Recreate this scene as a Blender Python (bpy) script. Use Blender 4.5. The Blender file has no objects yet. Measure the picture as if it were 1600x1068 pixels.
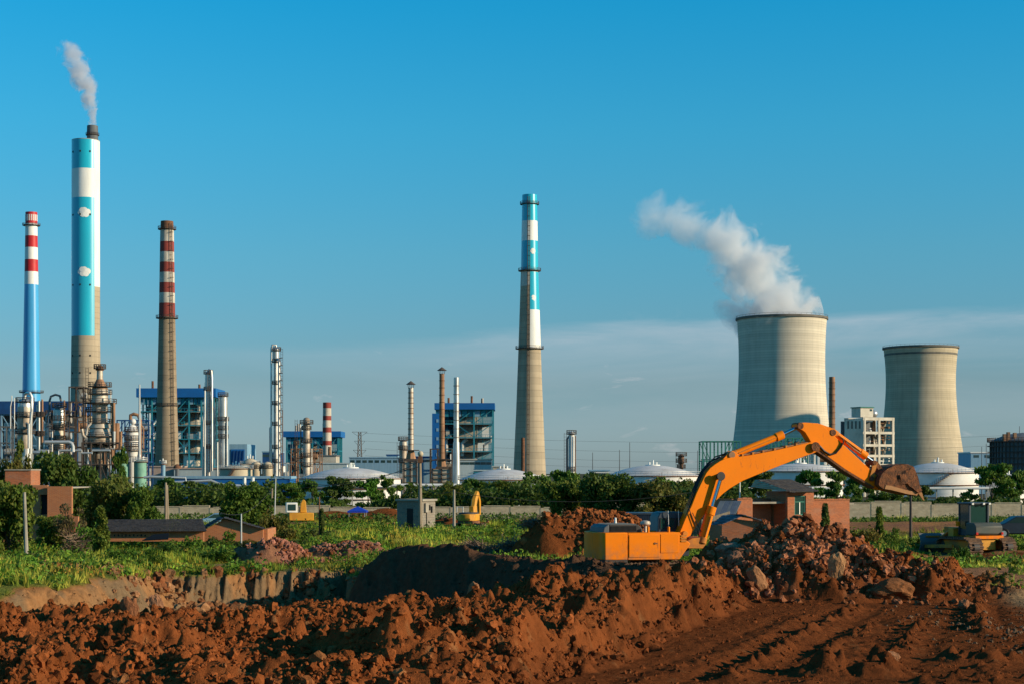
import bpy, math, random
import numpy as np
from mathutils import Vector, Matrix

random.seed(11)
rng = np.random.default_rng(7)
scene = bpy.context.scene
COL = scene.collection
R = math.radians

# ---------------------------------------------------------------- camera
F = 2600.0                      # focal length in photograph pixels (1600 wide)
EYE = 5.0                       # eye height above the dug field
HZ = 735.0                      # photograph row of the horizon
cam_data = bpy.data.cameras.new("camera")
cam = bpy.data.objects.new("camera", cam_data)
COL.objects.link(cam)
cam.location = (0, 0, EYE)
cam.rotation_euler = (R(90), 0, 0)
cam_data.sensor_width = 36
cam_data.lens = 36 * F / 1600
cam_data.shift_y = (HZ - 534) / 1600
cam_data.clip_start = 0.5
cam_data.clip_end = 20000
scene.camera = cam

# ---------------------------------------------------------------- light
SUN_AZ = R(107)                 # clockwise from +Y
SUN_EL = R(17.5)
sun_dir = Vector((math.sin(SUN_AZ) * math.cos(SUN_EL), math.cos(SUN_AZ) * math.cos(SUN_EL), math.sin(SUN_EL)))
sd = bpy.data.lights.new("sun", 'SUN')
sd.energy = 5.0
sd.angle = R(0.5)
sd.color = (1.0, 0.83, 0.58)
so = bpy.data.objects.new("sun", sd)
COL.objects.link(so)
so.rotation_euler = (-sun_dir).to_track_quat('-Z', 'Y').to_euler()
so.location = (60, -20, 80)

world = bpy.data.worlds.new("World")
scene.world = world
world.use_nodes = True
SKY_STRENGTH = 0.11
def build_world():
    nt = world.node_tree
    N, L = nt.nodes, nt.links
    N.clear()
    out = N.new('ShaderNodeOutputWorld')
    bg = N.new('ShaderNodeBackground')
    bg.inputs['Strength'].default_value = SKY_STRENGTH
    sky = N.new('ShaderNodeTexSky')
    sky.sky_type = 'NISHITA'
    sky.sun_disc = False
    sky.sun_elevation = SUN_EL
    sky.sun_rotation = SUN_AZ
    sky.air_density = 1.0
    sky.dust_density = 0.3
    sky.ozone_density = 2.0
    tc = N.new('ShaderNodeTexCoord')
    sep = N.new('ShaderNodeSeparateXYZ')
    L.new(tc.outputs['Generated'], sep.inputs[0])
    # the whole sky is graded by height above the horizon (same all round)
    ramp = N.new('ShaderNodeValToRGB')
    L.new(sep.outputs['Z'], ramp.inputs['Fac'])
    cr = ramp.color_ramp
    cr.elements[0].position = 0.0
    cr.elements[0].color = (0.39, 0.59, 1.00, 1)
    cr.elements[1].position = 1.0
    cr.elements[1].color = (0.07, 0.95, 1.30, 1)
    for p, c in SKY_TINT:
        e = cr.elements.new(p)
        e.color = (*c, 1)
    mul = N.new('ShaderNodeMix')
    mul.data_type = 'RGBA'
    mul.blend_type = 'MULTIPLY'
    mul.inputs[0].default_value = 1
    L.new(sky.outputs[0], mul.inputs[6])
    L.new(ramp.outputs[0], mul.inputs[7])
    # one thin veil of high cloud low over the horizon, thickest towards the right, and a few scraps
    def mth(op, p, q=None, clamp=False):
        n = N.new('ShaderNodeMath'); n.operation = op; n.use_clamp = clamp
        for i_, s_ in enumerate((p, q)):
            if s_ is None: continue
            if isinstance(s_, (int, float)): n.inputs[i_].default_value = s_
            else: L.new(s_, n.inputs[i_])
        return n.outputs[0]
    def cloud_noise(scale, loc, detail=8, rough=.6):
        mp = N.new('ShaderNodeMapping'); mp.inputs['Scale'].default_value = scale; mp.inputs['Location'].default_value = loc
        L.new(tc.outputs['Generated'], mp.inputs['Vector'])
        ns = N.new('ShaderNodeTexNoise'); ns.inputs['Scale'].default_value = 1; ns.inputs['Detail'].default_value = detail
        ns.inputs['Roughness'].default_value = rough; ns.inputs['Distortion'].default_value = .5
        L.new(mp.outputs[0], ns.inputs['Vector']); return ns.outputs['Fac']
    zz = mth('SUBTRACT', sep.outputs['Z'], mth('MULTIPLY', sep.outputs['X'], .050))
    zz = mth('ADD', zz, mth('MULTIPLY', mth('SUBTRACT', cloud_noise((7, 7, 60), (3, 1, 0)), .5), .024))
    band = N.new('ShaderNodeValToRGB'); L.new(mth('MULTIPLY', zz, 5.0), band.inputs['Fac'])
    be = band.color_ramp.elements
    be[0].position = 0.0; be[0].color = (0.12, 0.12, 0.12, 1)
    be[1].position = 0.425; be[1].color = (0, 0, 0, 1)
    for p_, v_ in ((0.20, .25), (0.33, .55), (0.385, 1.0)):
        e = be.new(p_); e.color = (v_, v_, v_, 1)
    right = N.new('ShaderNodeMapRange'); right.inputs['From Min'].default_value = -.16; right.inputs['From Max'].default_value = .16
    right.inputs['To Min'].default_value = .12; right.inputs['To Max'].default_value = 1.0
    L.new(sep.outputs['X'], right.inputs['Value'])
    tex = N.new('ShaderNodeMapRange'); tex.inputs['From Min'].default_value = .30; tex.inputs['From Max'].default_value = .68
    L.new(cloud_noise((5, 5, 34), (0, 0, 2.2)), tex.inputs['Value'])
    amt = mth('MULTIPLY', mth('MULTIPLY', band.outputs[0], right.outputs[0]), mth('MULTIPLY', tex.outputs[0], .40))
    scr = N.new('ShaderNodeMapRange'); scr.inputs['From Min'].default_value = .64; scr.inputs['From Max'].default_value = .80; scr.inputs['To Max'].default_value = .35
    L.new(cloud_noise((22, 22, 70), (1.3, 0.4, 0)), scr.inputs['Value'])
    low = N.new('ShaderNodeMapRange'); low.inputs['From Min'].default_value = .10; low.inputs['From Max'].default_value = .05
    L.new(sep.outputs['Z'], low.inputs['Value'])
    amt = mth('ADD', amt, mth('MULTIPLY', scr.outputs[0], low.outputs[0]), True)
    mix = N.new('ShaderNodeMix'); mix.data_type = 'RGBA'
    L.new(amt, mix.inputs[0]); L.new(mul.outputs[2], mix.inputs[6])
    mix.inputs[7].default_value = (6.6, 5.9, 6.0, 1)
    L.new(mix.outputs[2], bg.inputs['Color'])
    L.new(bg.outputs[0], out.inputs['Surface'])
SKY_TINT = [(0.021, (0.38, 0.575, 0.93)), (0.052, (0.36, 0.53, 0.74)), (0.128, (0.295, 0.75, 0.915)), (0.20, (0.185, 0.93, 1.13)), (0.269, (0.075, 1.0, 1.28))]
build_world()

vs = scene.view_settings
vs.view_transform = 'Standard'
vs.look = 'None'
vs.exposure = 0.25
vs.gamma = 1.0
try:
    vs.use_curve_mapping = False
except Exception:
    pass
cy = scene.cycles
cy.use_denoising = True
cy.max_bounces = 6
cy.diffuse_bounces = 3
cy.glossy_bounces = 2
cy.transmission_bounces = 4
cy.transparent_max_bounces = 12
cy.volume_bounces = 3
cy.volume_step_rate = 1.0
cy.caustics_reflective = False
cy.caustics_refractive = False

# ---------------------------------------------------------------- helpers
def P(px, py, D):
    """the place in the world, D metres away, that stands at this spot of the photograph"""
    return Vector(((px - 800) / F * D, D, EYE + (HZ - py) / F * D))
def X(px, D): return (px - 800) / F * D
def Z(py, D): return EYE + (HZ - py) / F * D

class MB:
    def __init__(s):
        s.v = []; s.f = []
    def add(s, vs_, fs):
        b = len(s.v)
        s.v.extend([tuple(p) for p in vs_])
        s.f.extend([tuple(i + b for i in f) for f in fs])
        return s
    def box(s, c, size, rz=0.0):
        hx, hy, hz = size[0] / 2, size[1] / 2, size[2] / 2
        cs, sn = math.cos(rz), math.sin(rz)
        pts = []
        for dx, dy, dz in ((-1,-1,-1),(1,-1,-1),(1,1,-1),(-1,1,-1),(-1,-1,1),(1,-1,1),(1,1,1),(-1,1,1)):
            x, y = dx * hx, dy * hy
            pts.append((c[0] + x * cs - y * sn, c[1] + x * sn + y * cs, c[2] + dz * hz))
        return s.add(pts, [(0,3,2,1),(4,5,6,7),(0,1,5,4),(1,2,6,5),(2,3,7,6),(3,0,4,7)])
    def bx(s, x0, x1, y0, y1, z0, z1):
        return s.box(((x0+x1)/2, (y0+y1)/2, (z0+z1)/2), (abs(x1-x0), abs(y1-y0), abs(z1-z0)))
    def beam(s, p, q, w, h=None):
        h = h or w
        p, q = Vector(p), Vector(q)
        d = (q - p)
        if d.length < 1e-6: return s
        d.normalize()
        up = Vector((0, 0, 1)) if abs(d.z) < 0.95 else Vector((0, 1, 0))
        a = d.cross(up).normalized() * w / 2
        b = a.cross(d).normalized() * h / 2
        pts = [p-a-b, p+a-b, p+a+b, p-a+b, q-a-b, q+a-b, q+a+b, q-a+b]
        return s.add(pts, [(0,3,2,1),(4,5,6,7),(0,1,5,4),(1,2,6,5),(2,3,7,6),(3,0,4,7)])
    def cyl(s, p, q, r1, r2=None, n=14, caps=True):
        r2 = r1 if r2 is None else r2
        p, q = Vector(p), Vector(q)
        d = (q - p).normalized()
        up = Vector((0, 0, 1)) if abs(d.z) < 0.95 else Vector((0, 1, 0))
        a = d.cross(up).normalized(); b = a.cross(d).normalized()
        pts = []
        for c, r in ((p, r1), (q, r2)):
            for i in range(n):
                t = 2 * math.pi * i / n
                pts.append(c + a * (math.cos(t) * r) + b * (math.sin(t) * r))
        fs = [(i, (i+1) % n, n + (i+1) % n, n + i) for i in range(n)]
        if caps:
            fs.append(tuple(range(n))[::-1]); fs.append(tuple(range(n, 2*n)))
        return s.add(pts, fs)
    def lathe(s, c, prof, n=24, a0=0.0, a1=2*math.pi):
        full = abs(a1 - a0 - 2 * math.pi) < 1e-6
        m = n if full else n + 1
        pts = []
        for r, z in prof:
            for i in range(m):
                t = a0 + (a1 - a0) * i / n
                pts.append((c[0] + math.cos(t) * r, c[1] + math.sin(t) * r, c[2] + z))
        fs = []
        for k in range(len(prof) - 1):
            for i in range(n if full else n):
                j = (i + 1) % m if full else i + 1
                fs.append((k*m+i, k*m+j, (k+1)*m+j, (k+1)*m+i))
        return s.add(pts, fs)
    def tube(s, pts, r, n=8, caps=True):
        pts = [Vector(p) for p in pts]
        k = len(pts)
        rs = r if isinstance(r, (list, tuple)) else [r] * k
        ring = []
        prev_a = None
        for i in range(k):
            d = (pts[min(i+1, k-1)] - pts[max(i-1, 0)]).normalized()
            if prev_a is None:
                up = Vector((0, 0, 1)) if abs(d.z) < 0.9 else Vector((0, 1, 0))
                a = d.cross(up).normalized()
            else:
                a = (prev_a - d * prev_a.dot(d)).normalized()
            b = d.cross(a).normalized()
            prev_a = a
            for j in range(n):
                t = 2 * math.pi * j / n
                ring.append(pts[i] + a * (math.cos(t) * rs[i]) + b * (math.sin(t) * rs[i]))
        fs = []
        for i in range(k - 1):
            for j in range(n):
                jj = (j + 1) % n
                fs.append((i*n+j, i*n+jj, (i+1)*n+jj, (i+1)*n+j))
        if caps:
            fs.append(tuple(range(n))[::-1]); fs.append(tuple(range((k-1)*n, k*n)))
        return s.add(ring, fs)
    def prism(s, a, b):
        """solid between two matching outlines"""
        n = len(a)
        fs = [tuple(range(n)), tuple(range(n, 2*n))[::-1]]
        fs += [(i, n + i, n + (i+1) % n, (i+1) % n) for i in range(n)]
        return s.add(list(a) + list(b), fs)
    def ball(s, c, r, n=12, sz=1.0):
        prof = [(max(1e-3, r * math.sin(math.pi * i / n)), -r * sz * math.cos(math.pi * i / n)) for i in range(n + 1)]
        return s.lathe(c, prof, n + 4)
    def build(s, name, mat, parent=None, label=None, smooth=True, bevel=0.0, kind=None, angle=35):
        o0 = Vector((0, 0, 0))
        p = parent
        while p is not None:
            o0 = o0 + p.location; p = p.parent
        me = bpy.data.meshes.new(name)
        me.from_pydata([(x - o0.x, y - o0.y, z - o0.z) for x, y, z in s.v], [], s.f)
        me.update()
        if smooth:
            me.polygons.foreach_set('use_smooth', [True] * len(me.polygons))
            me.set_sharp_from_angle(angle=R(angle))
        if mat: me.materials.append(mat)
        o = bpy.data.objects.new(name, me)
        COL.objects.link(o)
        if parent: o.parent = parent
        if label: o['label'] = label
        if kind: o['kind'] = kind
        if bevel:
            b = o.modifiers.new('bevel', 'BEVEL'); b.width = bevel; b.segments = 2
            b.limit_method = 'ANGLE'; b.angle_limit = R(35)
        return o

def np_mesh(name, verts, faces, mat, smooth=False, cols=None, parent=None):
    """fast mesh from arrays; faces is (m,3) or (m,4)"""
    me = bpy.data.meshes.new(name)
    verts = np.asarray(verts, dtype=np.float32); faces = np.asarray(faces, dtype=np.int32)
    k = faces.shape[1]
    me.vertices.add(len(verts)); me.vertices.foreach_set('co', verts.ravel())
    me.loops.add(faces.size); me.loops.foreach_set('vertex_index', faces.ravel())
    me.polygons.add(len(faces))
    me.polygons.foreach_set('loop_start', np.arange(0, faces.size, k, dtype=np.int32))
    me.polygons.foreach_set('loop_total', np.full(len(faces), k, dtype=np.int32))
    me.update(calc_edges=True)
    me.validate()
    me.polygons.foreach_set('use_smooth', np.full(len(me.polygons), smooth, dtype=bool))
    if cols is not None:
        at = me.color_attributes.new('tint', 'FLOAT_COLOR', 'POINT')
        c4 = np.ones((len(verts), 4), dtype=np.float32); c4[:, :3] = cols
        at.data.foreach_set('color', c4.ravel())
    if mat: me.materials.append(mat)
    o = bpy.data.objects.new(name, me)
    COL.objects.link(o)
    if parent: o.parent = parent
    return o

def tag(o, label, cat, group=None, kind=None):
    o['label'] = label; o['category'] = cat
    if group: o['group'] = group
    if kind: o['kind'] = kind
    return o
def thing(name, label, cat, loc, group=None, rz=0.0):
    o = bpy.data.objects.new(name, None)
    o.empty_display_size = 0.5
    COL.objects.link(o)
    o.location = loc; o.rotation_euler = (0, 0, rz)
    return tag(o, label, cat, group)

# ---------------------------------------------------------------- materials
def mat(name, c1, c2=None, scale=1.0, rough=0.8, metal=0.0, bump=0.0, bscale=None, c3=None, detail=6,
        stretch=(1, 1, 1), spec=0.3, lo=0.35, hi=0.65, trans=0.0, attr=None):
    m = bpy.data.materials.new(name); m.use_nodes = True
    nt = m.node_tree; N, L = nt.nodes, nt.links
    b = N['Principled BSDF']
    b.inputs['Roughness'].default_value = rough
    b.inputs['Metallic'].default_value = metal
    b.inputs['Specular IOR Level'].default_value = spec
    geo = N.new('ShaderNodeNewGeometry')
    mp = N.new('ShaderNodeMapping'); mp.inputs['Scale'].default_value = stretch
    L.new(geo.outputs['Position'], mp.inputs['Vector'])
    ns = N.new('ShaderNodeTexNoise'); ns.inputs['Scale'].default_value = scale; ns.inputs['Detail'].default_value = detail
    ns.inputs['Roughness'].default_value = 0.62
    L.new(mp.outputs[0], ns.inputs['Vector'])
    rp = N.new('ShaderNodeValToRGB')
    e = rp.color_ramp.elements
    e[0].position = lo; e[0].color = (*c1, 1)
    e[1].position = hi; e[1].color = (*(c2 or c1), 1)
    if c3:
        x = e.new(min(0.97, hi + 0.12)); x.color = (*c3, 1)
    L.new(ns.outputs['Fac'], rp.inputs['Fac'])
    colsock = rp.outputs[0]
    if attr:
        at = N.new('ShaderNodeAttribute'); at.attribute_name = attr
        mx = N.new('ShaderNodeMix'); mx.data_type = 'RGBA'; mx.blend_type = 'MULTIPLY'; mx.inputs[0].default_value = 1
        L.new(colsock, mx.inputs[6]); L.new(at.outputs['Color'], mx.inputs[7])
        colsock = mx.outputs[2]
    L.new(colsock, b.inputs['Base Color'])
    if bump:
        n2 = N.new('ShaderNodeTexNoise'); n2.inputs['Scale'].default_value = bscale or scale * 4; n2.inputs['Detail'].default_value = 8
        n2.inputs['Roughness'].default_value = 0.7
        L.new(geo.outputs['Position'], n2.inputs['Vector'])
        bp = N.new('ShaderNodeBump'); bp.inputs['Strength'].default_value = 1.0; bp.inputs['Distance'].default_value = bump
        L.new(n2.outputs['Fac'], bp.inputs['Height']); L.new(bp.outputs[0], b.inputs['Normal'])
    if trans:
        tr = N.new('ShaderNodeBsdfTranslucent'); L.new(colsock, tr.inputs['Color'])
        ms = N.new('ShaderNodeMixShader'); ms.inputs[0].default_value = trans
        L.new(b.outputs[0], ms.inputs[1]); L.new(tr.outputs[0], ms.inputs[2])
        L.new(ms.outputs[0], N['Material Output'].inputs['Surface'])
    return m

def ring_mat(name, c1, c2, ring, depth, stain=(0.10, 0.09, 0.075), zl=None, streak=0.42, line=0.86):
    """cast concrete: lift joints every `ring` metres, vertical weather streaks"""
    m = mat(name, c1, c2, 0.05, 0.9, bump=0)
    nt = m.node_tree; N, L = nt.nodes, nt.links
    b = N['Principled BSDF']
    col = b.inputs['Base Color'].links[0].from_socket
    geo = N.new('ShaderNodeNewGeometry'); sp = N.new('ShaderNodeSeparateXYZ')
    L.new(geo.outputs['Position'], sp.inputs[0])
    dv = N.new('ShaderNodeMath'); dv.operation = 'DIVIDE'; dv.inputs[1].default_value = ring
    L.new(sp.outputs['Z'], dv.inputs[0])
    fr = N.new('ShaderNodeMath'); fr.operation = 'FRACT'; L.new(dv.outputs[0], fr.inputs[0])
    gt = N.new('ShaderNodeMath'); gt.operation = 'GREATER_THAN'; gt.inputs[1].default_value = line
    L.new(fr.outputs[0], gt.inputs[0])
    # each lift a slightly different tone
    fl = N.new('ShaderNodeMath'); fl.operation = 'FLOOR'; L.new(dv.outputs[0], fl.inputs[0])
    wn = N.new('ShaderNodeTexWhiteNoise'); wn.noise_dimensions = '1D'; L.new(fl.outputs[0], wn.inputs['W'])
    mr = N.new('ShaderNodeMapRange'); mr.inputs['To Min'].default_value = 0.88; mr.inputs['To Max'].default_value = 1.05
    L.new(wn.outputs['Value'], mr.inputs['Value'])
    m1 = N.new('ShaderNodeMath'); m1.operation = 'MULTIPLY'; m1.inputs[1].default_value = 0.16
    L.new(gt.outputs[0], m1.inputs[0])
    sb = N.new('ShaderNodeMath'); sb.operation = 'SUBTRACT'; L.new(mr.outputs[0], sb.inputs[0]); L.new(m1.outputs[0], sb.inputs[1])
    vm = N.new('ShaderNodeVectorMath'); vm.operation = 'SCALE'
    L.new(col, vm.inputs[0]); L.new(sb.outputs[0], vm.inputs['Scale'])
    # streaks
    mp = N.new('ShaderNodeMapping'); mp.inputs['Scale'].default_value = (0.55, 0.55, 0.02)
    L.new(geo.outputs['Position'], mp.inputs['Vector'])
    ns = N.new('ShaderNodeTexNoise'); ns.inputs['Scale'].default_value = 1; ns.inputs['Detail'].default_value = 5
    L.new(mp.outputs[0], ns.inputs['Vector'])
    m2 = N.new('ShaderNodeMapRange'); m2.inputs['From Min'].default_value = 0.45; m2.inputs['From Max'].default_value = 0.8
    m2.inputs['To Max'].default_value = streak
    L.new(ns.outputs['Fac'], m2.inputs['Value'])
    fac = m2.outputs[0]
    if zl:      # weathered foot
        m4 = N.new('ShaderNodeMapRange'); m4.inputs['From Min'].default_value = zl[0]; m4.inputs['From Max'].default_value = zl[1]
        m4.inputs['To Min'].default_value = zl[2]; m4.inputs['To Max'].default_value = 0
        L.new(sp.outputs['Z'], m4.inputs['Value'])
        ad = N.new('ShaderNodeMath'); ad.operation = 'ADD'; ad.use_clamp = True
        L.new(fac, ad.inputs[0]); L.new(m4.outputs[0], ad.inputs[1]); fac = ad.outputs[0]
    mx = N.new('ShaderNodeMix'); mx.data_type = 'RGBA'
    L.new(fac, mx.inputs[0]); L.new(vm.outputs[0], mx.inputs[6]); mx.inputs[7].default_value = (*stain, 1)
    L.new(mx.outputs[2], b.inputs['Base Color'])
    return m

def glass_mat(name, c=(0.02, 0.05, 0.05)):
    m = bpy.data.materials.new(name); m.use_nodes = True
    b = m.node_tree.nodes['Principled BSDF']
    b.inputs['Base Color'].default_value = (*c, 1); b.inputs['Roughness'].default_value = 0.08
    b.inputs['Specular IOR Level'].default_value = 0.7
    return m

M = dict(
    concrete=mat('concrete', (0.34, 0.30, 0.24), (0.24, 0.21, 0.165), 0.8, 0.9, bump=0.02, bscale=6),
    conc_wall=mat('boundary wall render', (0.50, 0.40, 0.27), (0.36, 0.28, 0.185), 1.3, 0.95, bump=0.03, bscale=5, stretch=(1, 1, 2.5), c3=(0.16, 0.13, 0.09)),
    shaft=ring_mat('chimney concrete', (0.45, 0.36, 0.245), (0.37, 0.29, 0.195), 2.6, 0.1),
    shaft2=ring_mat('old chimney concrete', (0.32, 0.24, 0.155), (0.25, 0.185, 0.12), 2.2, 0.1),
    shell=ring_mat('cooling tower concrete', (0.62, 0.54, 0.41), (0.55, 0.475, 0.36), 1.5, 0.1, streak=0.20, zl=(-6, 22, 0.30), line=0.8),
    shell_far=ring_mat('older cooling tower concrete', (0.52, 0.425, 0.29), (0.44, 0.36, 0.24), 1.5, 0.1, streak=0.24, zl=(-6, 30, 0.36), line=0.8),
    shell_rim=mat('cooling tower rim', (0.16, 0.14, 0.115), (0.10, 0.09, 0.07), 0.2),
    dark=mat('inside of stack', (0.02, 0.02, 0.02)),
    cyan=mat('cyan paint', (0.012, 0.41, 0.54), (0.016, 0.35, 0.48), 0.25, 0.30, stretch=(1, 1, 0.15), spec=0.5),
    blue_ch=mat('sky blue paint', (0.06, 0.34, 0.62), (0.05, 0.29, 0.55), 0.2, 0.32, stretch=(1, 1, 0.15), spec=0.5),
    white_p=mat('white paint', (0.78, 0.76, 0.70), (0.68, 0.66, 0.60), 0.3, 0.5, stretch=(1, 1, 0.2)),
    beige_conc=mat('weathered pale render', (0.66, 0.58, 0.46), (0.50, 0.43, 0.33), 0.35, 0.8, stretch=(1, 1, .4), c3=(0.28, 0.18, 0.11)),
    red_p=mat('red paint', (0.52, 0.02, 0.025), (0.42, 0.02, 0.02), 0.3, 0.5),
    dull_red=mat('faded red paint', (0.30, 0.05, 0.035), (0.20, 0.04, 0.03), 0.5, 0.8, stretch=(1, 1, 0.2)),
    dull_white=mat('grimy white paint', (0.60, 0.54, 0.45), (0.38, 0.33, 0.26), 0.5, 0.8, stretch=(1, 1, 0.2)),
    rust=mat('rust', (0.22, 0.09, 0.04), (0.10, 0.05, 0.03), 0.9, 0.9),
    rust_pipe=mat('rusty painted steel', (0.38, 0.20, 0.10), (0.17, 0.09, 0.055), 0.35, 0.8, stretch=(1, 1, 0.5)),
    steel=mat('aluminium cladding', (0.62, 0.60, 0.56), (0.40, 0.38, 0.35), 0.3, 0.36, metal=0.65, stretch=(1, 1, 0.7)),
    steel_old=mat('stained cladding', (0.52, 0.46, 0.38), (0.30, 0.22, 0.15), 0.35, 0.55, metal=0.35, c3=(0.20, 0.09, 0.04)),
    galv=mat('galvanised pipe', (0.60, 0.58, 0.54), (0.50, 0.48, 0.44), 0.5, 0.45, metal=0.5),
    frame_dark=mat('dark structural steel', (0.10, 0.07, 0.05), (0.05, 0.04, 0.035), 0.6, 0.8),
    frame_teal=mat('teal structural steel', (0.02, 0.22, 0.27), (0.02, 0.17, 0.23), 0.3, 0.6),
    frame_navy=mat('navy structural steel', (0.012, 0.07, 0.20), (0.012, 0.05, 0.14), 0.3, 0.6),
    frame_green=mat('green structural steel', (0.03, 0.22, 0.16), (0.05, 0.15, 0.11), 0.5, 0.7),
    blue_clad=mat('blue sheet cladding', (0.008, 0.12, 0.36), (0.01, 0.10, 0.30), 0.2, 0.5),
    blue_pale=mat('pale blue sheet cladding', (0.22, 0.36, 0.46), (0.17, 0.30, 0.40), 0.3, 0.6, stretch=(4, 4, 0.3)),
    grey_pale=mat('pale grey cladding', (0.42, 0.47, 0.46), (0.34, 0.39, 0.39), 0.3, 0.6, stretch=(4, 4, 0.3)),
    equip=mat('pale boiler casing', (0.52, 0.47, 0.38), (0.32, 0.28, 0.22), 0.25, 0.7),
    tank_white=mat('white tank plate', (0.74, 0.70, 0.64), (0.60, 0.56, 0.50), 0.25, 0.55, c3=(0.42, 0.34, 0.27)),
    tank_roof=mat('weathered tank roof', (0.60, 0.56, 0.52), (0.48, 0.44, 0.40), 0.3, 0.6, c3=(0.36, 0.31, 0.27)),
    tank_tan=mat('cream tank plate', (0.50, 0.42, 0.29), (0.42, 0.34, 0.23), 0.4, 0.6),
    tank_green=mat('green tank plate', (0.18, 0.36, 0.26), (0.12, 0.26, 0.19), 0.6, 0.6, c3=(0.20, 0.16, 0.09)),
    gas=mat('grey holder plate', (0.13, 0.14, 0.145), (0.09, 0.10, 0.105), 0.3, 0.7, stretch=(2, 2, 0.3)),
    pinkish=mat('pinkish render', (0.42, 0.31, 0.25), (0.34, 0.25, 0.20), 0.5, 0.9),
    wood=mat('weathered pole', (0.30, 0.24, 0.17), (0.20, 0.15, 0.10), 2, 0.9, stretch=(4, 4, 0.5)),
    tent=mat('blue tent cloth', (0.01, 0.05, 0.42), (0.01, 0.04, 0.34), 1, 0.6),
    wire=mat('dark cable', (0.03, 0.03, 0.03)),
    bark=mat('bark', (0.10, 0.07, 0.045), (0.05, 0.035, 0.025), 3, 0.95),
    glass=glass_mat('window glass'),
    glass_g=glass_mat('greenish cab glass', (0.012, 0.045, 0.038)),
    yellow=mat('orange machine paint', (0.86, 0.205, 0.001), (0.78, 0.18, 0.001), 1.4, 0.5, c3=(0.46, 0.13, 0.012), spec=0.25, hi=0.74, detail=9),
    yellow_dirty=mat('dirty yellow machine paint', (0.60, 0.20, 0.012), (0.32, 0.12, 0.03), 1.6, 0.7),
    yellow_old=mat('old yellow machine paint', (0.66, 0.30, 0.02), (0.48, 0.20, 0.02), 1.2, 0.6),
    machine_dark=mat('dark machine steel', (0.035, 0.032, 0.03), (0.06, 0.045, 0.035), 3, 0.6),
    cab=mat('blue grey cab paint', (0.04, 0.052, 0.066), (0.03, 0.038, 0.05), 2, 0.45),
    tankgrey=mat('dark green grey tank paint', (0.055, 0.065, 0.055), (0.08, 0.075, 0.06), 2, 0.6),
    chrome=mat('chromed rod', (0.45, 0.48, 0.52), None, 1, 0.16, metal=1.0),
    mud_steel=mat('mud covered steel', (0.24, 0.085, 0.03), (0.075, 0.036, 0.02), 5.0, 0.9, bump=0.09, bscale=9, c3=(0.38, 0.19, 0.09)),
    bare_steel=mat('dusty worn steel', (0.40, 0.20, 0.08), (0.26, 0.11, 0.04), 2.0, 0.75, bump=0.01, bscale=10),
    track_mud=mat('muddy track', (0.20, 0.11, 0.06), (0.08, 0.05, 0.035), 3, 0.9, bump=0.03, bscale=8),
    hose=mat('rubber hose', (0.012, 0.012, 0.012), None, 1, 0.5),
    red_lamp=mat('red lamp lens', (0.5, 0.02, 0.01), None, 1, 0.3),
)
def machine_paint(name, c1, c2, mud=(0.34, 0.155, 0.07)):
    m = mat(name, c1, c2, 0.8, 0.55, spec=0.12)
    nt = m.node_tree; N, L = nt.nodes, nt.links; b = N['Principled BSDF']
    col = b.inputs['Base Color'].links[0].from_socket
    geo = N.new('ShaderNodeNewGeometry')
    def layer(col, scale, stretch, lo, hi, amt, c, zr=None):
        mp = N.new('ShaderNodeMapping'); mp.inputs['Scale'].default_value = stretch
        L.new(geo.outputs['Position'], mp.inputs['Vector'])
        ns = N.new('ShaderNodeTexNoise'); ns.inputs['Scale'].default_value = scale; ns.inputs['Detail'].default_value = 9; ns.inputs['Roughness'].default_value = .68
        L.new(mp.outputs[0], ns.inputs['Vector'])
        mr = N.new('ShaderNodeMapRange'); mr.inputs['From Min'].default_value = lo; mr.inputs['From Max'].default_value = hi; mr.inputs['To Max'].default_value = amt
        L.new(ns.outputs['Fac'], mr.inputs['Value']); f = mr.outputs[0]
        if zr:
            sp = N.new('ShaderNodeSeparateXYZ'); L.new(geo.outputs['Position'], sp.inputs[0])
            m2 = N.new('ShaderNodeMapRange'); m2.inputs['From Min'].default_value = zr[0]; m2.inputs['From Max'].default_value = zr[1]; m2.inputs['To Min'].default_value = zr[2]; m2.inputs['To Max'].default_value = zr[3]
            L.new(sp.outputs['Z'], m2.inputs['Value'])
            mm = N.new('ShaderNodeMath'); mm.operation = 'MULTIPLY'; mm.use_clamp = True; L.new(f, mm.inputs[0]); L.new(m2.outputs[0], mm.inputs[1]); f = mm.outputs[0]
        mx = N.new('ShaderNodeMix'); mx.data_type = 'RGBA'
        L.new(f, mx.inputs[0]); L.new(col, mx.inputs[6]); mx.inputs[7].default_value = (*c, 1)
        return mx.outputs[2]
    col = layer(col, 1.6, (1, 1, 1), .46, .72, .2, (0.66, 0.24, 0.02))            # dust film
    col = layer(col, 2.4, (1, 1, 1), .42, .60, .9, mud, (0.9, 1.9, 1.0, 0.0))         # mud thrown up from the ground
    col = layer(col, 5.0, (1, 1, .22), .60, .68, .55, (0.20, 0.075, 0.03))            # run marks and grease
    col = layer(col, 11.0, (1, 1, 1), .665, .69, .85, (0.07, 0.035, 0.02))            # chips down to rust
    L.new(col, b.inputs['Base Color'])
    return m
M['yellow'] = machine_paint('orange machine paint', (0.86, 0.205, 0.001), (0.80, 0.185, 0.001))
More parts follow.
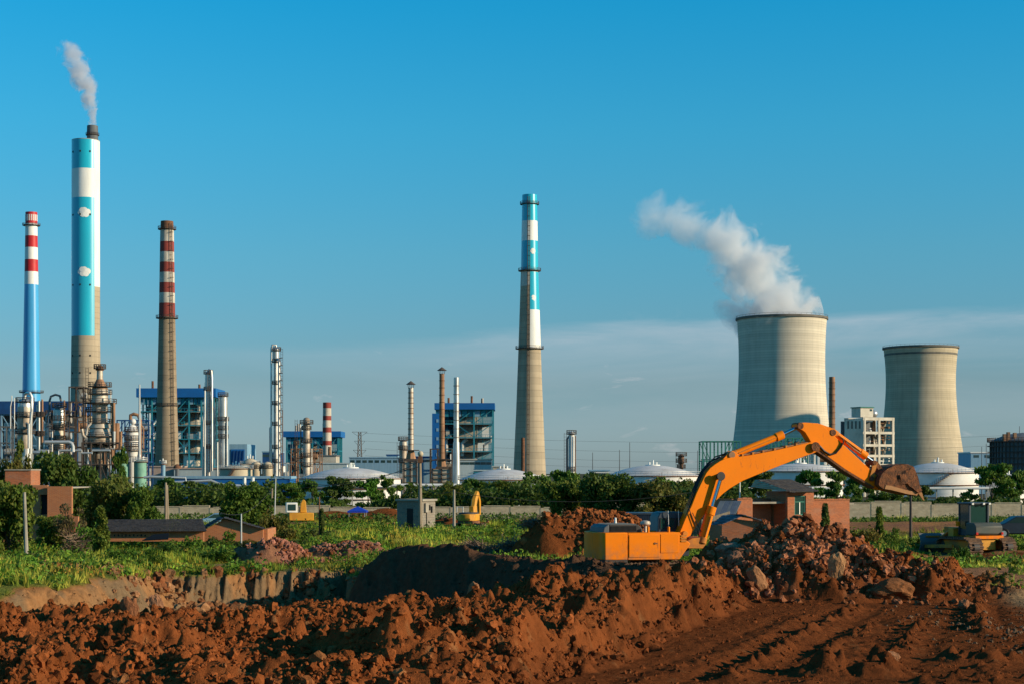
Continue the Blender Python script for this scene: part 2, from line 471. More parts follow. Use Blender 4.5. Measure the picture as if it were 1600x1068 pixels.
def brick_mat(name, c1, c2, mortar, bw=0.24, bh=0.07, wear=0.35):
    m = bpy.data.materials.new(name); m.use_nodes = True
    nt = m.node_tree; N, L = nt.nodes, nt.links
    b = N['Principled BSDF']; b.inputs['Roughness'].default_value = 0.95; b.inputs['Specular IOR Level'].default_value = 0.2
    geo = N.new('ShaderNodeNewGeometry'); sp = N.new('ShaderNodeSeparateXYZ'); L.new(geo.outputs['Position'], sp.inputs[0])
    ad = N.new('ShaderNodeMath'); ad.operation = 'ADD'
    L.new(sp.outputs['X'], ad.inputs[0]); L.new(sp.outputs['Y'], ad.inputs[1])
    cb = N.new('ShaderNodeCombineXYZ'); L.new(ad.outputs[0], cb.inputs['X']); L.new(sp.outputs['Z'], cb.inputs['Y'])
    br = N.new('ShaderNodeTexBrick')
    br.inputs['Color1'].default_value = (*c1, 1); br.inputs['Color2'].default_value = (*c2, 1); br.inputs['Mortar'].default_value = (*mortar, 1)
    br.inputs['Scale'].default_value = 1; br.inputs['Mortar Size'].default_value = 0.012
    br.inputs['Brick Width'].default_value = bw; br.inputs['Row Height'].default_value = bh
    L.new(cb.outputs[0], br.inputs['Vector'])
    ns = N.new('ShaderNodeTexNoise'); ns.inputs['Scale'].default_value = 0.9; ns.inputs['Detail'].default_value = 8
    mp = N.new('ShaderNodeMapping'); mp.inputs['Scale'].default_value = (1, 1, 3.0)
    L.new(geo.outputs['Position'], mp.inputs['Vector']); L.new(mp.outputs[0], ns.inputs['Vector'])
    mr = N.new('ShaderNodeMapRange'); mr.inputs['From Min'].default_value = 0.45; mr.inputs['From Max'].default_value = 0.7; mr.inputs['To Max'].default_value = wear
    L.new(ns.outputs['Fac'], mr.inputs['Value'])
    mx = N.new('ShaderNodeMix'); mx.data_type = 'RGBA'
    L.new(mr.outputs[0], mx.inputs[0]); L.new(br.outputs['Color'], mx.inputs[6]); mx.inputs[7].default_value = (0.30, 0.22, 0.16, 1)
    L.new(mx.outputs[2], b.inputs['Base Color'])
    bp = N.new('ShaderNodeBump'); bp.inputs['Distance'].default_value = 0.02; L.new(br.outputs['Fac'], bp.inputs['Height']); bp.invert = True
    L.new(bp.outputs[0], b.inputs['Normal'])
    return m
M['brick'] = brick_mat('red brickwork', (0.55, 0.15, 0.05), (0.38, 0.10, 0.036), (0.30, 0.19, 0.12), wear=0.28)
M['brick_pale'] = brick_mat('pale orange brickwork', (0.56, 0.18, 0.06), (0.46, 0.135, 0.048), (0.40, 0.24, 0.14), wear=0.14)
M['block'] = brick_mat('grey block masonry', (0.26, 0.225, 0.18), (0.20, 0.175, 0.14), (0.28, 0.25, 0.2), 0.4, 0.2)
M['tiles'] = mat('dark roof tiles', (0.035, 0.032, 0.035), (0.075, 0.065, 0.06), 2.5, 0.9, bump=0.05, bscale=5)
M['sheet_roof'] = mat('corrugated sheet', (0.10, 0.12, 0.15), (0.06, 0.07, 0.09), 1.5, 0.6)
# ---------------------------------------------------------------- noise
def _hash(ix, iy, seed):
    n = (ix.astype(np.int64) * 374761393 + iy.astype(np.int64) * 668265263 + seed * 974634777) & 0xFFFFFFFF
    n = ((n ^ (n >> 13)) * 1274126177) & 0xFFFFFFFF
    n = n ^ (n >> 16)
    return (n & 0xFFFFFF) / float(0xFFFFFF)
def vnoise(x, y, seed=0):
    ix = np.floor(x); iy = np.floor(y); fx = x - ix; fy = y - iy
    ux = fx * fx * fx * (fx * (fx * 6 - 15) + 10); uy = fy * fy * fy * (fy * (fy * 6 - 15) + 10)
    def g(ax, ay):
        t = _hash(ix + ax, iy + ay, seed) * 2 * np.pi
        return np.cos(t) * (fx - ax) + np.sin(t) * (fy - ay)
    a, b, c, d = g(0, 0), g(1, 0), g(0, 1), g(1, 1)
    return (a + (b - a) * ux) * (1 - uy) + (c + (d - c) * ux) * uy     # about -0.7..0.7
def fbm(x, y, o=4, seed=0, gain=0.5):
    s = 0; a = 1
    for k in range(o):
        s = s + a * vnoise(x, y, seed + k * 17); x = x * 2.03 + 5.1; y = y * 2.03 - 3.7; a *= gain
    return s
def ridged(x, y, o=4, seed=0):
    s = 0; a = 1
    for k in range(o):
        s = s + a * (1 - 2.2 * np.abs(vnoise(x, y, seed + k * 13))); x = x * 2.1 + 1.7; y = y * 2.1 + 9.2; a *= 0.5
    return s
def lumps(x, y, size, seed, fill=0.75):
    """rounded clods: each cell carries one lump of its own height and size"""
    u, v = x / size, y / size
    iu, iv = np.floor(u), np.floor(v)
    best = np.zeros_like(x)
    for dx in (-1, 0, 1):
        for dy in (-1, 0, 1):
            cx, cy_ = iu + dx, iv + dy
            jx = cx + 0.15 + 0.7 * _hash(cx, cy_, seed); jy = cy_ + 0.15 + 0.7 * _hash(cx, cy_, seed + 5)
            hh = _hash(cx, cy_, seed + 9)
            rr = 0.35 + 0.45 * _hash(cx, cy_, seed + 3)
            an = _hash(cx, cy_, seed + 21) * 3.14; el = 0.6 + 0.4 * _hash(cx, cy_, seed + 23)
            ex, ey = u - jx, v - jy
            rx = ex * np.cos(an) + ey * np.sin(an); ry = (-ex * np.sin(an) + ey * np.cos(an)) / el
            d = 1 - (rx * rx + ry * ry) / (rr * rr)
            tx, ty = (_hash(cx, cy_, seed + 31) - .5) * 1.6, (_hash(cx, cy_, seed + 33) - .5) * 1.6
            blk = np.clip(1.9 * np.clip(d, 0, 1), 0, 1) * np.clip(0.75 + ex * tx + ey * ty, 0.1, 1.3)
            best = np.maximum(best, np.where(hh < fill, blk * (0.35 + 0.65 * hh / fill), 0))
    return best
def S(t):
    t = np.clip(t, 0, 1); return t * t * (3 - 2 * t)

# ---------------------------------------------------------------- shape of the ground
BERM_Y = [30, 39.9, 41.3, 43.6, 49.6, 55.0, 61.6, 64.5, 66]
BERM_X = [-1.5, 0.6, 1.3, 2.6, 4.1, 5.9, 8.4, 8.8, 9.0]
MND_X = [5.2, 6.3, 7.3, 8.6, 9.9, 11.0, 11.6, 12.5, 13.9, 15.7, 16.7, 18.5, 20.5, 22]
MND_H = [0.0, 0.35, 0.85, 1.6, 2.1, 2.55, 2.6, 2.3, 1.95, 1.4, 1.05, 0.65, 0.3, 0]
TRK = [((5.2, 40.0), (9.0, 50.8), (12.6, 60.5)), ((8.2, 44.5), (9.9, 49.0), (11.6, 53.5)), ((9.2, 41.5), (11.2, 47.6), (13.8, 55.2)),
       ((14.6, 51.5), (15.6, 56), (17.3, 62)), ((12.2, 42.5), (14.3, 46), (16.5, 49.5)), ((2.4, 38), (6.2, 46.5), (10.2, 57.5)), ((6.9, 39), (10.2, 47.5), (13.2, 56))]
def seg_dist(x, y, pts):
    best = np.full_like(x, 1e9)
    for (x0, y0), (x1, y1) in zip(pts[:-1], pts[1:]):
        dx, dy = x1 - x0, y1 - y0
        t = np.clip(((x - x0) * dx + (y - y0) * dy) / (dx * dx + dy * dy), 0, 1)
        best = np.minimum(best, np.hypot(x - x0 - t * dx, y - y0 - t * dy))
    return best
def bump2(x, y, cx, cy_, rx, ry, h):
    d = ((x - cx) / rx) ** 2 + ((y - cy_) / ry) ** 2
    return h * np.clip(1 - d, 0, 1) ** 1.0
def ground(x, y, detail=True):
    """height, colour index weights"""
    w1 = vnoise(x * 0.35, y * 0.35, 2); w2 = vnoise(x * 0.9, y * 0.9, 3)
    h = 0.25 * fbm(x * 0.06, y * 0.06, 3, 5)
    # far side of the boundary wall the plain drops to the works
    h = h - 4.6 * S((y - 182) / 55)
    # ---- pit
    yf = np.interp(x, [-30, -22, -18.5, -6, 0, 4, 7], [52, 54, 55.5, 58.5, 65, 65, 66]) + 0.8 * w2 + 0.6 * w1
    flute = np.abs(vnoise(x * 0.75 + 3 + w1 * .5, y * 0.03, 31)) * 2.2 + 1.0 * np.abs(vnoise(x * 2.3, y * 0.1, 32)) + 0.5 * np.abs(vnoise(x * 5.1, y * 0.3, 36))
    yc = np.interp(x, [-25, -20, -16, -8, -6, 0], [77, 79.5, 80.5, 86, 89, 90]) + flute * 0.75 + 1.2 * vnoise(x * 0.22, y * 0 + 2, 33) + 0.55 * fbm(x * 1.1, y * 0.9, 4, 34, .6)
    xl = -17.6 + (y - 80) * 0.05 + 1.3 * w1 + .5 * w2
    nb = (-0.66, -0.751)
    db = (x + 6.0) * nb[0] + (y - 79.5) * nb[1] + 0.7 * w1 + 0.45 * w2
    tb = (x + 6.0) * 0.751 + (y - 79.5) * -0.66
    along = S((tb + 1.2) / 1.2) * (1 - S((tb - 15) / 3.0))
    pitm = S((y - yf) / 3.2) * S((yc - y) / (1.1 + 0.9 * S(vnoise(x * 0.35, y * 0, 35) + .3))) * S((x - xl) / 2.2)
    pitm = pitm * np.where(x > -8, S(db / 2.4) * (1 - S((x - 7.0) / 3)), 1.0) * (1 - S((x - 9) / 2))
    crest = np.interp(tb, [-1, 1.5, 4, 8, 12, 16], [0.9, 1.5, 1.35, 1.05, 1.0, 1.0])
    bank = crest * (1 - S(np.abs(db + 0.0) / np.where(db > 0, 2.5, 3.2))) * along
    h = h * (1 - pitm) - 1.75 * pitm + bank
    # ---- field of clods in front, berm, scraped floor
    xb = np.interp(y, BERM_Y, BERM_X) + 0.55 * w2 + 0.35 * w1
    side = x - xb
    infield = (1 - S((y - yf) / 3.0)) * S((y - 20) / 6.0)
    left = 1 - S((side + 0.75) / 0.95)
    fld = (0.30 + 0.50 * S((side + 9) / 8)) * left
    h = h + infield * fld
    clod = infield * (1 - S((side - 0.15) / 0.5))
    floor_m = (1 - left) * (1 - S((y - 64) / 2)) * (1 - S((x - 20.5) / 2.5))
    h = h * (1 - 0.85 * floor_m)
    h = h - 1.1 * S((38.6 - y) / 3.0) * (1 - S((30 - y) / 8))
    # ---- the big spoil mound
    hm = np.interp(x + 0.5 * w2, MND_X, MND_H)
    yr = 68.3 + 0.5 * w1
    fr = np.clip((y - yr) / np.where(y < yr, 5.4 - 0.0 * x, 5.0), -1, 1)
    prof = np.where(y < yr, (1 - np.abs(fr)) ** 0.75, 1 - S(np.abs(fr)))
    mound = hm * prof
    mm = S(mound / 0.5)
    h = np.maximum(h, 0 * h + h * (1 - mm) + mound)
    # ---- smaller heaps
    g_heap = bump2(x + w1, y, 5.0, 96, 5.0, 4.0, 2.55) ** 1.0
    g_heap = np.maximum(g_heap, bump2(x, y + w1, 3.0, 95.0, 3.3, 3.0, 2.3))
    h2 = bump2(x + w1 * 2, y, -13.2, 91, 2.6, 2.4, 1.15) + bump2(x + w2, y, -9.6, 96, 2.8, 2, 0.7)
    h3 = bump2(x, y, -15.5, 160, 6.0, 3, 1.1) + bump2(x + w1, y, -11, 158, 3, 2, 1.0) + bump2(x, y, -5.5, 150, 5, 3, 0.5)
    heaps = g_heap + h2 + h3
    h = h + heaps
    # a pale dug slope in front of the boundary wall on the right
    slope_r = S((x - 22) / 4) * S((y - 128) / 3) * (1 - S((y - 150) / 8))
    h = h + 0.35 * slope_r
    dz_r = S(1.3 - np.hypot((x - 28.0) / 6.0, (y - 96) / 5.5)) 
    dug_r = S((x - 19) / 2) * (1 - S((x - 29.5) / 3)) * S((y - 101) / 3) * (1 - S((y - 122) / 5))
    # left green lump by the pit, grassy swells
    h = h + bump2(x, y, -22, 70, 6.5, 12, 0.75) + bump2(x, y, -17.5, 63, 3.5, 2.8, 0.5)
    h = h + bump2(x + w1 * 2, y, -8.5, 106, 6.5, 9, 0.8) + bump2(x, y + w1 * 2, -21, 92, 7, 5, 0.3) + bump2(x + w1, y, -3.5, 118, 8, 9, 0.6) + (1 - S((y - 170) / 8)) * S((y - 84) / 6) * 0.35 * fbm(x * 0.22, y * 0.16, 3, 77)
    soilm = np.clip(clod + S(pitm / 0.1) + S(bank / 0.3) + mm + floor_m + S(heaps / 0.12) + 0.0, 0, 1)
    rough = np.clip(clod * 1.0 + 0.0 * x + S(bank / 0.5) * 0.8 + mm * 1.0 + S(heaps / 0.3) * 0.7 + pitm * 0.40, 0, 1)
    if detail:
        wx = x + 0.22 * vnoise(x * 2.1, y * 2.1, 41); wy = y + 0.22 * vnoise(x * 2.1, y * 2.1, 42)
        big = lumps(wx, wy, 1.7, 50, 0.5); mid = lumps(wx, wy, 0.75, 60, 0.7); sm = lumps(wx, wy, 0.36, 70, 0.8); ti = lumps(wx, wy, 0.19, 80, 0.85)
        patch = 0.22 + 1.3 * S((fbm(x * 0.28, y * 0.40, 3, 90) + 0.32) / 0.64)
        rim = 1 - S((y - yf + 10) / 8)
        h = h + clod * (rim * (0.62 * fbm(x * 0.17, y * 0.30, 3, 89) + 0.30 * ridged(x * 0.28 + w1, y * 0.5, 3, 88) - 0.25) - (1 - rim) * 0.28 * S((6 - x) / 4))
        d = 0.26 * big + 0.17 * mid + 0.12 * sm + 0.07 * ti + 0.34 * fbm(x * 0.6, y * 0.6, 4, 91, 0.6) + 0.085 * ridged(x * 1.5, y * 1.5, 5, 92) + 0.075 * fbm(x * 3.4, y * 3.4, 3, 94, .7)
        h = h + rough * np.where(pitm > .02, np.minimum(patch, .8), patch * (1 - .35 * (1 - rim) * S((4 - x) / 4))) * d * 1.1
        # blocks on the mound
        mwx = x + 0.5 * vnoise(x * 0.8, y * 0.8, 43); mwy = y + 0.5 * vnoise(x * 0.8, y * 0.8, 44)
        h = h + mm * (0.42 * ridged(mwx * 0.55, mwy * 0.4, 5, 95) - 0.72 + 0.45 * lumps(mwx, mwy, 1.5, 97, 0.6) + 0.25 * lumps(mwx, mwy, 0.8, 98, 0.6))
        # scraped floor: fine crumbs, ridges thrown up beside the tracks
        h = h + floor_m * (0.028 * fbm(x * 2.5, y * 2.5, 4, 101) + 0.035 * lumps(wx, wy, 0.3, 102, 0.35) + 0.02 * lumps(wx, wy, 0.14, 103, 0.5))
        for k, pts in enumerate(TRK):
            dd = seg_dist(x + 0.2 * w2, y, pts)
            amp = (0.30, 0.24, 0.3, 0.42, 0.22, 0.10, 0.12)[k]
            h = h + floor_m * amp * np.clip(1 - dd / 0.42, 0, 1) * (0.25 + 0.9 * lumps(wx, wy, 0.42, 110 + k, 0.75) + 0.25 * mid)
            h = h - floor_m * 0.05 * np.clip(1 - np.abs(dd - 0.75) / 0.35, 0, 1)
        # loose heaps at the foot of the picture
        h = h + floor_m * (bump2(x, y, 8.4, 41.2, 1.8, 1.1, 0.5) + bump2(x, y, 12.1, 44.0, 1.0, 0.8, 0.45) + bump2(x, y, 11.2, 39.2, 2.0, 0.8, 0.4)) * (0.4 + 0.8 * mid + 0.4 * sm)
        face = np.clip(4 * pitm * (1 - pitm), 0, 1)
        foot = pitm * S((y - (yc - 4.2)) / 2.5)
        h = h + face * (0.38 * fbm(x * 1.6, y * 1.6, 4, 122, .6)) + foot * (0.30 * np.abs(fbm(x * .8, y * .8, 4, 123)) + .16 * mid * S((fbm(x * .5, y * .5, 2, 124)) / .3))
        h = h + (1 - soilm) * 0.05 * fbm(x * 1.3, y * 1.3, 4, 120) + pitm * 0.05 * fbm(x * 3, y * 3, 3, 121)
    # ---- colours (the earth's own, plus shade painted on the bank)
    n1 = fbm(x * 0.5, y * 0.5, 4, 130); n2 = fbm(x * 0.13, y * 0.13, 3, 131); n3 = fbm(x * 1.7, y * 1.7, 3, 132)
    def c3(a): return np.array(a)[None, :] if x.ndim == 1 else np.array(a)[None, None, :]
    def mixc(a, b, t): return a * (1 - t[..., None]) + b * t[..., None]
    red, dark, tan, pale = c3((0.225, 0.067, 0.021)), c3((0.110, 0.034, 0.013)), c3((0.31, 0.155, 0.065)), c3((0.44, 0.20, 0.10))
    grass, green2, grey, pink = c3((0.10, 0.135, 0.025)), c3((0.15, 0.155, 0.035)), c3((0.20, 0.135, 0.075)), c3((0.30, 0.135, 0.075))
    col = mixc(grass, green2, S((n1 + 0.3) / 0.6))
    bare = S((n2 * 1.0 + 0.5 * n1 - 0.28) / 0.15)
    col = mixc(col, grey, bare * 0.75)
    soil = mixc(red, dark, S((n1 + 0.05) / 0.5) * 0.55)
    soil = mixc(soil, tan, S((n3 - 0.35) / 0.25) * 0.5)
    col = mixc(col, soil, soilm)
    col = mixc(col, mixc(tan, grey, S((n1 + 0.2) / 0.4)), S(pitm / 0.12) * 0.9)
    bank_shade = S(bank / 0.35) * (1 - infield)
    col = mixc(col, c3((0.085, 0.048, 0.030)), np.clip(bank_shade + pitm * S((x + 8.5) / 2), 0, 1) * 0.92)  # deep shade on the bank and right end of the pit, painted as colour
    mpale = mm * S((n1 + n3 * 0.5 + 0.12 - 0.10 * np.abs(x - 11)) / 0.3)
    col = mixc(col, mixc(pale, pink, S((n3 + .2) / .4)), mpale * 0.85)
    col = mixc(col, dark, floor_m * 0.65 + 0 * x)
    gr = S((x - 15.2 - (y - 45) * 0.16 + w2) / 1.6) * (1 - S((y - 66) / 3)) * floor_m
    col = mixc(col, grey, gr * 0.85)
    right_bare = S((x - 18) / 2) * (1 - .8 * S((fbm(x * .3, y * .3, 3, 140) - .1) / .2) * S((x - 24) / 3)) * (1 - S((y - 84) / 3)) * S((y - 30) / 3) * (1 - mm)
    col = mixc(col, mixc(grey, pink, S((y - 66) / 3)), right_bare * 0.9)
    col = mixc(col, mixc(pink, tan, S((n1 + .2) / .4)), slope_r)
    col = mixc(col, mixc(dark, tan, S((n1 + .3) / .5)), dug_r * 0.85)
    col = mixc(col, mixc(dark, tan, S((n1 + .3) / .5)), S(dz_r * 2))
    col = mixc(col, red * 0.8, S(g_heap / 0.2))
    col = mixc(col, pink * 0.9, S(h2 / 0.15))
    grassm = np.clip((1 - soilm) * (1 - bare * 0.8) * (1 - right_bare) * (1 - slope_r) * (1 - dug_r * 0.8) * (1 - S(dz_r * 2)), 0, 1)
    far = S((y - 230) / 60)
    col = mixc(col, c3((0.09, 0.09, 0.06)), far)
    return h, col, grassm, soilm, rough, mm

def ground_mat():
    m = mat('earth and turf', (0.72, 0.72, 0.72), (1.18, 1.15, 1.1), 3.2, 1.0, bump=0.10, bscale=6.5, detail=10, attr='tint', spec=0.0, lo=0.3, hi=0.72)
    return m
M['ground'] = ground_mat()
M['clod'] = mat('broken clay', (0.70, 0.70, 0.70), (1.2, 1.15, 1.1), 4.0, 1.0, bump=0.05, bscale=12, detail=10, attr='tint', spec=0.0, lo=0.3, hi=0.7)

def sheet(name, xs, ys, detail=True, skirt=0.0, hole=None, label=None):
    xx, yy = np.meshgrid(xs, ys)
    h, col, *_ = ground(xx.ravel(), yy.ravel(), detail)
    if skirt:
        e = ((xx == xs[0]) | (xx == xs[-1]) | (yy == ys[0]) | (yy == ys[-1])).ravel()
        h = h - e * skirt
    ny, nx = xx.shape
    idx = np.arange(ny * nx).reshape(ny, nx)
    q = np.stack([idx[:-1, :-1], idx[:-1, 1:], idx[1:, 1:], idx[1:, :-1]], -1).reshape(-1, 4)
    if hole:
        cx = (xx[:-1, :-1] + xx[1:, 1:]).ravel() / 2; cy_ = (yy[:-1, :-1] + yy[1:, 1:]).ravel() / 2
        q = q[~((cx > hole[0]) & (cx < hole[1]) & (cy_ > hole[2]) & (cy_ < hole[3]))]
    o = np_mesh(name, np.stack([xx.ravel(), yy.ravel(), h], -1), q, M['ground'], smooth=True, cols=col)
    o['kind'] = 'structure'
    if label: o['label'] = label
    return o
NX0, NX1, NY0, NY1 = -25.0, 29.5, 36.8, 101.0
_ys = [NY0]
while _ys[-1] < NY1: _ys.append(_ys[-1] + 0.066 + 0.0022 * max(0, _ys[-1] - 62))
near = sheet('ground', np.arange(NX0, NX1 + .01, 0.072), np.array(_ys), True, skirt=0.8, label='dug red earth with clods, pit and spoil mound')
mid_xs = np.arange(-96, 96.01, 0.8); mid_ys = np.arange(0, 260.01, 0.8)
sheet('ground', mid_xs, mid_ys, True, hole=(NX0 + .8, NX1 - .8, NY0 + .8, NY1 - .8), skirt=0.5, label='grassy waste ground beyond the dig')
sheet('plain', np.arange(-3000, 3001, 60.), np.concatenate([np.arange(-600, 250, 50.), np.arange(250, 6001, 70.)]), False, hole=(-90, 90, 0, 250), label='flat ground of the works reaching the horizon').location.z = -0.35
def gz(x, y):
    return float(ground(np.array([float(x)]), np.array([float(y)]), True)[0][0])

# ---------------------------------------------------------------- loose clods
_t = (1 + 5 ** 0.5) / 2
ICO_V = np.array([(-1,_t,0),(1,_t,0),(-1,-_t,0),(1,-_t,0),(0,-1,_t),(0,1,_t),(0,-1,-_t),(0,1,-_t),(_t,0,-1),(_t,0,1),(-_t,0,-1),(-_t,0,1)], float)
ICO_V /= np.linalg.norm(ICO_V[0])
ICO_F = np.array([(0,11,5),(0,5,1),(0,1,7),(0,7,10),(0,10,11),(1,5,9),(5,11,4),(11,10,2),(10,7,6),(7,1,8),(3,9,4),(3,4,2),(3,2,6),(3,6,8),(3,8,9),(4,9,5),(2,4,11),(6,2,10),(8,6,7),(9,8,1)])
def subdiv(v, f):
    v = list(map(tuple, v)); cache = {}; nf = []
    def m(a, b):
        k = (min(a, b), max(a, b))
        if k not in cache:
            p = np.array(v[a]) + np.array(v[b]); p /= np.linalg.norm(p); v.append(tuple(p)); cache[k] = len(v) - 1
        return cache[k]
    for a, b, c in f:
        ab, bc, ca = m(a, b), m(b, c), m(c, a)
        nf += [(a, ab, ca), (b, bc, ab), (c, ca, bc), (ab, bc, ca)]
    return np.array(v), np.array(nf)
ICO2 = subdiv(ICO_V, ICO_F); ICO3 = subdiv(*ICO2)
def scatter_rocks(name, pts, size, cols, base, label, cat, rough=0.7):
    bv, bf = base
    n, k = len(pts), len(bv)
    V = np.repeat(bv[None], n, 0)
    V = V * (1 + rough * (rng.random((n, k, 1)) - 0.5) * 2 * 0.6)
    V = V * (0.7 + 0.5 * rng.random((n, 1, 3)))
    a = rng.random((n, 2)) * 6.28
    c, s = np.cos(a[:, 0])[:, None], np.sin(a[:, 0])[:, None]
    x, y, z = V[..., 0] * c - V[..., 1] * s, V[..., 0] * s + V[..., 1] * c, V[..., 2]
    b = (rng.random(n)[:, None] - 0.5) * 1.4; cb, sb = np.cos(b), np.sin(b)
    x, z = x * cb - z * sb, x * sb + z * cb
    V = np.stack([x, y, z], -1) * size[:, None, None] + pts[:, None, :]
    Fc = (bf[None] + (np.arange(n) * k)[:, None, None]).reshape(-1, 3)
    o = np_mesh(name, V.reshape(-1, 3), Fc, M['clod'], smooth=False, cols=np.repeat(cols, k, 0))
    return tag(o, label, cat, kind='stuff')
def clod_field():
    def sample(n):
        y = 36.6 + (75 - 36.6) * rng.random(n) ** 1.25; x = (rng.random(n) - 0.48) * y * 0.66
        return x, y
    def take(n, want, smin, smax, power):
        x, y = sample(n)
        h, col, g, s, r, mm = ground(x, y, True)
        dens = np.clip(r * (0.4 + 1.2 * S((fbm(x * 0.4, y * 0.4, 2, 201) + 0.2) / 0.5)), 0, 1)
        if want == 'floor': dens = np.clip(s - r, 0, 1) * 0.35
        keep = rng.random(n) < dens
        x, y, h, col = x[keep], y[keep], h[keep], col[keep]
        size = smin + (smax - smin) * rng.random(len(x)) ** power
        tone = (0.75 + 0.6 * rng.random((len(x), 1)))
        return np.stack([x, y, h + size * 0.1], -1), size, col * tone
    p, s, c = take(11000, 'c', 0.06, 0.19, 3)
    scatter_rocks('clay_clods', p, s, c, ICO2, 'fist to head sized lumps of red clay strewn over the dug ground', 'clods')
    p, s, c = take(56000, 'c', 0.03, 0.085, 2)
    scatter_rocks('clay_crumbs', p, s, c, (ICO_V, ICO_F), 'small crumbs of red clay between the clods', 'crumbs')
    p, s, c = take(16000, 'floor', 0.02, 0.075, 2.5)
    scatter_rocks('clay_crumbs', p, s, c, (ICO_V, ICO_F), 'fine crumbs lying on the scraped dark red floor', 'crumbs')
clod_field()

def boulder(px, py, D, w, h, label, colr, seed, lean=0.0, flat=0.7):
    """single lump big enough to point at"""
    r = np.random.default_rng(seed)
    bv, bf = subdiv(*ICO3)
    v = bv.copy()
    for k in range(7):      # broken faces: cut by random planes
        nrm = r.normal(size=3); nrm /= np.linalg.norm(nrm); dd = 0.55 + 0.3 * r.random()
        t = v @ nrm; over = t > dd
        v[over] -= np.outer(t[over] - dd, nrm)
    v += 0.012 * r.normal(size=v.shape)
    v += 0.06 * np.stack([fbm(v[:, 0] * 5 + seed, v[:, 2] * 5 + k * 3 + v[:, 1] * 4, 3, seed, .7) for k in range(3)], -1)
    v += 0.16 * np.stack([vnoise(v[:, 0] * 2.3 + seed, v[:, 2] * 2.3 + k * 3, seed) for k in range(3)], -1)
    colr = tuple(c * 0.62 for c in colr)
    v = v * np.array([w / 2, w / 2 * flat, h / 2]) * 1.0
    v[:, 0] += lean * v[:, 2]
    x, z = X(px, D), Z(py, D)
    o = np_mesh('clay_boulder', v, bf, M['clod'], smooth=False, cols=np.repeat(np.array([colr]), len(v), 0) * (0.8 + 0.4 * r.random((len(v), 1))))
    o.location = (x, D, gz(x, D) + h * 0.18)
    return tag(o, label, 'boulder')
BO = [
    (201, 1000, 50.5, 0.62, 0.95, 'upright brown clay slab, left of the pair standing in the red clods', (0.42, 0.17, 0.08), 1, 0.0, 0.35),
    (246, 985, 51.5, 0.5, 1.0, 'pointed clay block with pale top, right of the pair standing in the clods', (0.5, 0.24, 0.13), 2, -0.2, 0.5),
    (1180, 935, 63.6, 0.8, 1.1, 'pale leaning slab at the front foot of the spoil mound, left of the dark hollow', (0.52, 0.25, 0.12), 4, -0.5, 0.6),
    (1308, 905, 64.0, 0.8, 1.3, 'pale yellow fluted clay block on the front of the spoil mound', (0.66, 0.34, 0.16), 5, 0.0, 0.5),
    (1390, 925, 63.5, 1.9, 1.0, 'big round brown boulder at the right front foot of the spoil mound', (0.34, 0.14, 0.06), 6, 0.0, 0.8),
       (1138, 845, 68.0, 1.2, 0.8, 'pinkish broken block high on the left shoulder of the mound', (0.52, 0.30, 0.20), 10, 0.2, 0.8),
    (1510, 955, 60.0, 0.6, 0.5, 'orange clay lump on the ridge at the right end of the scraped floor', (0.46, 0.20, 0.10), 13, 0.0, 0.8),
    (1395, 1035, 43.5, 0.45, 0.35, 'smooth orange clay lump on the track ridge near the lower right', (0.52, 0.24, 0.12), 14, 0.0, 0.8),
    (740, 950, 60.0, 0.5, 0.75, 'upright orange clay lump on the edge of the dug pit', (0.52, 0.24, 0.12), 15, 0.1, 0.7),
    (615, 960, 55.5, 0.5, 0.5, 'pale lump of clay in the middle of the clod field', (0.56, 0.33, 0.21), 16, 0.1, 0.7),
    (1150, 905, 66.0, 0.8, 0.7, 'brown block at the left foot of the spoil mound', (0.40, 0.20, 0.12), 17, 0.1, 0.8),
    ]
for b in BO: boulder(*b)
# ================================================================ the works on the plain
GP = -4.6                                     # level of the plain under the works

def ring_platform(c, r, z, w, matl, parent, name='platform', rail=True, n=28, h=1.1):
    m = MB()
    m.lathe((c[0], c[1], z), [(r, 0), (r + w, 0), (r + w, 0.25), (r, 0.25), (r, 0)], n)
    o = m.build(name, matl, parent)
    if rail:
        q = MB()
        for zz in (h * 0.5, h):
            q.lathe((c[0], c[1], z + zz), [(r + w - .06, 0), (r + w + .06, 0), (r + w + .06, .12), (r + w - .06, .12), (r + w - .06, 0)], n)
        for i in range(16):
            t = 2 * math.pi * i / 16
            q.beam((c[0] + math.cos(t) * (r + w), c[1] + math.sin(t) * (r + w), z), (c[0] + math.cos(t) * (r + w), c[1] + math.sin(t) * (r + w), z + h), 0.12)
        q.build('railing', matl, o)
    return o

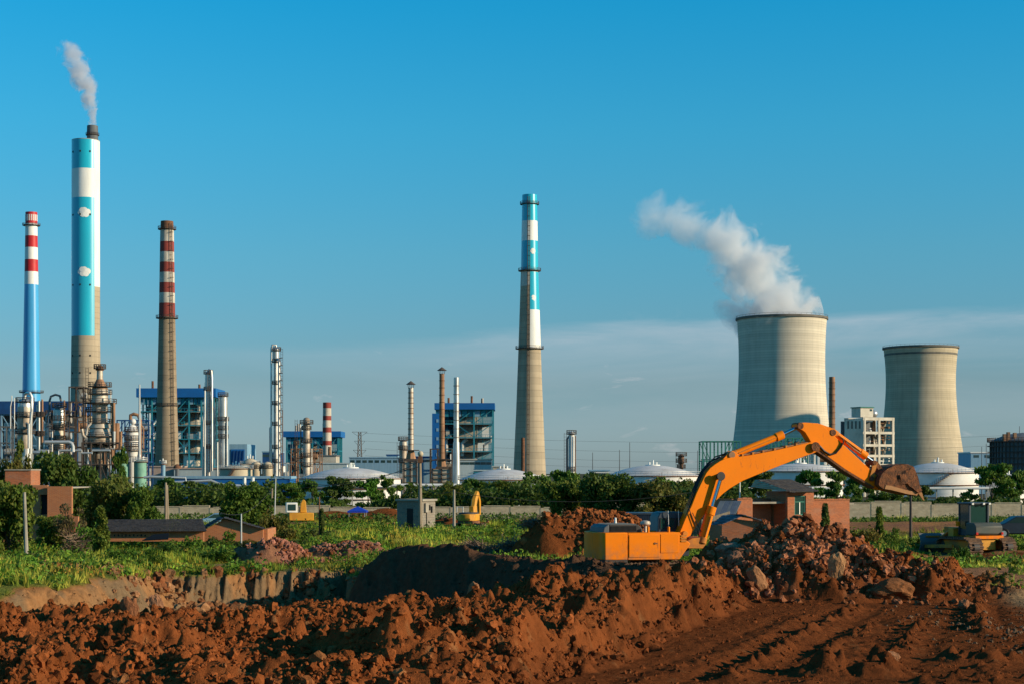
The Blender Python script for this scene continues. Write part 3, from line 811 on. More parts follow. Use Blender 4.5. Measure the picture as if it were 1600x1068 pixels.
def chimney(name, px, D, prof, bands, label, platforms=(), n=40, group=None, ladder=None, flue=True, base_py=None):
    """prof: (photo row, half width in photo px) from the top down; bands: (row top, row bottom, material, part name)"""
    k = D / F
    x, y = X(px, D), D
    zb = GP
    rows = [p[0] for p in prof]; hw = [p[1] for p in prof]
    t = thing(name, label, 'chimney', (x, y, zb), group)
    def rad(row): return float(np.interp(row, rows, hw)) * k
    for r0, r1, mt, nm in bands:
        rr = [r0] + [q for q in rows if r0 < q < r1] + [r1]
        steps = []
        for a, b in zip(rr[:-1], rr[1:]):
            for i in range(3): steps.append(a + (b - a) * i / 3)
        steps.append(r1)
        pr = [(rad(q), Z(q, D)) for q in steps][::-1]
        if r1 == rows[-1] or r1 >= bands[-1][1]: pr = [(pr[0][0] * 1.02, zb)] + pr
        m = MB().lathe((x, y, 0), pr, n)
        if r0 == rows[0]:       # the mouth: a thick lip and a dark bore
            R0 = rad(r0); zt = Z(r0, D)
            m.lathe((x, y, zt), [(R0, 0), (R0 * 0.86, 0), (R0 * 0.86, -4)], n)
        m.build(nm, M[mt], t)
    if flue:
        R0 = rad(rows[0]) * 0.855; zt = Z(rows[0], D)
        MB().lathe((x, y, zt), [(R0, -0.3), (R0, -9), (0.01, -9)], n).build('flue', M['dark'], t)
    for row, w in platforms:
        ring_platform((x, y), rad(row), Z(row, D), w, M['frame_dark'], t)
    if ladder is not None:
        m = MB()
        a = R(ladder)
        z0, z1 = zb, Z(rows[0] + 4, D)
        N_ = 60
        def pt(z, off, dr=0.35):
            row = HZ - (z - EYE) / k
            rr = rad(row) + dr
            return (x + math.cos(a) * rr - math.sin(a) * off, y + math.sin(a) * rr + math.cos(a) * off, z)
        for s_ in (-0.45, 0.45):
            m.tube([pt(z0 + (z1 - z0) * i / 20, s_) for i in range(21)], 0.12, 4)
        for i in range(N_):
            z = z0 + (z1 - z0) * i / N_
            m.beam(pt(z, -0.45), pt(z, 0.45), 0.1)
            if i % 2 == 0: m.tube([pt(z, -.6), pt(z, -.6, 1.0), pt(z, .6, 1.0), pt(z, .6)], 0.07, 4)
        m.build('ladder', M['frame_dark'], t)
    return t

# red, white and blue chimney at the left edge
t = chimney('chimney', 49, 850, [(332, 9), (353, 9.2), (445, 10.6), (613, 13.6), (700, 15.2)],
    [(332, 350, 'red_p', 'crown'), (350, 369, 'white_p', 'paint_band'), (369, 387, 'red_p', 'paint_band'), (387, 406, 'white_p', 'paint_band'),
     (406, 425, 'red_p', 'paint_band'), (425, 445, 'white_p', 'paint_band'), (445, 700, 'blue_ch', 'shaft')],
    'slim chimney at the left edge, red and white bands over a sky blue shaft', [(353, 1.4), (613, 1.6)])
m = MB()
for i in range(18):     # the white slots round the crown
    a = 2 * math.pi * (i + .5) / 18
    c_ = (X(49, 850), 850)
    m.box((c_[0] + math.cos(a) * 2.99, c_[1] + math.sin(a) * 2.99, Z(341, 850)), (0.16, 0.5, 3.2), a)
m.build('vent_slots', M['white_p'], t)

# the broad cyan chimney with an inner flue
D = 800; k = D / F
cx_, cy0 = X(134, D), D
t = thing('chimney', 'broadest chimney, cyan with one white band and two painted white clouds', 'chimney', (cx_, cy0, GP))
def rbig(row): return float(np.interp(row, [221, 526, 600, 720], [21.4, 21.8, 22.8, 24.5])) * k
A0, A1 = R(270 - 116), R(270 + 52)           # the painted front, seen from the camera
def seg(r0, r1, mt, nm, a0, a1, n=30, base=False):
    pr = [(rbig(r0 + (r1 - r0) * i / 4), Z(r0 + (r1 - r0) * i / 4, D)) for i in range(5)][::-1]
    if base: pr = [(pr[0][0], GP)] + pr
    MB().lathe((cx_, cy0, 0), pr, n, a0, a1).build(nm, M[mt], t)
for r0, r1, mt in ((221, 266, 'cyan'), (266, 311, 'white_p'), (311, 526, 'cyan')):
    seg(r0, r1, mt, 'paint_band', A0, A1)
seg(221, 449, 'white_p', 'paint_strip', A1, A0 + 2 * math.pi)
seg(449, 526, 'shaft', 'shaft', A1, A0 + 2 * math.pi)
seg(526, 720, 'shaft', 'shaft', 0, 2 * math.pi, 40, True)
rt = rbig(221)
MB().lathe((cx_, cy0, Z(221, D)), [(rt, 0), (rt, .3), (0.01, 0.6)], 40).build('cap', M['concrete'], t)
fx = X(144.5, D)
MB().lathe((fx, cy0, 0), [(8.6*k, Z(222, D)), (8.6*k, Z(208, D)), (8.3*k, Z(197, D)), (7.4*k, Z(197, D)), (7.4*k, Z(205, D))], 28).build('flue', M['gas'], t)
MB().lathe((fx, cy0, Z(205, D)), [(7.4*k, 0), (.01, 0)], 28).build('flue_throat', M['dark'], t)
ring_platform((fx, cy0), 8.6*k, Z(212, D), 0.5, M['frame_dark'], t)
def cloud_patch(ccx, ccy, rfun, ang, row, w, h, Dd, parent):
    """painted cloud that follows the curve of the shaft"""
    m = MB(); kk = Dd / F
    lobes = [(-.55, 0, .42), (0.02, 0.18, .52), (.5, 0.05, .45), (-.2, -.2, .45), (.25, -.22, .45), (-.3, .25, .4)]
    pts, fs = [], []
    for li, (lx, lz, lr) in enumerate(lobes):
        b = len(pts); off = 0.05 + 0.012 * li
        for i in range(17):
            if i == 16: dx, dz = 0, 0
            else:
                a = 2 * math.pi * i / 16; dx, dz = math.cos(a) * lr * 0.95, math.sin(a) * lr * 0.75
            u = (lx + dx) * w / 2; z = Z(row, Dd) + (lz + dz) * h / 1.1
            rr = rfun(row); th = ang + u / rr
            pts.append((ccx + math.cos(th) * (rr + off), ccy + math.sin(th) * (rr + off), z))
        fs += [(b + 16, b + i, b + (i + 1) % 16) for i in range(16)]
    m.add(pts, fs)
    return m.build('painted_cloud', M['white_p'], parent)
for row in (335, 427): cloud_patch(cx_, cy0, rbig, R(270 + 8), row, 22 * k, 15 * k, D, t)
for a in (222, 262, 302):
    for row in (240, 338, 447, 556, 583):
        MB().box((cx_ + math.cos(R(a)) * rbig(row), cy0 + math.sin(R(a)) * rbig(row), Z(row, D)), (0.5, 0.6, 0.8), R(a)).build('inspection_port', M['dark'], t)

# red and white striped old chimney
chimney('chimney', 261, 640, [(346, 9.6), (362, 10.5), (498, 12.6), (634, 15.6), (725, 18.5)],
    [(346, 360, 'rust', 'crown'), (360, 378, 'dull_white', 'paint_band'), (378, 394, 'dull_red', 'paint_band'), (394, 410, 'dull_white', 'paint_band'),
     (410, 426, 'dull_red', 'paint_band'), (426, 442, 'dull_white', 'paint_band'), (442, 458, 'dull_red', 'paint_band'), (458, 474, 'dull_white', 'paint_band'),
     (474, 496, 'dull_red', 'paint_band'), (496, 725, 'shaft2', 'shaft')],
    'old tapering concrete chimney, faded red and white stripes on its upper third', [(359, 0.9), (498, 1.1), (634, 0.4)], ladder=-48)

# tall central chimney
D = 700
t = chimney('chimney', 827.5, D, [(305, 11.5), (330, 12), (424, 13.5), (545, 17.5), (640, 21), (740, 25.5)],
    [(305, 346, 'cyan', 'paint_band'), (346, 377, 'white_p', 'paint_band'), (377, 424, 'cyan', 'paint_band'), (424, 740, 'shaft', 'shaft')],
    'tall central chimney, cyan and white above and bare tapering concrete below', [(320, 0.8), (424, 1.1), (545, 1.2)], ladder=264, n=48)
def rc(row): return float(np.interp(row, [305, 330, 424, 545, 640, 740], [11.5, 12, 13.5, 17.5, 21, 25.5])) * D / F
def arc_part(r0, r1, mt, a0, a1, nm):
    pr = [(rc(r0 + (r1 - r0) * i / 5) + 0.06, Z(r0 + (r1 - r0) * i / 5, D)) for i in range(6)][::-1]
    MB().lathe((X(827.5, D), D, 0), pr, 24, a0, a1).build(nm, M[mt], t)
arc_part(426, 485, 'cyan', R(270), R(380), 'paint_band')
arc_part(485, 544, 'white_p', R(268), R(380), 'paint_band')
arc_part(426, 448, 'dull_white', R(160), R(270) - .01, 'paint_band')
for row in (394, 467): cloud_patch(X(827.5, D), D, rc, R(294), row, 9 * D / F, 9 * D / F, D, t)

# short striped stack
chimney('chimney', 511, 760, [(628, 6.4), (712, 7.2)],
    [(628, 637, 'dull_red', 'paint_band'), (637, 649, 'dull_white', 'paint_band'), (649, 656, 'dull_red', 'paint_band'), (656, 667, 'dull_white', 'paint_band'),
     (667, 675, 'dull_red', 'paint_band'), (675, 688, 'dull_white', 'paint_band'), (688, 695, 'dull_red', 'paint_band'), (695, 712, 'dull_white', 'paint_band')],
    'short stack striped dull red and white in front of the small blue roofed boiler house')

def capped_stack(px, D, top, bot, hw, cone, label, mt='steel_old', cap=True, house=True):
    k = D / F; x = X(px, D)
    t = thing('stack', label, 'stack', (x, D, GP))
    MB().cyl((x, D, Z(bot, D)), (x, D, Z(top, D)), hw * k * 1.12, hw * k, 18).build('flue', M[mt], t)
    m = MB()
    for i in range(1, 12):
        z = Z(bot + (top - bot) * i / 12, D)
        MB().lathe((x, D, z), [(hw * k * 1.0, 0), (hw * k * 1.25, 0), (hw * k * 1.25, .12), (hw * k, .12)], 12).build('stiffening_ring', M['rust'], t)
    pass
    if cap:
        z = Z(top, D); m = MB()
        m.lathe((x, D, z + .9), [(hw * k * 2.0, 0), (0.05, 1.0)], 18); m.lathe((x, D, z + .88), [(0.01, 0), (hw * k * 2.0, 0)], 18)
        for i in range(4):
            a = i * math.pi / 2 + .4
            m.beam((x + math.cos(a) * hw * k, D + math.sin(a) * hw * k, z - .2), (x + math.cos(a) * hw * k * 1.3, D + math.sin(a) * hw * k * 1.3, z + 1.0), 0.14)
        m.build('rain_cap', M['frame_dark'], t)
    if cone:
        (r0, r1, w1) = cone
        m = MB(); m.cyl((x, D, Z(r1, D)), (x, D, Z(r0, D)), w1 * k, hw * k * 1.2, 8); m.build('hood', M['rust_pipe'], t)
        MB().bx(x - w1 * k * 1.35, x + w1 * k * 1.35, D - w1 * k, D + w1 * k, Z(r1 + 3, D), Z(r1, D)).build('platform', M['frame_dark'], t)
        MB().bx(x - w1*k*1.6, x + w1*k*1.6, D - w1*k*1.2, D + w1*k*1.2, Z(r0 + 1.2, D), Z(r0, D)).build('platform', M['frame_dark'], t)
    if house:
        (h0, h1, w2) = house
        f = MB(); f.bx(x - w2 * k, x + w2 * k, D - 2, D + 2, GP if h1 > 745 else Z(h1, D), Z(h0, D)); f.build('heater_box', M['equip'], t)
        for s in (-1, 0, 1):
            m = MB().bx(x + s * w2 * k - .18, x + s * w2 * k + .18, D - 2.3, D - 2.0, GP, Z(h0, D)); m.build('column', M['frame_dark'], t)
        for r in np.linspace(h0, h1, 4):
            MB().bx(x - w2 * k * 1.1, x + w2 * k * 1.1, D - 2.65, D - 2.3, Z(r + 1, D), Z(r, D)).build('beam', M['frame_dark'], t)
    return t
capped_stack(642, 460, 605, 702, 3.9, (702, 716, 8), 'thin brown stack with a conical rain cap, leftmost of the three in the middle', house=(720, 752, 10))
capped_stack(690.5, 480, 583, 718, 3.9, (716, 728, 7), 'tall thin rusty stack with a rain cap in front of the blue boiler house', mt='rust_pipe', house=(731, 752, 14))
t = capped_stack(713, 470, 589, 750, 4.0, None, 'bright aluminium stack without a cap, right of the rusty capped one', mt='steel', cap=False, house=False)
MB().cyl((X(713, 470), 470, GP), (X(713, 470), 470, Z(690, 470)), 6.9 * 470 / F, 5 * 470 / F, 20, False).build('lower_shaft', M['steel'], t)
t = capped_stack(817, 600, 683, 731, 2.7, None, 'short rusty flare pipe against the foot of the central chimney', mt='rust', cap=False, house=False)
MB().cyl((X(817, 600), 600, GP), (X(817, 600), 600, Z(730, 600)), 0.7, n=10).build('riser', M['rust'], t)
t = capped_stack(1300, 640, 588, 700, 4.6, None, 'dark banded stack between the two cooling towers', mt='rust_pipe', cap=False, house=False)
MB().cyl((X(1300, 640), 640, GP), (X(1300, 640), 640, Z(668, 640)), 5.6 * 640 / F, 4.9 * 640 / F, 18, False).build('sleeve', M['steel'], t)
capped_stack(515, 720, 697, 722, 2.4, None, 'squat brown flue right of the short striped stack', mt='rust_pipe', cap=False, house=(722, 740, 5))

# ---------------------------------------------------------------- cooling towers
def cooling_tower(x, D, rows, hws, label, zt=None, nm='cooling_tower', mt='shell'):
    k = D / F
    t = thing(nm, label, 'cooling tower', (x, D, GP))
    zz = [Z(r, D) for r in rows]; rr = [w * k for w in hws]
    zs = np.linspace(zz[0], GP + 7, 26)
    # smooth hyperbola through the measured widths
    r_at = lambda z: float(np.interp(z, zz[::-1], rr[::-1]))
    co = np.polyfit(zz, np.array(rr) ** 2, 3)
    prof = [(math.sqrt(max(np.polyval(co, z), 1)), z) for z in zs][::-1]
    MB().lathe((x, D, 0), prof, 96).build('shell', M[mt], t, angle=60)
    Rt = prof[-1][0]
    MB().lathe((x, D, zz[0]), [(Rt, -1.0), (Rt + .8, -1.0), (Rt + .8, .25), (Rt - .6, .25), (Rt - .6, -6)], 96).build('rim', M['shell_rim'], t)
    MB().lathe((x, D, 0), [(p[0] - .5, p[1]) for p in prof], 64).build('inner_shell', M['shell_rim'], t)
    R1 = prof[0][0]
    m = MB()
    for i in range(44):
        a = 2 * math.pi * i / 44
        for s in (-1, 1):
            b = a + s * math.pi / 44
            m.beam((x + math.cos(b) * (R1 + 2.5), D + math.sin(b) * (R1 + 2.5), GP), (x + math.cos(a) * R1, D + math.sin(a) * R1, GP + 7.3), .8)
    m.build('raking_columns', M['shell_rim'], t)['kind'] = 'stuff'
    q = MB()
    q.lathe((x, D, zz[0] + 1.2), [(Rt + .5, 0), (Rt + .62, 0), (Rt + .62, .12), (Rt + .5, .12)], 96)
    for i in range(48):
        a = 2 * math.pi * i / 48
        q.beam((x + math.cos(a) * (Rt + .55), D + math.sin(a) * (Rt + .55), zz[0] + .2), (x + math.cos(a) * (Rt + .55), D + math.sin(a) * (Rt + .55), zz[0] + 1.25), .1)
    q.build('railing', M['frame_dark'], t)
    return t, Rt, zz[0]
ROWS = [498, 540, 580, 620, 660, 700, 745]
T1, R1_, Z1_ = cooling_tower(X(1221.5, 1000), 1000, ROWS, [69.5, 67, 67, 68.5, 72, 77, 83.5], 'larger and nearer concrete cooling tower with white steam rising from it')
T2, R2_, Z2_ = cooling_tower(X(1438.5, 1230), 1230, [543, 580, 620, 660, 700, 745], [57, 53.5, 54, 57.5, 63.5, 71], 'smaller and farther concrete cooling tower at the right, without steam', mt='shell_far')
# the third tower of the row stands out of view to the right and shades the first
sx_, sy_ = math.sin(SUN_AZ), math.cos(SUN_AZ)
L3 = 192
T3, _, _ = cooling_tower(X(1221.5, 1000) + sx_ * L3 - 11, 1000 + sy_ * L3 - 36.5, ROWS, [69.5, 67, 67, 68.5, 72, 77, 83.5], 'third cooling tower of the row, beyond the right edge')

# ---------------------------------------------------------------- steel framed boiler houses
def lattice(t, x0, x1, y, z0, z1, nx, nz, mt, w=0.5, brace=True, names=('column', 'beam', 'brace'), seed=0):
    r = random.Random(seed)
    for i in range(nx + 1):
        x = x0 + (x1 - x0) * i / nx
        MB().bx(x - w/2, x + w/2, y - w/2, y + w/2, z0, z1).build(names[0], M[mt], t, smooth=False)
    for j in range(1, nz + 1):
        z = z0 + (z1 - z0) * j / nz
        MB().bx(x0 - w * .4, x1 + w * .4, y - w * .42, y + w * .42, z - w * .7, z).build(names[1], M[mt], t, smooth=False)
    if brace:
        for i in range(nx):
            xa, xb = x0 + (x1 - x0) * i / nx, x0 + (x1 - x0) * (i + 1) / nx
            for j in range(nz):
                if r.random() < 0.55:
                    za, zb = z0 + (z1 - z0) * j / nz, z0 + (z1 - z0) * (j + 1) / nz
                    if r.random() < .5: xa_, xb_ = xb, xa
                    else: xa_, xb_ = xa, xb
                    MB().beam((xa_, y, za), (xb_, y, zb), w * .5).build(names[2], M[mt], t, smooth=False)

def boiler_house(px0, px1, top, bot, D, depth, label, mt='frame_teal', nx=5, nz=7, seed=1, roof_h=14, roof_over=4, side=None, eq=10):
    k = D / F; r = random.Random(seed)
    x0, x1, z1 = X(px0, D), X(px1, D), Z(top, D); z0 = GP
    rz = Z(top + roof_h, D)
    t = thing('boiler_house', label, 'boiler house', ((x0 + x1) / 2, D, GP))
    MB().bx(x0 - roof_over * k, x1 + roof_over * k, D - 1.5, D + depth + 1.5, rz, z1).build('roof', M['blue_clad'], t, smooth=False)
    w = 2.2 * k
    lattice(t, x0, x1, D, z0, rz, nx, nz, mt, w, seed=seed)
    lattice(t, x0, x1, D + depth, z0, rz, nx, nz, mt, w, brace=False, seed=seed + 1)
    for s, xx in (('l', x0), ('r', x1)):
        for j in range(1, nz + 1):
            z = z0 + (rz - z0) * j / nz
            MB().bx(xx - w * .35, xx + w * .35, D + w * .5, D + depth - w * .5, z - w * .6, z - .03).build('beam', M[mt], t, smooth=False)
        for i in range(1, 3):
            y = D + depth * i / 3
            MB().bx(xx - w * .45, xx + w * .45, y - w / 2, y + w / 2, z0, rz).build('column', M[mt], t, smooth=False)
    for j in range(1, nz):
        z = z0 + (rz - z0) * j / nz
        MB().bx(x0 + w, x1 - w, D + w, D + depth - w, z - .12 - .8 * w, z - .8 * w).build('floor', M['frame_dark'], t, smooth=False)
        m = MB()
        m.bx(x0, x1, D - w * .6, D - w * .6 + .12, z + 1.1, z + 1.22)
        for i in range(24):
            xx = x0 + (x1 - x0) * i / 23
            m.bx(xx - .05, xx + .05, D - w * .6, D - w * .6 + .1, z, z + 1.1)
        m.build('railing', M[mt], t, smooth=False)
    lattice(t, x0 + w, x1 - w, D + 3.2, z0, rz, nx * 2, nz * 2, mt, w * .45, seed=seed + 7)
    # louvred band under the roof
    for i in range(nx * 3):
        xx = x0 + (x1 - x0) * (i + .5) / (nx * 3)
        MB().bx(xx - (x1 - x0) / (nx * 3) * .42, xx + (x1 - x0) / (nx * 3) * .42, D + w * .8, D + w * .8 + .2, rz - 11 * k, rz - .05).build('louvre', M['frame_teal'] if i % 3 else M['blue_pale'], t, smooth=False)
    # the boiler and its ducts inside
    cw = (x1 - x0)
    MB().bx(x0 + cw * .30, x0 + cw * .72, D + depth * .42, D + depth * .8, z0, rz - 2).build('boiler_casing', M['equip'], t, smooth=False)
    MB().bx(x0 + cw * .06, x0 + cw * .26, D + depth * .5, D + depth * .8, z0, z0 + (rz - z0) * .7).build('boiler_casing', M['gas'], t, smooth=False)
    MB().bx(x0 + cw * .03, x1 - cw * .03, D + depth * .9, D + depth * .92, z0, rz - .1).build('back_wall', M['blue_pale'], t, smooth=False)
    for i in range(eq):
        xx = x0 + cw * r.uniform(.08, .9); j = r.randrange(0, nz)
        z = z0 + (rz - z0) * j / nz; hh = (rz - z0) / nz * r.uniform(.35, .8); ww = cw * r.uniform(.05, .16)
        MB().bx(xx - ww / 2, xx + ww / 2, D + depth * .12, D + depth * r.uniform(.2, .35), z + .05, z + hh).build('equipment_box', M[r.choice(['equip', 'white_p', 'galv', 'gas'])], t, smooth=False)
    for i in range(eq):
        xx = x0 + cw * r.uniform(.08, .9); za = z0 + (rz - z0) * r.uniform(.05, .6); L_ = cw * r.uniform(.1, .3); rad = r.uniform(.4, .9)
        if r.random() < .5: pts = [(xx, D + 3, za), (xx, D + 3, za + L_), (xx + 2, D + 3, za + L_ + 2)]
        else: pts = [(xx, D + 3, za), (min(xx + L_, x1 - 1), D + 3, za + L_ * .4), (min(xx + L_, x1 - 1), D + 3, za + L_)]
        MB().tube(pts, rad, 8).build('duct', M[r.choice(['galv', 'steel', 'white_p'])], t)
    for i in range(4):
        xx = x0 + cw * r.uniform(.05, .95)
        MB().cyl((xx, D + depth * .4, z1), (xx, D + depth * .4, z1 + r.uniform(2, 4)), .5, n=8).build('roof_vent', M[r.choice(['rust', 'equip'])], t)
    return t
bh = boiler_house(218, 334, 606, 725, 700, 20, 'large boiler house with dark blue roof and teal frame behind the old striped chimney', nx=6, nz=7, seed=3, eq=14)
boiler_house(682, 770, 629, 738, 750, 22, 'boiler house with blue roof and teal braced frame, left of the central chimney', nx=3, nz=6, seed=5, roof_h=10, roof_over=3)
boiler_house(448, 528, 673, 735, 820, 18, 'small boiler house with overhanging blue roof behind the short striped stack', nx=4, nz=4, seed=8, roof_h=9, roof_over=5, eq=8)
# blue stair tower stuck to the middle boiler house
D = 748
t = thing('stair_tower', 'navy clad stair tower on the left side of the middle boiler house', 'stair tower', (X(680, D), D, GP))
MB().bx(X(675, D), X(686.5, D), D + 1, D + 20, GP, Z(645, D)).build('wall', M['blue_clad'], t, smooth=False)
for i, row in enumerate((654, 668, 682, 694, 707, 719)):
    MB().bx(X(681.5, D), X(685, D), D + .85, D + 1.05, Z(row + 5, D), Z(row, D)).build('window', M['blue_pale'], t, smooth=False)

# far left dark blue building with lean-to bays
D = 760
t = thing('turbine_hall', 'long dark blue roofed hall at the left edge behind the refinery columns', 'hall', (X(0, D), D, GP))
MB().bx(X(-60, D), X(122, D), D, D + 30, Z(646, D), Z(626, D)).build('roof', M['frame_navy'], t, smooth=False)
MB().bx(X(-60, D) + 2, X(122, D) - 2, D + 8, D + 28, GP, Z(646, D)).build('wall', M['gas'], t, smooth=False)
lattice(t, X(-58, D), X(120, D), D + 1, GP, Z(646, D), 12, 5, 'blue_pale', .7, seed=4)
for i in range(8):
    MB().bx(X(-40 + i * 20, D), X(-28 + i * 20, D), D + 6, D + 8, Z(700, D), Z(700, D) + (6 + 3 * (i % 3))).build('equipment_box', M[['equip', 'galv', 'white_p'][i % 3]], t, smooth=False)
# grey-blue hall with an open blue front
D = 720
t = thing('hall', 'pale grey hall with an open dark blue front, beside the tall tank column', 'hall', (X(372, D), D, GP))
MB().bx(X(358, D), X(386, D), D + .3, D + 25, GP, Z(693, D)).build('wall', M['blue_pale'], t, smooth=False)
MB().bx(X(361, D), X(382, D), D, D + .28, GP, Z(701, D)).build('door', M['blue_clad'], t, smooth=False)
for i in range(4): MB().beam((X(364 + i * 5, D), D - .3, Z(728, D)), (X(366 + i * 5, D), D - .3, Z(703, D)), .5).build('brace', M['frame_navy'], t)

def shed(nm, label, px0, px1, top, D, depth, wall, roofm, windows=0, eave=2, ridge=0):
    t = thing(nm, label, 'building', (X((px0 + px1) / 2, D), D, GP))
    x0, x1, z1 = X(px0, D), X(px1, D), Z(top, D)
    k = D / F
    MB().bx(x0, x1, D, D + depth, GP, z1 - eave * k).build('wall', M[wall], t, smooth=False)
    if ridge:
        a = [(x0 - .3, D - .4, z1 - eave * k), (x0 - .3, D + depth / 2, z1 + ridge * k), (x0 - .3, D + depth + .4, z1 - eave * k)]
        b = [(x1 + .3, p[1], p[2]) for p in a]
        MB().prism(a, b).build('roof', M[roofm], t, smooth=False)
    else:
        MB().bx(x0 - .3, x1 + .3, D - .3, D + depth + .3, z1 - eave * k, z1).build('roof', M[roofm], t, smooth=False)
    for i in range(windows):
        xx = x0 + (x1 - x0) * (i + .5) / windows
        MB().bx(xx - 1.1, xx + 1.1, D - .06, D + .1, z1 - 9 * k, z1 - 5 * k).build('window', M['glass'], t, smooth=False)
    return t
shed('long_shed', 'long low shed of bright blue sheet left of the first white tank', 268, 452, 743, 470, 14, 'blue_clad', 'blue_pale', ridge=0, eave=4)
shed('office_block', 'long pale blue two storey block behind the first white tank', 546, 632, 713, 850, 30, 'blue_pale', 'blue_pale', windows=9)
shed('annex', 'blue grey annex block between the white block and the middle boiler house', 630, 690, 712, 780, 30, 'blue_pale', 'blue_clad', windows=7)
shed('roof_house', 'small grey blue rooftop block above the long pale block', 604, 622, 709, 870, 10, 'blue_pale', 'frame_navy', windows=2)
shed('pump_house', 'pale green flat roofed pump house in front of the short striped stack', 486, 545, 722, 640, 20, 'grey_pale', 'grey_pale')
shed('duct_house', 'brownish deck block under the short striped stack', 488, 525, 710, 700, 14, 'equip', 'gas')
shed('pump_house', 'pinkish rendered block below the old striped chimney', 229, 277, 727, 560, 16, 'pinkish', 'pinkish')
shed('pump_house', 'long grey flat roofed store right of the mushroom vent', 272, 358, 730, 555, 12, 'grey_pale', 'pinkish')
shed('annex', 'low beige annex right of the middle boiler house', 770, 792, 727, 720, 14, 'equip', 'grey_pale')
shed('control_room', 'low pale wall block under the middle boiler house', 716, 768, 716, 700, 14, 'grey_pale', 'equip', windows=6)
shed('cabin', 'blue trimmed white flat cabin left of the third white tank', 922, 952, 733, 560, 8, 'tank_white', 'blue_pale', windows=3)
shed('store', 'white and blue industrial block left of the grey gas holder', 1517, 1551, 705, 700, 20, 'blue_pale', 'white_p', windows=2)
shed('stair_block', 'distant dark blue stepped block left of the tall slim column', 410, 436, 704, 900, 20, 'frame_navy', 'blue_pale', windows=4)
shed('substation', 'distant pale shed right of the middle stacks', 740, 800, 733, 650, 12, 'frame_teal', 'grey_pale', windows=8)

# ---------------------------------------------------------------- tanks with domed roofs
def tank(px, D, hw, top, edge, label, wallm='tank_white', roofm='tank_roof', rings=7, stairs=True, nm='storage_tank', grp=None):
    k = D / F; x = X(px, D); r = hw * k
    t = thing(nm, label, 'storage tank', (x, D, GP), grp)
    ze, zt = Z(edge, D), Z(top, D)
    nz = rings
    for i in range(nz):
        za, zb = GP + (ze - GP) * i / nz, GP + (ze - GP) * (i + 1) / nz
        rr = r + 0.03 * (i % 2)
        MB().lathe((x, D, 0), [(rr, za), (rr, zb), (rr - .1, zb)], 56).build('shell_course', M[wallm], t)
    prof = [(r * math.cos(a) + .001, (zt - ze) * math.sin(a)) for a in np.linspace(0, math.pi / 2, 9)]
    prof = [(r * (1 - (i / 9.0)) + .001, (zt - ze) * (1 - (1 - i / 9.0) ** 2)) for i in range(10)]
    MB().lathe((x, D, ze), prof, 56).build('domed_roof', M[roofm], t, angle=60)
    # wind girders, rails and hatches
    for zz in (ze - .2, ze - (ze - GP) * .35, ze - (ze - GP) * .68):
        MB().lathe((x, D, zz), [(r, 0), (r + .45, 0), (r + .45, .16), (r, .16)], 56).build('wind_girder', M['rust'], t)
    q = MB()
    for zz in (.5, 1.0): q.lathe((x, D, ze + zz), [(r + .32, 0), (r + .40, 0), (r + .40, .08), (r + .32, .08)], 56)
    for i in range(56):
        a = 2 * math.pi * i / 56
        q.beam((x + math.cos(a) * (r + .36), D + math.sin(a) * (r + .36), ze - .1), (x + math.cos(a) * (r + .36), D + math.sin(a) * (r + .36), ze + 1.05), .07)
    q.build('railing', M['galv'], t)
    q = MB()
    for i in range(3): q.cyl((x + (i - 1) * .9, D - .5, zt - .1), (x + (i - 1) * .9, D - .5, zt + .8 + .5 * (i % 2)), .22, n=8)
    q.lathe((x, D, zt - .1), [(r * .16, 0), (r * .16, .25), (.01, .3)], 24)
    q.build('roof_hatch', M['white_p'], t)
    if stairs:
        q = MB(); n_ = 30
        for i in range(n_):
            a = R(200) + i * .045; z = GP + (ze - GP) * i / n_
            q.box((x + math.cos(a) * (r + .6), D + math.sin(a) * (r + .6), z), (1.0, .5, .1), a)
            q.beam((x + math.cos(a) * (r + 1.1), D + math.sin(a) * (r + 1.1), z), (x + math.cos(a) * (r + 1.1), D + math.sin(a) * (r + 1.1), z + 1.1), .07)
        q.build('spiral_stair', M['rust'], t)
    return t
tank(548, 420, 78, 730, 746, 'leftmost big white domed storage tank, in front of the short striped stack')
tank(787, 430, 69, 732, 748, 'white domed storage tank in front of the foot of the central chimney')
tank(1020, 425, 72, 726, 742, 'white domed storage tank behind the trees left of the excavator boom')
tank(1250, 400, 66, 723, 735, 'white domed storage tank behind the brick house and under the boom')
tank(1465, 420, 62, 722, 737, 'white domed storage tank just right of the bucket, below the smaller cooling tower')
tank(1570, 430, 30, 739, 747, 'small pale domed tank at the right edge below the gas holder')
tank(369, 500, 25, 726, 731, 'cream tank beside the tall tank column at the left', 'tank_tan', 'tank_tan', 2, nm='process_tank')
tank(391, 560, 14, 715, 724, 'small cream tank left of the tall slim column', 'tank_tan', 'tank_tan', 2, False, nm='process_tank')
tank(192, 440, 9.5, 717, 721, 'green riveted tank, left one of the pair under the refinery towers', 'tank_green', 'tank_green', 2, False, nm='process_tank')
tank(219, 440, 9.5, 717, 720, 'green riveted tank, right one of the pair under the refinery towers', 'tank_green', 'tank_green', 2, False, nm='process_tank')
tank(255, 520, 3.3, 722, 724, 'tiny pale blue upright vessel by the pinkish block', 'blue_pale', 'blue_pale', 1, False, nm='process_tank')

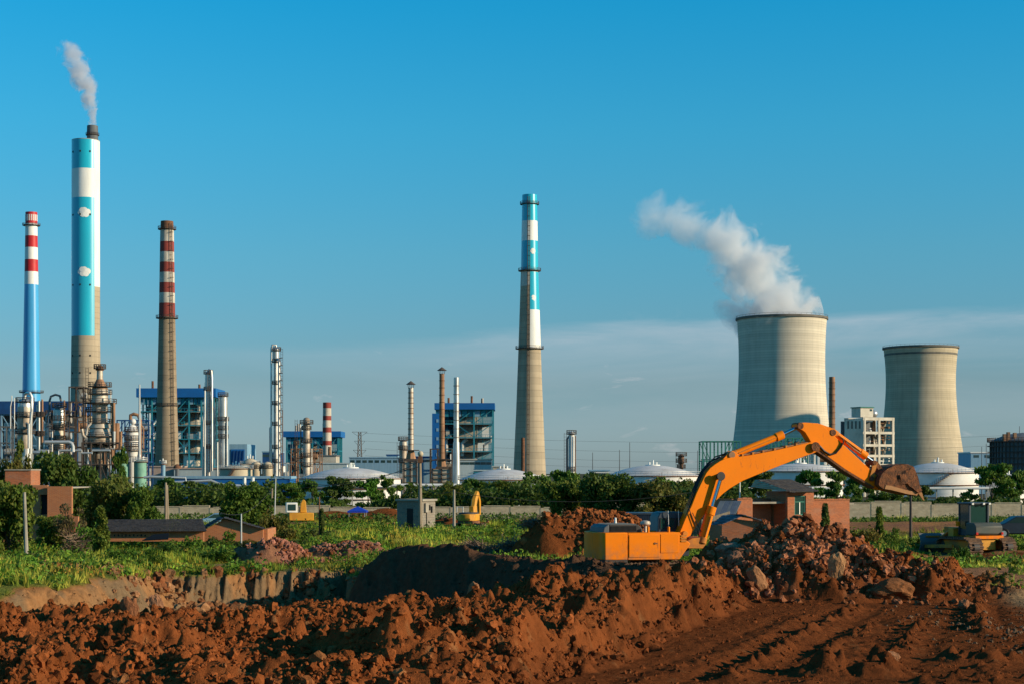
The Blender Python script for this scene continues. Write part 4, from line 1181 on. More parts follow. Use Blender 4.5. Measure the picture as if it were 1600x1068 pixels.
# grey gas holder at the right edge
D = 520; k = D / F
t = thing('gas_holder', 'dark grey gas holder with ribs at the right edge', 'gas holder', (X(1596, D), D, GP))
xg, rg = X(1598, D), 50 * k
MB().lathe((xg, D, 0), [(rg, GP), (rg, Z(690, D))], 60).build('shell', M['gas'], t)
MB().lathe((xg, D, Z(690, D)), [(rg - .3, 0), (rg - .3, 12 * k * .2), (rg * .5, 12 * k), (.01, 15 * k)], 40).build('roof', M['gas'], t)
for i in range(26):
    a = R(180) + math.pi * i / 25
    MB().box((xg + math.cos(a) * (rg + .15), D + math.sin(a) * (rg + .15), (GP + Z(690, D)) / 2), (.4, .3, Z(690, D) - GP), a).build('rib', M['frame_dark'], t, smooth=False)
for row in (690, 697, 706, 715, 724):
    MB().lathe((xg, D, Z(row, D)), [(rg, 0), (rg + .7, 0), (rg + .7, .25), (rg, .25)], 60).build('ring_walk', M['frame_dark'], t)
q = MB()
for i in range(60):
    a = 2 * math.pi * i / 60
    q.beam((xg + math.cos(a) * (rg + .7), D + math.sin(a) * (rg + .7), Z(690, D)), (xg + math.cos(a) * (rg + .7), D + math.sin(a) * (rg + .7), Z(683, D)), .12)
for zz in (.6, 1.2): q.lathe((xg, D, Z(690, D) + zz), [(rg + .6, 0), (rg + .75, 0), (rg + .75, .1), (rg + .6, .1)], 60)
q.build('railing', M['rust'], t)
for px_, h_ in ((1560, 12), (1566, 15), (1576, 14)):
    MB().bx(X(px_ - 2, D), X(px_ + 2, D), D - rg * .7, D - rg * .7 + 1.5, Z(690, D), Z(690 - h_, D)).build('valve_housing', M['rust_pipe'], t, smooth=False)

# ---------------------------------------------------------------- process columns
def column(px, D, segs, label, mt='steel', platforms=(), pipes=(), nm='process_column', group=None, rail=True, plat=M['frame_dark'], cage=None, cat='process column'):
    """segs: (row top, row bottom, half width top, half width bottom)"""
    k = D / F; x = X(px, D)
    t = thing(nm, label, cat, (x, D, GP), group)
    for i, s in enumerate(segs):
        r0, r1, w0, w1 = s[:4]; mm_ = s[4] if len(s) > 4 else mt
        z0 = GP if i == len(segs) - 1 else Z(r1, D)
        n_ = 20
        MB().lathe((x, D, 0), [(w1 * k, z0), (w0 * k, Z(r0, D))], n_).build('shell' if abs(w0 - w1) < 1.2 else 'transition_cone', M[mm_], t)
        if i == 0:
            MB().lathe((x, D, Z(r0, D)), [(w0 * k, 0), (w0 * k * .8, w0 * k * .4), (w0 * k * .4, w0 * k * .62), (.01, w0 * k * .7)], n_).build('dished_head', M[mm_], t)
    for p in platforms:
        row, w = p[:2]
        rr = next((s[2] + (s[3] - s[2]) * (row - s[0]) / (s[1] - s[0]) for s in segs if s[0] <= row <= s[1]), segs[-1][3]) * k
        ring_platform((x, D), rr, Z(row, D), w * k, plat, t, n=16, h=1.2)
    for pts, r, pm in pipes:
        MB().tube([(X(a, D), D + c, Z(b, D)) for a, b, c in pts], r * k, 10).build('pipe', M[pm], t)
    if cage is not None:
        q = MB(); cxp = X(cage, D)
        for s_ in (-.35, .35): q.beam((cxp + s_, D - 2, GP), (cxp + s_, D - 2, Z(segs[0][0], D)), .1)
        z = GP
        while z < Z(segs[0][0], D):
            q.beam((cxp - .35, D - 2, z), (cxp + .35, D - 2, z), .08); z += .9
        q.build('caged_ladder', M['frame_dark'], t)
    return t
def bend(x0, y0, x1, y1, n=5):
    """goose neck between two uprights"""
    return None
# tall slim column
D = 560
column(431, D, [(545, 560, 5.0, 5.0), (560, 745, 3.6, 3.6)], 'tallest slim silver process column, standing alone with pipes and ladders', platforms=[(548, 3), (566, 2.2), (600, 2.2), (632, 2.2), (664, 2.2), (700, 2.2), (722, 2.2)],
    pipes=[([(424.5, 745, -1), (424.5, 545, -1), (426, 539, -1), (431, 539, 0), (432, 545, 0)], 1.6, 'steel'), ([(437.5, 745, -2), (437.5, 620, -2), (437.5, 566, -2), (434, 560, -1)], 1.7, 'steel'),
           ([(421, 745, 1), (421, 668, 1), (424, 664, 0)], 1.1, 'galv'), ([(441, 745, 1), (441, 640, 1)], 0.7, 'rust_pipe')], cage=441.5)
tall = [o for o in COL.objects if o.get('label', '').startswith('tallest slim')][0]
for i in range(16):
    row = 560 + i * 11.5; s_ = 1 if i % 2 else -1
    MB().bx(X(437.5, D), X(442.5, D), D - 3.2, D - 1.4, Z(row, D), Z(row, D) + .12).build('landing', M['frame_dark'], tall, smooth=False)
    MB().beam((X(438, D), D - 3.1, Z(row, D)), (X(442.3, D), D - 3.1, Z(row + 11, D)), .12).build('stair_stringer', M['rust_pipe'], tall, smooth=False)
# pair of columns right of the boiler house
D = 520
column(325.5, D, [(583, 610, 5.2, 5.2), (610, 760, 4.0, 4.0)], 'tall silver column with a fat head at the right end of the large boiler house', platforms=[(584, 2), (610, 2), (663, 2.2), (700, 2)],
    pipes=[([(332, 735, -1), (332, 590, -1), (331, 579, -1), (327, 577, 0), (325, 583, 0)], 1.9, 'steel'), ([(318, 750, -1), (318, 662, -1), (321, 640, -1)], 1.6, 'galv'), ([(336, 716, 0), (336, 640, 0), (333, 634, 0)], 1.6, 'steel'), ([(322, 750, -2), (322, 610, -2)], 1.2, 'steel')], cage=328.5)
column(348.5, D, [(620, 660, 7.2, 7.2), (660, 750, 6.6, 6.6)], 'thick silver column with a railed top right of the fat headed one', platforms=[(619, 1.5), (657, 2), (671, 1.5), (684, 1.8)],
    pipes=[([(355.5, 740, -1), (355.5, 655, -1), (356, 650, -1)], 1.5, 'steel'), ([(342, 745, -2.5), (342, 690, -2.5)], 1.2, 'steel')], cage=341)
column(479, 520, [(655, 690, 5.4, 5.4), (690, 752, 5.8, 5.8)], 'silver column with a wide railed crown left of the short striped stack', mt='steel_old', platforms=[(662, 5), (671, 2), (691, 3), (713, 3), (728, 3)],
    pipes=[([(470, 750, 0), (470, 668, 0), (474, 664, 0)], 1.0, 'rust_pipe'), ([(487, 750, 0), (487, 700, 0)], 1.0, 'steel')], cage=464)
column(463, 530, [(690, 752, 1.6, 1.6)], 'thin rusty riser left of the column with the wide crown', mt='rust_pipe', platforms=[(694, 3), (706, 3), (720, 3), (734, 3)], nm='riser_pipe')
column(893, 500, [(676, 745, 4.6, 4.6)], 'white column with a cluttered top standing alone right of the central chimney', mt='tank_white', platforms=[(678, 3), (735, 2)],
    pipes=[([(886, 745, 0), (886, 685, 0), (889, 681, 0)], 1.6, 'gas'), ([(899, 745, -1), (899, 680, -1)], .8, 'rust_pipe')], cage=883)
column(1064.5, 520, [(712, 724, 4.5, 4.5, 'rust_pipe'), (724, 745, 3, 3)], 'short brown vessel in a rusty frame behind the third white tank', mt='rust_pipe', platforms=[(712, 4), (722, 4), (731, 3.5)], cage=1057, nm='process_vessel')
column(630, 500, [(690, 752, 5.8, 5.8)], 'grey vessel with a rusty stair left of the leftmost capped stack', mt='steel_old', platforms=[(688, 2), (702, 1.5), (722, 1.5)], cage=623, nm='process_vessel')
for px_, r_, lb in ((400, 735, 'plump beige sphere topped vessel at the foot of the tall slim column'), (418, 733, 'small beige vessel touching the tall slim column')):
    column(px_, 540, [(726, 752, 8, 8)], lb, mt='tank_tan', nm='process_vessel', platforms=[(731, 1)])

# refinery cluster at the left: fat silver column
D = 430
column(39, D, [(628, 635, 10, 11), (635, 700, 11.5, 11.5, 'steel_old'), (700, 745, 13, 13)], 'fat silver refinery column at the far left, below the sky blue chimney', mt='steel', platforms=[(628, 4), (651, 4), (677, 4)],
    pipes=[([(53, 708, -3), (53, 660, -3), (55, 640, -3), (55, 620, -3), (52, 614.5, -3), (46, 613.5, -2), (41, 616, -1), (40, 626, -1)], 2.4, 'steel'),
           ([(52, 700, -4), (52, 662, -4), (47, 661, -3), (46, 668, -2)], 2.0, 'steel'), ([(20, 700, -2), (20, 635, -2), (22, 625, -2), (22, 618, -2)], .9, 'galv'), ([(28, 700, -3), (28, 622, -3)], .8, 'galv')], cage=24)
for j, (px_, r0, r1, w_, mm_, lb) in enumerate([(61, 626, 720, 2.0, 'galv', 'leftmost of the bright risers beside the fat silver column'), (66, 624, 720, 1.6, 'rust_pipe', 'rust tinted riser in the bundle beside the fat silver column'),
        (58, 632, 720, 1.1, 'steel', 'thin dull riser squeezed in the bundle next to the fat silver column')]):
    column(px_, 440, [(r0, r1, w_, w_)], lb, mt=mm_, nm='riser_pipe', platforms=[(650, 2), (680, 2)], cat='pipe')
column(93, 460, [(640, 660, 9, 10, 'steel'), (660, 672, 10, 7, 'steel_old'), (672, 680, 7, 9), (680, 745, 8, 8)], 'waisted silver vessel in a dark frame between the fat column and the broadest chimney', mt='steel_old', platforms=[(636, 3), (656, 2), (671, 2), (687, 2), (702, 2)],
    pipes=[([(79, 720, -1), (79, 626, -1), (81, 619, -1), (88, 616, -1), (95, 618, -1), (97, 626, -1)], 1.8, 'gas'), ([(103.5, 740, -2), (103.5, 625, -2)], 1.2, 'rust_pipe'), ([(91, 720, -6), (91, 674, -6)], 1.3, 'galv'), ([(72, 700, 0), (72, 650, 0), (76, 645, 0)], 1.1, 'galv')], cage=76)
# open frame around
def open_frame(px0, px1, top, D, depth, nx, nz, mt, label, w=.35, seed=0, nm='pipe_rack', eq=6, eqm=('galv', 'rust_pipe', 'steel_old'), z0=None, cat='steel frame'):
    t = thing(nm, label, cat, (X((px0 + px1) / 2, D), D, GP))
    r = random.Random(seed)
    x0, x1, z1 = X(px0, D), X(px1, D), Z(top, D); zb = GP if z0 is None else z0
    for y in (D, D + depth): lattice(t, x0, x1, y, zb, z1, nx, nz, mt, w, seed=seed)
    for j in range(1, nz + 1):
        z = zb + (z1 - zb) * j / nz
        for i in range(nx + 1):
            x = x0 + (x1 - x0) * i / nx
            MB().bx(x - w * .3, x + w * .3, D + w / 2, D + depth - w / 2, z - w * .8, z - .02).build('beam', M[mt], t, smooth=False)
        if r.random() < .6:
            MB().bx(x0 + w, x1 - w, D + w, D + depth - w, z - w - .08, z - w * .95).build('deck', M['frame_dark'], t, smooth=False)
    for i in range(eq):
        xx = r.uniform(x0 + .5, x1 - 1.5); j = r.randrange(nz); z = zb + (z1 - zb) * j / nz; c = r.random(); s = (z1 - zb) / nz
        mt_ = M[r.choice(eqm)]
        if c < .35: MB().cyl((xx, D + depth * .5, z + s * .1), (xx, D + depth * .5, z + s * .8), s * .2, n=12).build('vessel', mt_, t)
        elif c < .6: MB().cyl((xx, D + depth * .4, z + s * .4), (min(xx + s * 1.4, x1), D + depth * .4, z + s * .4), s * .22, n=12).build('exchanger', mt_, t)
        else: MB().tube([(xx, D + depth * .3, z), (xx, D + depth * .3, z + s * .7), (min(xx + s * 1.2, x1), D + depth * .3, z + s * .7), (min(xx + s * 1.2, x1), D + depth * .3, z + s * 1.5)], s * .07, 8).build('pipe', mt_, t)
    return t
open_frame(108, 131, 603, 452, 7, 2, 8, 'frame_dark', 'tall dark braced frame against the foot of the broadest chimney', seed=2, w=.32, eq=9)
open_frame(72, 108, 640, 470, 6, 3, 6, 'frame_dark', 'dark pipe frame around the waisted silver vessel', seed=3, w=.3, eq=9)
open_frame(128, 186, 690, 436, 6, 4, 3, 'frame_dark', 'low cluttered frame at the foot of the rusty cracking tower', seed=4, w=.3, eq=10)
open_frame(183, 232, 655, 500, 6, 4, 6, 'frame_navy', 'navy pipe frame between the cracking tower and the large boiler house', seed=6, w=.35, eq=10, eqm=('galv', 'steel', 'equip'))
open_frame(0, 30, 665, 445, 6, 3, 5, 'gas', 'grey pipe frame at the far left edge', seed=7, w=.3, eq=8, eqm=('galv', 'steel', 'gas'))
open_frame(455, 500, 700, 540, 6, 4, 4, 'rust_pipe', 'rusty pump frame round the column with the wide crown', seed=8, w=.3, eq=10)
open_frame(396, 448, 722, 600, 6, 5, 2, 'galv', 'low pale pipe frame behind the cream tanks', seed=9, w=.3, eq=8)
open_frame(672, 706, 700, 500, 6, 3, 5, 'frame_dark', 'dark frame round the foot of the tall rusty capped stack', seed=10, w=.3, eq=6)
open_frame(1098, 1157, 688, 560, 10, 5, 3, 'frame_green', 'green open steel frame left of the larger cooling tower foot', seed=12, w=.45, eq=5)
open_frame(1205, 1262, 683, 565, 10, 5, 4, 'frame_green', 'green open steel frame seen above the boom in front of the larger cooling tower', seed=13, w=.45, eq=10)
open_frame(1262, 1296, 700, 600, 8, 2, 3, 'white_p', 'small white concrete frame left of the dark banded stack', seed=14, w=.8, eq=6)
open_frame(1100, 1180, 716, 640, 8, 6, 2, 'equip', 'low pale steel frame behind the first green frame', seed=15, w=.4, eq=8)

# rusty cracking tower
D = 445
column(156, D, [(574, 578, 6, 6.5, 'rust'), (578, 592, 4.6, 5.0), (592, 607, 5.2, 12.5, 'rust_pipe'), (607, 632, 12.8, 12.8), (632, 661, 11.8, 11.8), (661, 668, 16, 17), (668, 682, 14, 18.5), (682, 716, 18.5, 18.0, 'steel_old'), (716, 745, 15, 15)],
    'tall rusty cracking tower with stacked swelling shells in front of the broadest chimney', mt='steel_old', nm='cracking_tower', cat='refinery tower',
    platforms=[(576, 3), (604, 7), (615.5, 6), (630, 13), (643, 9), (661, 6), (682, 5), (695, 5), (706, 4)],
    pipes=[([(180, 735, -2), (180, 690, -2), (180, 633, -2), (180, 629, -2)], 3.0, 'rust_pipe'), ([(181, 700, 1), (181, 660, 1)], 4.6, 'rust_pipe'), ([(171, 690, 2), (171, 632, 2), (169, 624, 1)], 1.4, 'galv'),
           ([(148, 680, -9), (150, 668, -9), (152, 662, -7)], 1.8, 'steel_old'), ([(134, 670, -4), (136, 680, -4), (140, 684, -4)], 2.4, 'steel_old'), ([(173, 610, 0), (173, 632, 0)], .8, 'galv')], cage=139)
# white vessel with ball
D = 450
column(207, D, [(668, 674, 7.5, 10.5), (674, 697, 10.6, 10.6, 'tank_white'), (697, 712, 10.6, 8, 'tank_white'), (712, 745, 6.5, 6.5, 'tank_white')], 'white bullet shaped vessel with a ball on top right of the cracking tower', mt='tank_white',
    platforms=[(674, 2), (687, 2), (697, 2), (704, 3)], pipes=[([(204, 655, 0), (204, 648, 0), (209, 646, 0), (216, 648, 0), (219, 656, 0), (219, 690, 0), (219, 730, 0)], 2.7, 'rust_pipe'), ([(224, 700, 0), (224, 668, 0), (221, 664, 0)], 1.2, 'rust_pipe')])
MB().ball((X(208, D), D, Z(658, D)), 4.8 * D / F, 14).build('ball', M['tank_white'], bpy.data.objects[[o.name for o in COL.objects if o.get('label', '').startswith('white bullet')][0]])
# lance pole
def mast(px, D, top, r, label, mt='galv', arms=()):
    k = D / F
    t = MB().cyl((X(px, D), D, GP), (X(px, D), D, Z(top, D)), r * 1.3, r * .6, 8).build('mast', M[mt])
    return tag(t, label, 'mast')
mast(218, 440, 600, .35, 'thin pale vent mast at the left end of the large boiler house')
for i, (px_, top_, D_, lb) in enumerate([(926, 706, 560, 'thin lightning mast, left of the two by the blue trimmed cabin'), (968, 702, 560, 'thin lightning mast left of the third tank dome'), (984, 690, 560, 'tallest lightning mast above the third tank dome'),
        (1090, 703, 560, 'thin lightning mast left of the first green frame'), (1541, 692, 560, 'thin lightning mast beside the white and blue block'), (1593, 665, 560, 'thin mast on the right edge above the gas holder'), (1534, 697, 560, 'short lightning mast left of the gas holder')]):
    mast(px_, D_, top_, .16, lb, 'gas')
# mushroom vent
t = thing('vent', 'rust red mushroom vent on a grey neck below the old striped chimney', 'vent', (X(277, 480), 480, GP))
MB().cyl((X(277, 480), 480, GP), (X(277, 480), 480, Z(732, 480)), .6, n=10).build('neck', M['gas'], t)
MB().lathe((X(277, 480), 480, Z(731, 480)), [(.01, 0), (1.2, 0), (1.05, .6), (.5, 1.15), (.01, 1.3)], 16).build('cap', M['rust'], t)

# white concrete process building right of the larger tower
D = 620; k = D / F
t = thing('process_building', 'white concrete framed six storey process building full of rusty plant between the cooling towers', 'building', (X(1362, D), D, GP))
xl_, xm, xr = X(1348, D), X(1375, D), X(1400, D)
yb = D + 9
x0, x1, z1 = X(1347.5, D), X(1400, D), Z(652, D)
nzs = [652, 673.5, 693, 709.5, 724, 740]
zs_ = [Z(r_, D) for r_ in nzs] + [GP]
for i, px_ in enumerate((1349, 1374.5, 1399)):
    for y in (D, D + 12): MB().bx(X(px_, D) - .42, X(px_, D) + .42, y - .4, y + .4, GP, z1).build('column', M['beige_conc'], t, smooth=False)
for z in zs_[:-1]:
    for y in (D, D + 12): MB().bx(x0 - .3, x1 + .3, y - .35, y + .35, z - .9, z + (0.2 if z == zs_[0] else 0)).build('beam', M['beige_conc'], t, smooth=False)
    MB().bx(x0, x1, D + .5, D + 11.5, z - .5, z - .2).build('floor', M['concrete'], t, smooth=False)
# solid side wing seen obliquely at the left
pa = [(X(1327, D) , D + 4), (X(1348.4, D), D - .5)]
for (xa, ya), (xb_, yb_) in [(pa[0], pa[1])]:
    MB().prism([(xa, ya, GP), (xb_, yb_, GP), (xb_, yb_ + .6, GP), (xa, ya + .6, GP)], [(xa, ya, z1 - .6), (xb_, yb_, z1), (xb_, yb_ + .6, z1), (xa, ya + .6, z1 - .6)]).build('side_wall', M['beige_conc'], t, smooth=False)
    for j in range(4):
        u = .10 + .2 * j; w_ = .09
        p0 = Vector((xa + (xb_ - xa) * u, ya + (yb_ - ya) * u, 0)); p1 = Vector((xa + (xb_ - xa) * (u + w_), ya + (yb_ - ya) * (u + w_), 0)); n_ = Vector((-.62, -.78, 0)) * .08
        za, zb_ = Z(669, D), Z(657, D)
        MB().prism([(p0.x + n_.x, p0.y + n_.y, za), (p1.x + n_.x, p1.y + n_.y, za), (p1.x + .02, p1.y, za), (p0.x + .02, p0.y, za)], [(p0.x + n_.x, p0.y + n_.y, zb_), (p1.x + n_.x, p1.y + n_.y, zb_), (p1.x + .02, p1.y, zb_), (p0.x + .02, p0.y, zb_)]).build('window', M['glass'], t, smooth=False)
MB().bx(X(1342, D), x1, D + 12.5, D + 13, GP, z1 - 1).build('back_wall', M['gas'], t, smooth=False)
MB().bx(X(1348, D), X(1370, D), D + 2, D + 8, Z(650.5, D), Z(636, D)).build('roof_house', M['beige_conc'], t, smooth=False)
MB().bx(X(1347, D), X(1371, D), D + 1.6, D + 8.4, Z(636, D), Z(634.5, D)).build('roof_house_roof', M['frame_green'], t, smooth=False)
MB().bx(X(1364.5, D), X(1368, D), D + 1.85, D + 2.0, Z(641, D), Z(638, D)).build('window', M['glass'], t, smooth=False)
MB().ball((X(1376, D), D + 4, Z(645, D)), 1.5, 14).build('spherical_vessel', M['steel'], t)
rr_ = random.Random(5)
for j in range(5):
    za, zb_ = zs_[j + 1], zs_[j]
    for i in range(7):     # right bay: dense pipes and vessels
        xx = X(1378 + i * 3, D)
        if rr_.random() < .8:
            MB().cyl((xx, D + rr_.uniform(2, 5), za), (xx, D + rr_.uniform(2, 5), zb_ - 1), rr_.uniform(.15, .55), n=8).build('vessel', M[rr_.choice(['rust_pipe', 'white_p', 'equip', 'tank_tan'])], t)
        if rr_.random() < .6:
            z = rr_.uniform(za + .6, zb_ - 1.4)
            MB().bx(X(1376, D), X(1398, D), D + 1.5, D + 1.8, z, z + .25).build('pipe', M[rr_.choice(['rust_pipe', 'white_p'])], t, smooth=False)
    for i in range(4):
        xx = X(1352 + i * 5.5, D) + rr_.uniform(-.5, .5); h_ = (zb_ - za) * rr_.uniform(.25, .6)
        MB().cyl((xx, D + rr_.uniform(3, 8), za), (xx, D + rr_.uniform(3, 8), za + h_), rr_.uniform(.25, .55), n=8).build('vessel', M[rr_.choice(['white_p', 'rust_pipe', 'gas'])], t)
    q = MB(); q.bx(X(1350, D), X(1373, D), D - .1, D, za + 1.0, za + 1.1)
    q.build('railing', M['rust'], t, smooth=False)
t.rotation_euler = (0, 0, R(22)); t.scale = (1.06, 1, 1)

# ---------------------------------------------------------------- pipe bridges between works and boundary
def pipe_run(pts, r, mt, label, posts=(), D_=None):
    t = thing('pipe_run', label, 'pipeline', (pts[0].x, pts[0].y, GP))
    MB().tube(pts, r, 10).build('pipe', M[mt], t)
    for p in posts: MB().bx(p.x - .12, p.x + .12, p.y + .3, p.y + .55, GP, p.z - r * .5).build('support', M['concrete'], t, smooth=False)
    return t
def PR(rows, D): return [P(a, b, D) for a, b in rows]
pipe_run(PR([(690, 718), (74, 690), ] and [(70, 690), (108, 690), (112, 692), (114, 697), (114, 705)], 400), .45, 'galv', 'thick pale pipe bending down beside the low cluttered frame')
pipe_run(PR([(62, 703), (76, 703), (76, 712), (92, 712), (92, 703), (128, 703), (128, 707), (144, 707), (144, 703), (172, 703)], 405), .28, 'galv', 'looping white pipe run at the foot of the refinery towers')
pipe_run(PR([(52, 706), (70, 707), (74, 712), (66, 712), (64, 735)], 400), .5, 'steel', 'fat silver elbow pipe below the fat silver column')
pipe_run(PR([(225, 745), (236, 744), (290, 746), (291, 757)], 330), .28, 'galv', 'white pipe along the low shed with a drop at its right end')
pipe_run(PR([(270, 753), (330, 750), (344, 756), (400, 760)], 335), .3, 'galv', 'white sagging pipe under the blue shed')
pipe_run(PR([(610, 757), (1000, 757)], 330), .32, 'tank_white', 'long straight white pipe bridge crossing in front of the white tanks', posts=[P(a, 757, 330) for a in range(620, 1000, 40)])
pipe_run(PR([(240, 762), (620, 761)], 330), .22, 'gas', 'long grey pipe bridge left of the leftmost capped stack', posts=[P(a, 761, 330) for a in range(250, 620, 30)])
pipe_run(PR([(1080, 762), (1640, 762)], 330), .25, 'tank_white', 'long white pipe bridge at the right below the tanks', posts=[P(a, 761, 330) for a in range(1100, 1640, 26)])
for i, (px_, lb) in enumerate([(382, 'white upright post left one in front of the blue shed'), (395, 'white upright post right one in front of the blue shed')]):
    tag(MB().cyl(P(px_, 775, 340), P(px_, 745, 340), .35, n=8).build('post', M['white_p']), lb, 'post')

# ---------------------------------------------------------------- lattice pylon and lines
def pylon(px, D, top, label, hw=12):
    k = D / F; x = X(px, D); t = thing('transmission_pylon', label, 'pylon', (x, D, GP))
    zt = Z(top, D); H = zt - GP
    def w(z): return np.interp((z - GP) / H, [0, .6, 1], [hw * k * .75, hw * k * .25, hw * k * .16])
    m = MB()
    for sx in (-1, 1):
        for sy in (-1, 1):
            m.tube([(x + sx * w(z), D + sy * w(z), z) for z in np.linspace(GP, zt, 6)], .16, 4)
    zs = np.linspace(GP, zt, 12)
    for a, b in zip(zs[:-1], zs[1:]):
        for s in (-1, 1):
            m.beam((x - w(a), D + s * w(a), a), (x + w(b), D + s * w(b), b), .12); m.beam((x + w(a), D + s * w(a), a), (x - w(b), D + s * w(b), b), .12)
            m.beam((x - w(a), D + s * w(a), a), (x + w(a), D + s * w(a), a), .12)
    m.build('lattice_mast', M['frame_dark'], t)
    for f, ww in ((1.0, 1.0), (.84, .7), (.68, .85), (.52, .9)):
        z = GP + H * f; q = MB()
        q.beam((x - hw * k * ww, D, z), (x + hw * k * ww, D, z), .2)
        for s in (-1, 1): q.beam((x + s * w(z - 2), D, z - 2.4), (x + s * hw * k * ww, D, z), .14)
        q.build('crossarm', M['frame_dark'], t)
    return t
pylon(562, 900, 674, 'steel lattice power pylon between the small boiler house and the capped stacks')
pylon(1700, 1000, 660, 'steel lattice power pylon beyond the right edge')
def line(a, b, sag, r, label, nm='power_line', n=14):
    pts = [a.lerp(b, i / n) - Vector((0, 0, sag * 4 * (i / n) * (1 - i / n))) for i in range(n + 1)]
    return tag(MB().tube(pts, r, 4).build(nm, M['wire']), label, 'power line')
for row_a, row_b, sg, lb in ((676, 672, 6, 'highest faint power line running right from the pylon'), (688, 686, 7, 'second faint power line running right from the pylon'), (700, 698, 8, 'third faint power line running right from the pylon'), (711, 708, 8, 'lowest faint power line running right from the pylon')):
    line(P(570, row_a, 900), P(1700, row_b, 1000), sg, .045, lb)
# ================================================================ vegetation
M['leaf'] = mat('green leaves', (0.05, 0.095, 0.016), (0.10, 0.14, 0.026), 0.5, 0.6, attr='tint', trans=0.28, spec=0.12)
M['leaf_brown'] = mat('withered leaves', (0.16, 0.075, 0.035), (0.10, 0.05, 0.03), 0.8, 0.8, attr='tint', trans=0.2)
M['grass'] = mat('grass blades', (0.21, 0.29, 0.035), (0.33, 0.34, 0.06), 0.16, 0.7, attr='tint', trans=0.3, spec=0.0)
M['twig'] = mat('dry twigs', (0.20, 0.13, 0.085), (0.12, 0.08, 0.05), 3, 0.9)

def leaves(centres, size, r, up=0.35, tone=(0.7, 1.35)):
    n = len(centres)
    a = r.normal(size=(n, 3)); a /= np.linalg.norm(a, axis=1)[:, None]
    nrm = r.normal(size=(n, 3)); nrm[:, 2] += up * 2; nrm /= np.linalg.norm(nrm, axis=1)[:, None]
    u = np.cross(nrm, a); u /= np.linalg.norm(u, axis=1)[:, None] + 1e-9
    v = np.cross(nrm, u)
    s = size * (0.6 + 0.8 * r.random((n, 1)))
    u = u * s; v = v * s * 0.55
    V = np.stack([centres - u, centres + v, centres + u, centres - v], 1).reshape(-1, 3)
    Fq = np.arange(4 * n).reshape(n, 4)
    t = tone[0] + (tone[1] - tone[0]) * r.random((n, 1))
    hue = 0.85 + 0.3 * r.random((n, 1))
    col = np.concatenate([t * hue, t, t * (0.7 + 0.5 * r.random((n, 1)))], 1)
    return V, Fq, np.repeat(col, 4, 0)

def crown_points(kind, n, r):
    """points in a unit crown: x,y in -1..1, z 0..1"""
    blobs = []
    if kind == 'round':
        for i in range(34):
            a = r.random() * 6.28; q = r.random() ** .6 * .72; z = .15 + .68 * r.random()
            q *= math.sqrt(max(.1, 1 - ((z - .45) / .62) ** 2)) * 1.05
            blobs.append((q * math.cos(a), q * math.sin(a), z, .20 + .16 * r.random(), .13 + .08 * r.random()))
    elif kind == 'layered':
        for i in range(24):
            a = r.random() * 6.28; lev = r.choice([.42, .58, .72, .86, .94]); q = (r.random() ** .5) * (1.0 if lev < .8 else .6)
            blobs.append((q * math.cos(a) * .85, q * math.sin(a) * .85, lev + .03 * r.normal(), .15 + .17 * r.random(), .05 + .035 * r.random()))
    elif kind == 'tall':
        for i in range(22):
            z = .1 + .85 * r.random(); q = r.random() ** .6 * .7 * (1.1 - z * .75); a = r.random() * 6.28
            blobs.append((q * math.cos(a), q * math.sin(a), z, .20 + .14 * r.random(), .10 + .05 * r.random()))
    elif kind == 'bush':
        for i in range(20):
            a = r.random() * 6.28; q = r.random() ** .5 * .8; z = .1 + .6 * r.random() * (1 - q * .6)
            blobs.append((q * math.cos(a), q * math.sin(a), z, .18 + .16 * r.random(), .14 + .12 * r.random()))
    elif kind == 'dead':
        for i in range(14):
            a = r.random() * 6.28; q = r.random() ** .5 * .8; z = .3 + .6 * r.random()
            blobs.append((q * math.cos(a), q * math.sin(a), z, .12 + .16 * r.random(), .07 + .06 * r.random()))
    blobs = np.array(blobs)
    w = blobs[:, 3] ** 2; w /= w.sum()
    k = r.choice(len(blobs), n, p=w)
    d = r.normal(size=(n, 3)); d /= np.linalg.norm(d, axis=1)[:, None]; d *= (r.random((n, 1)) ** .45)
    b = blobs[k]
    pts = np.stack([b[:, 0] + d[:, 0] * b[:, 3], b[:, 1] + d[:, 1] * b[:, 3], b[:, 2] + d[:, 2] * b[:, 4]], -1)
    return pts, blobs

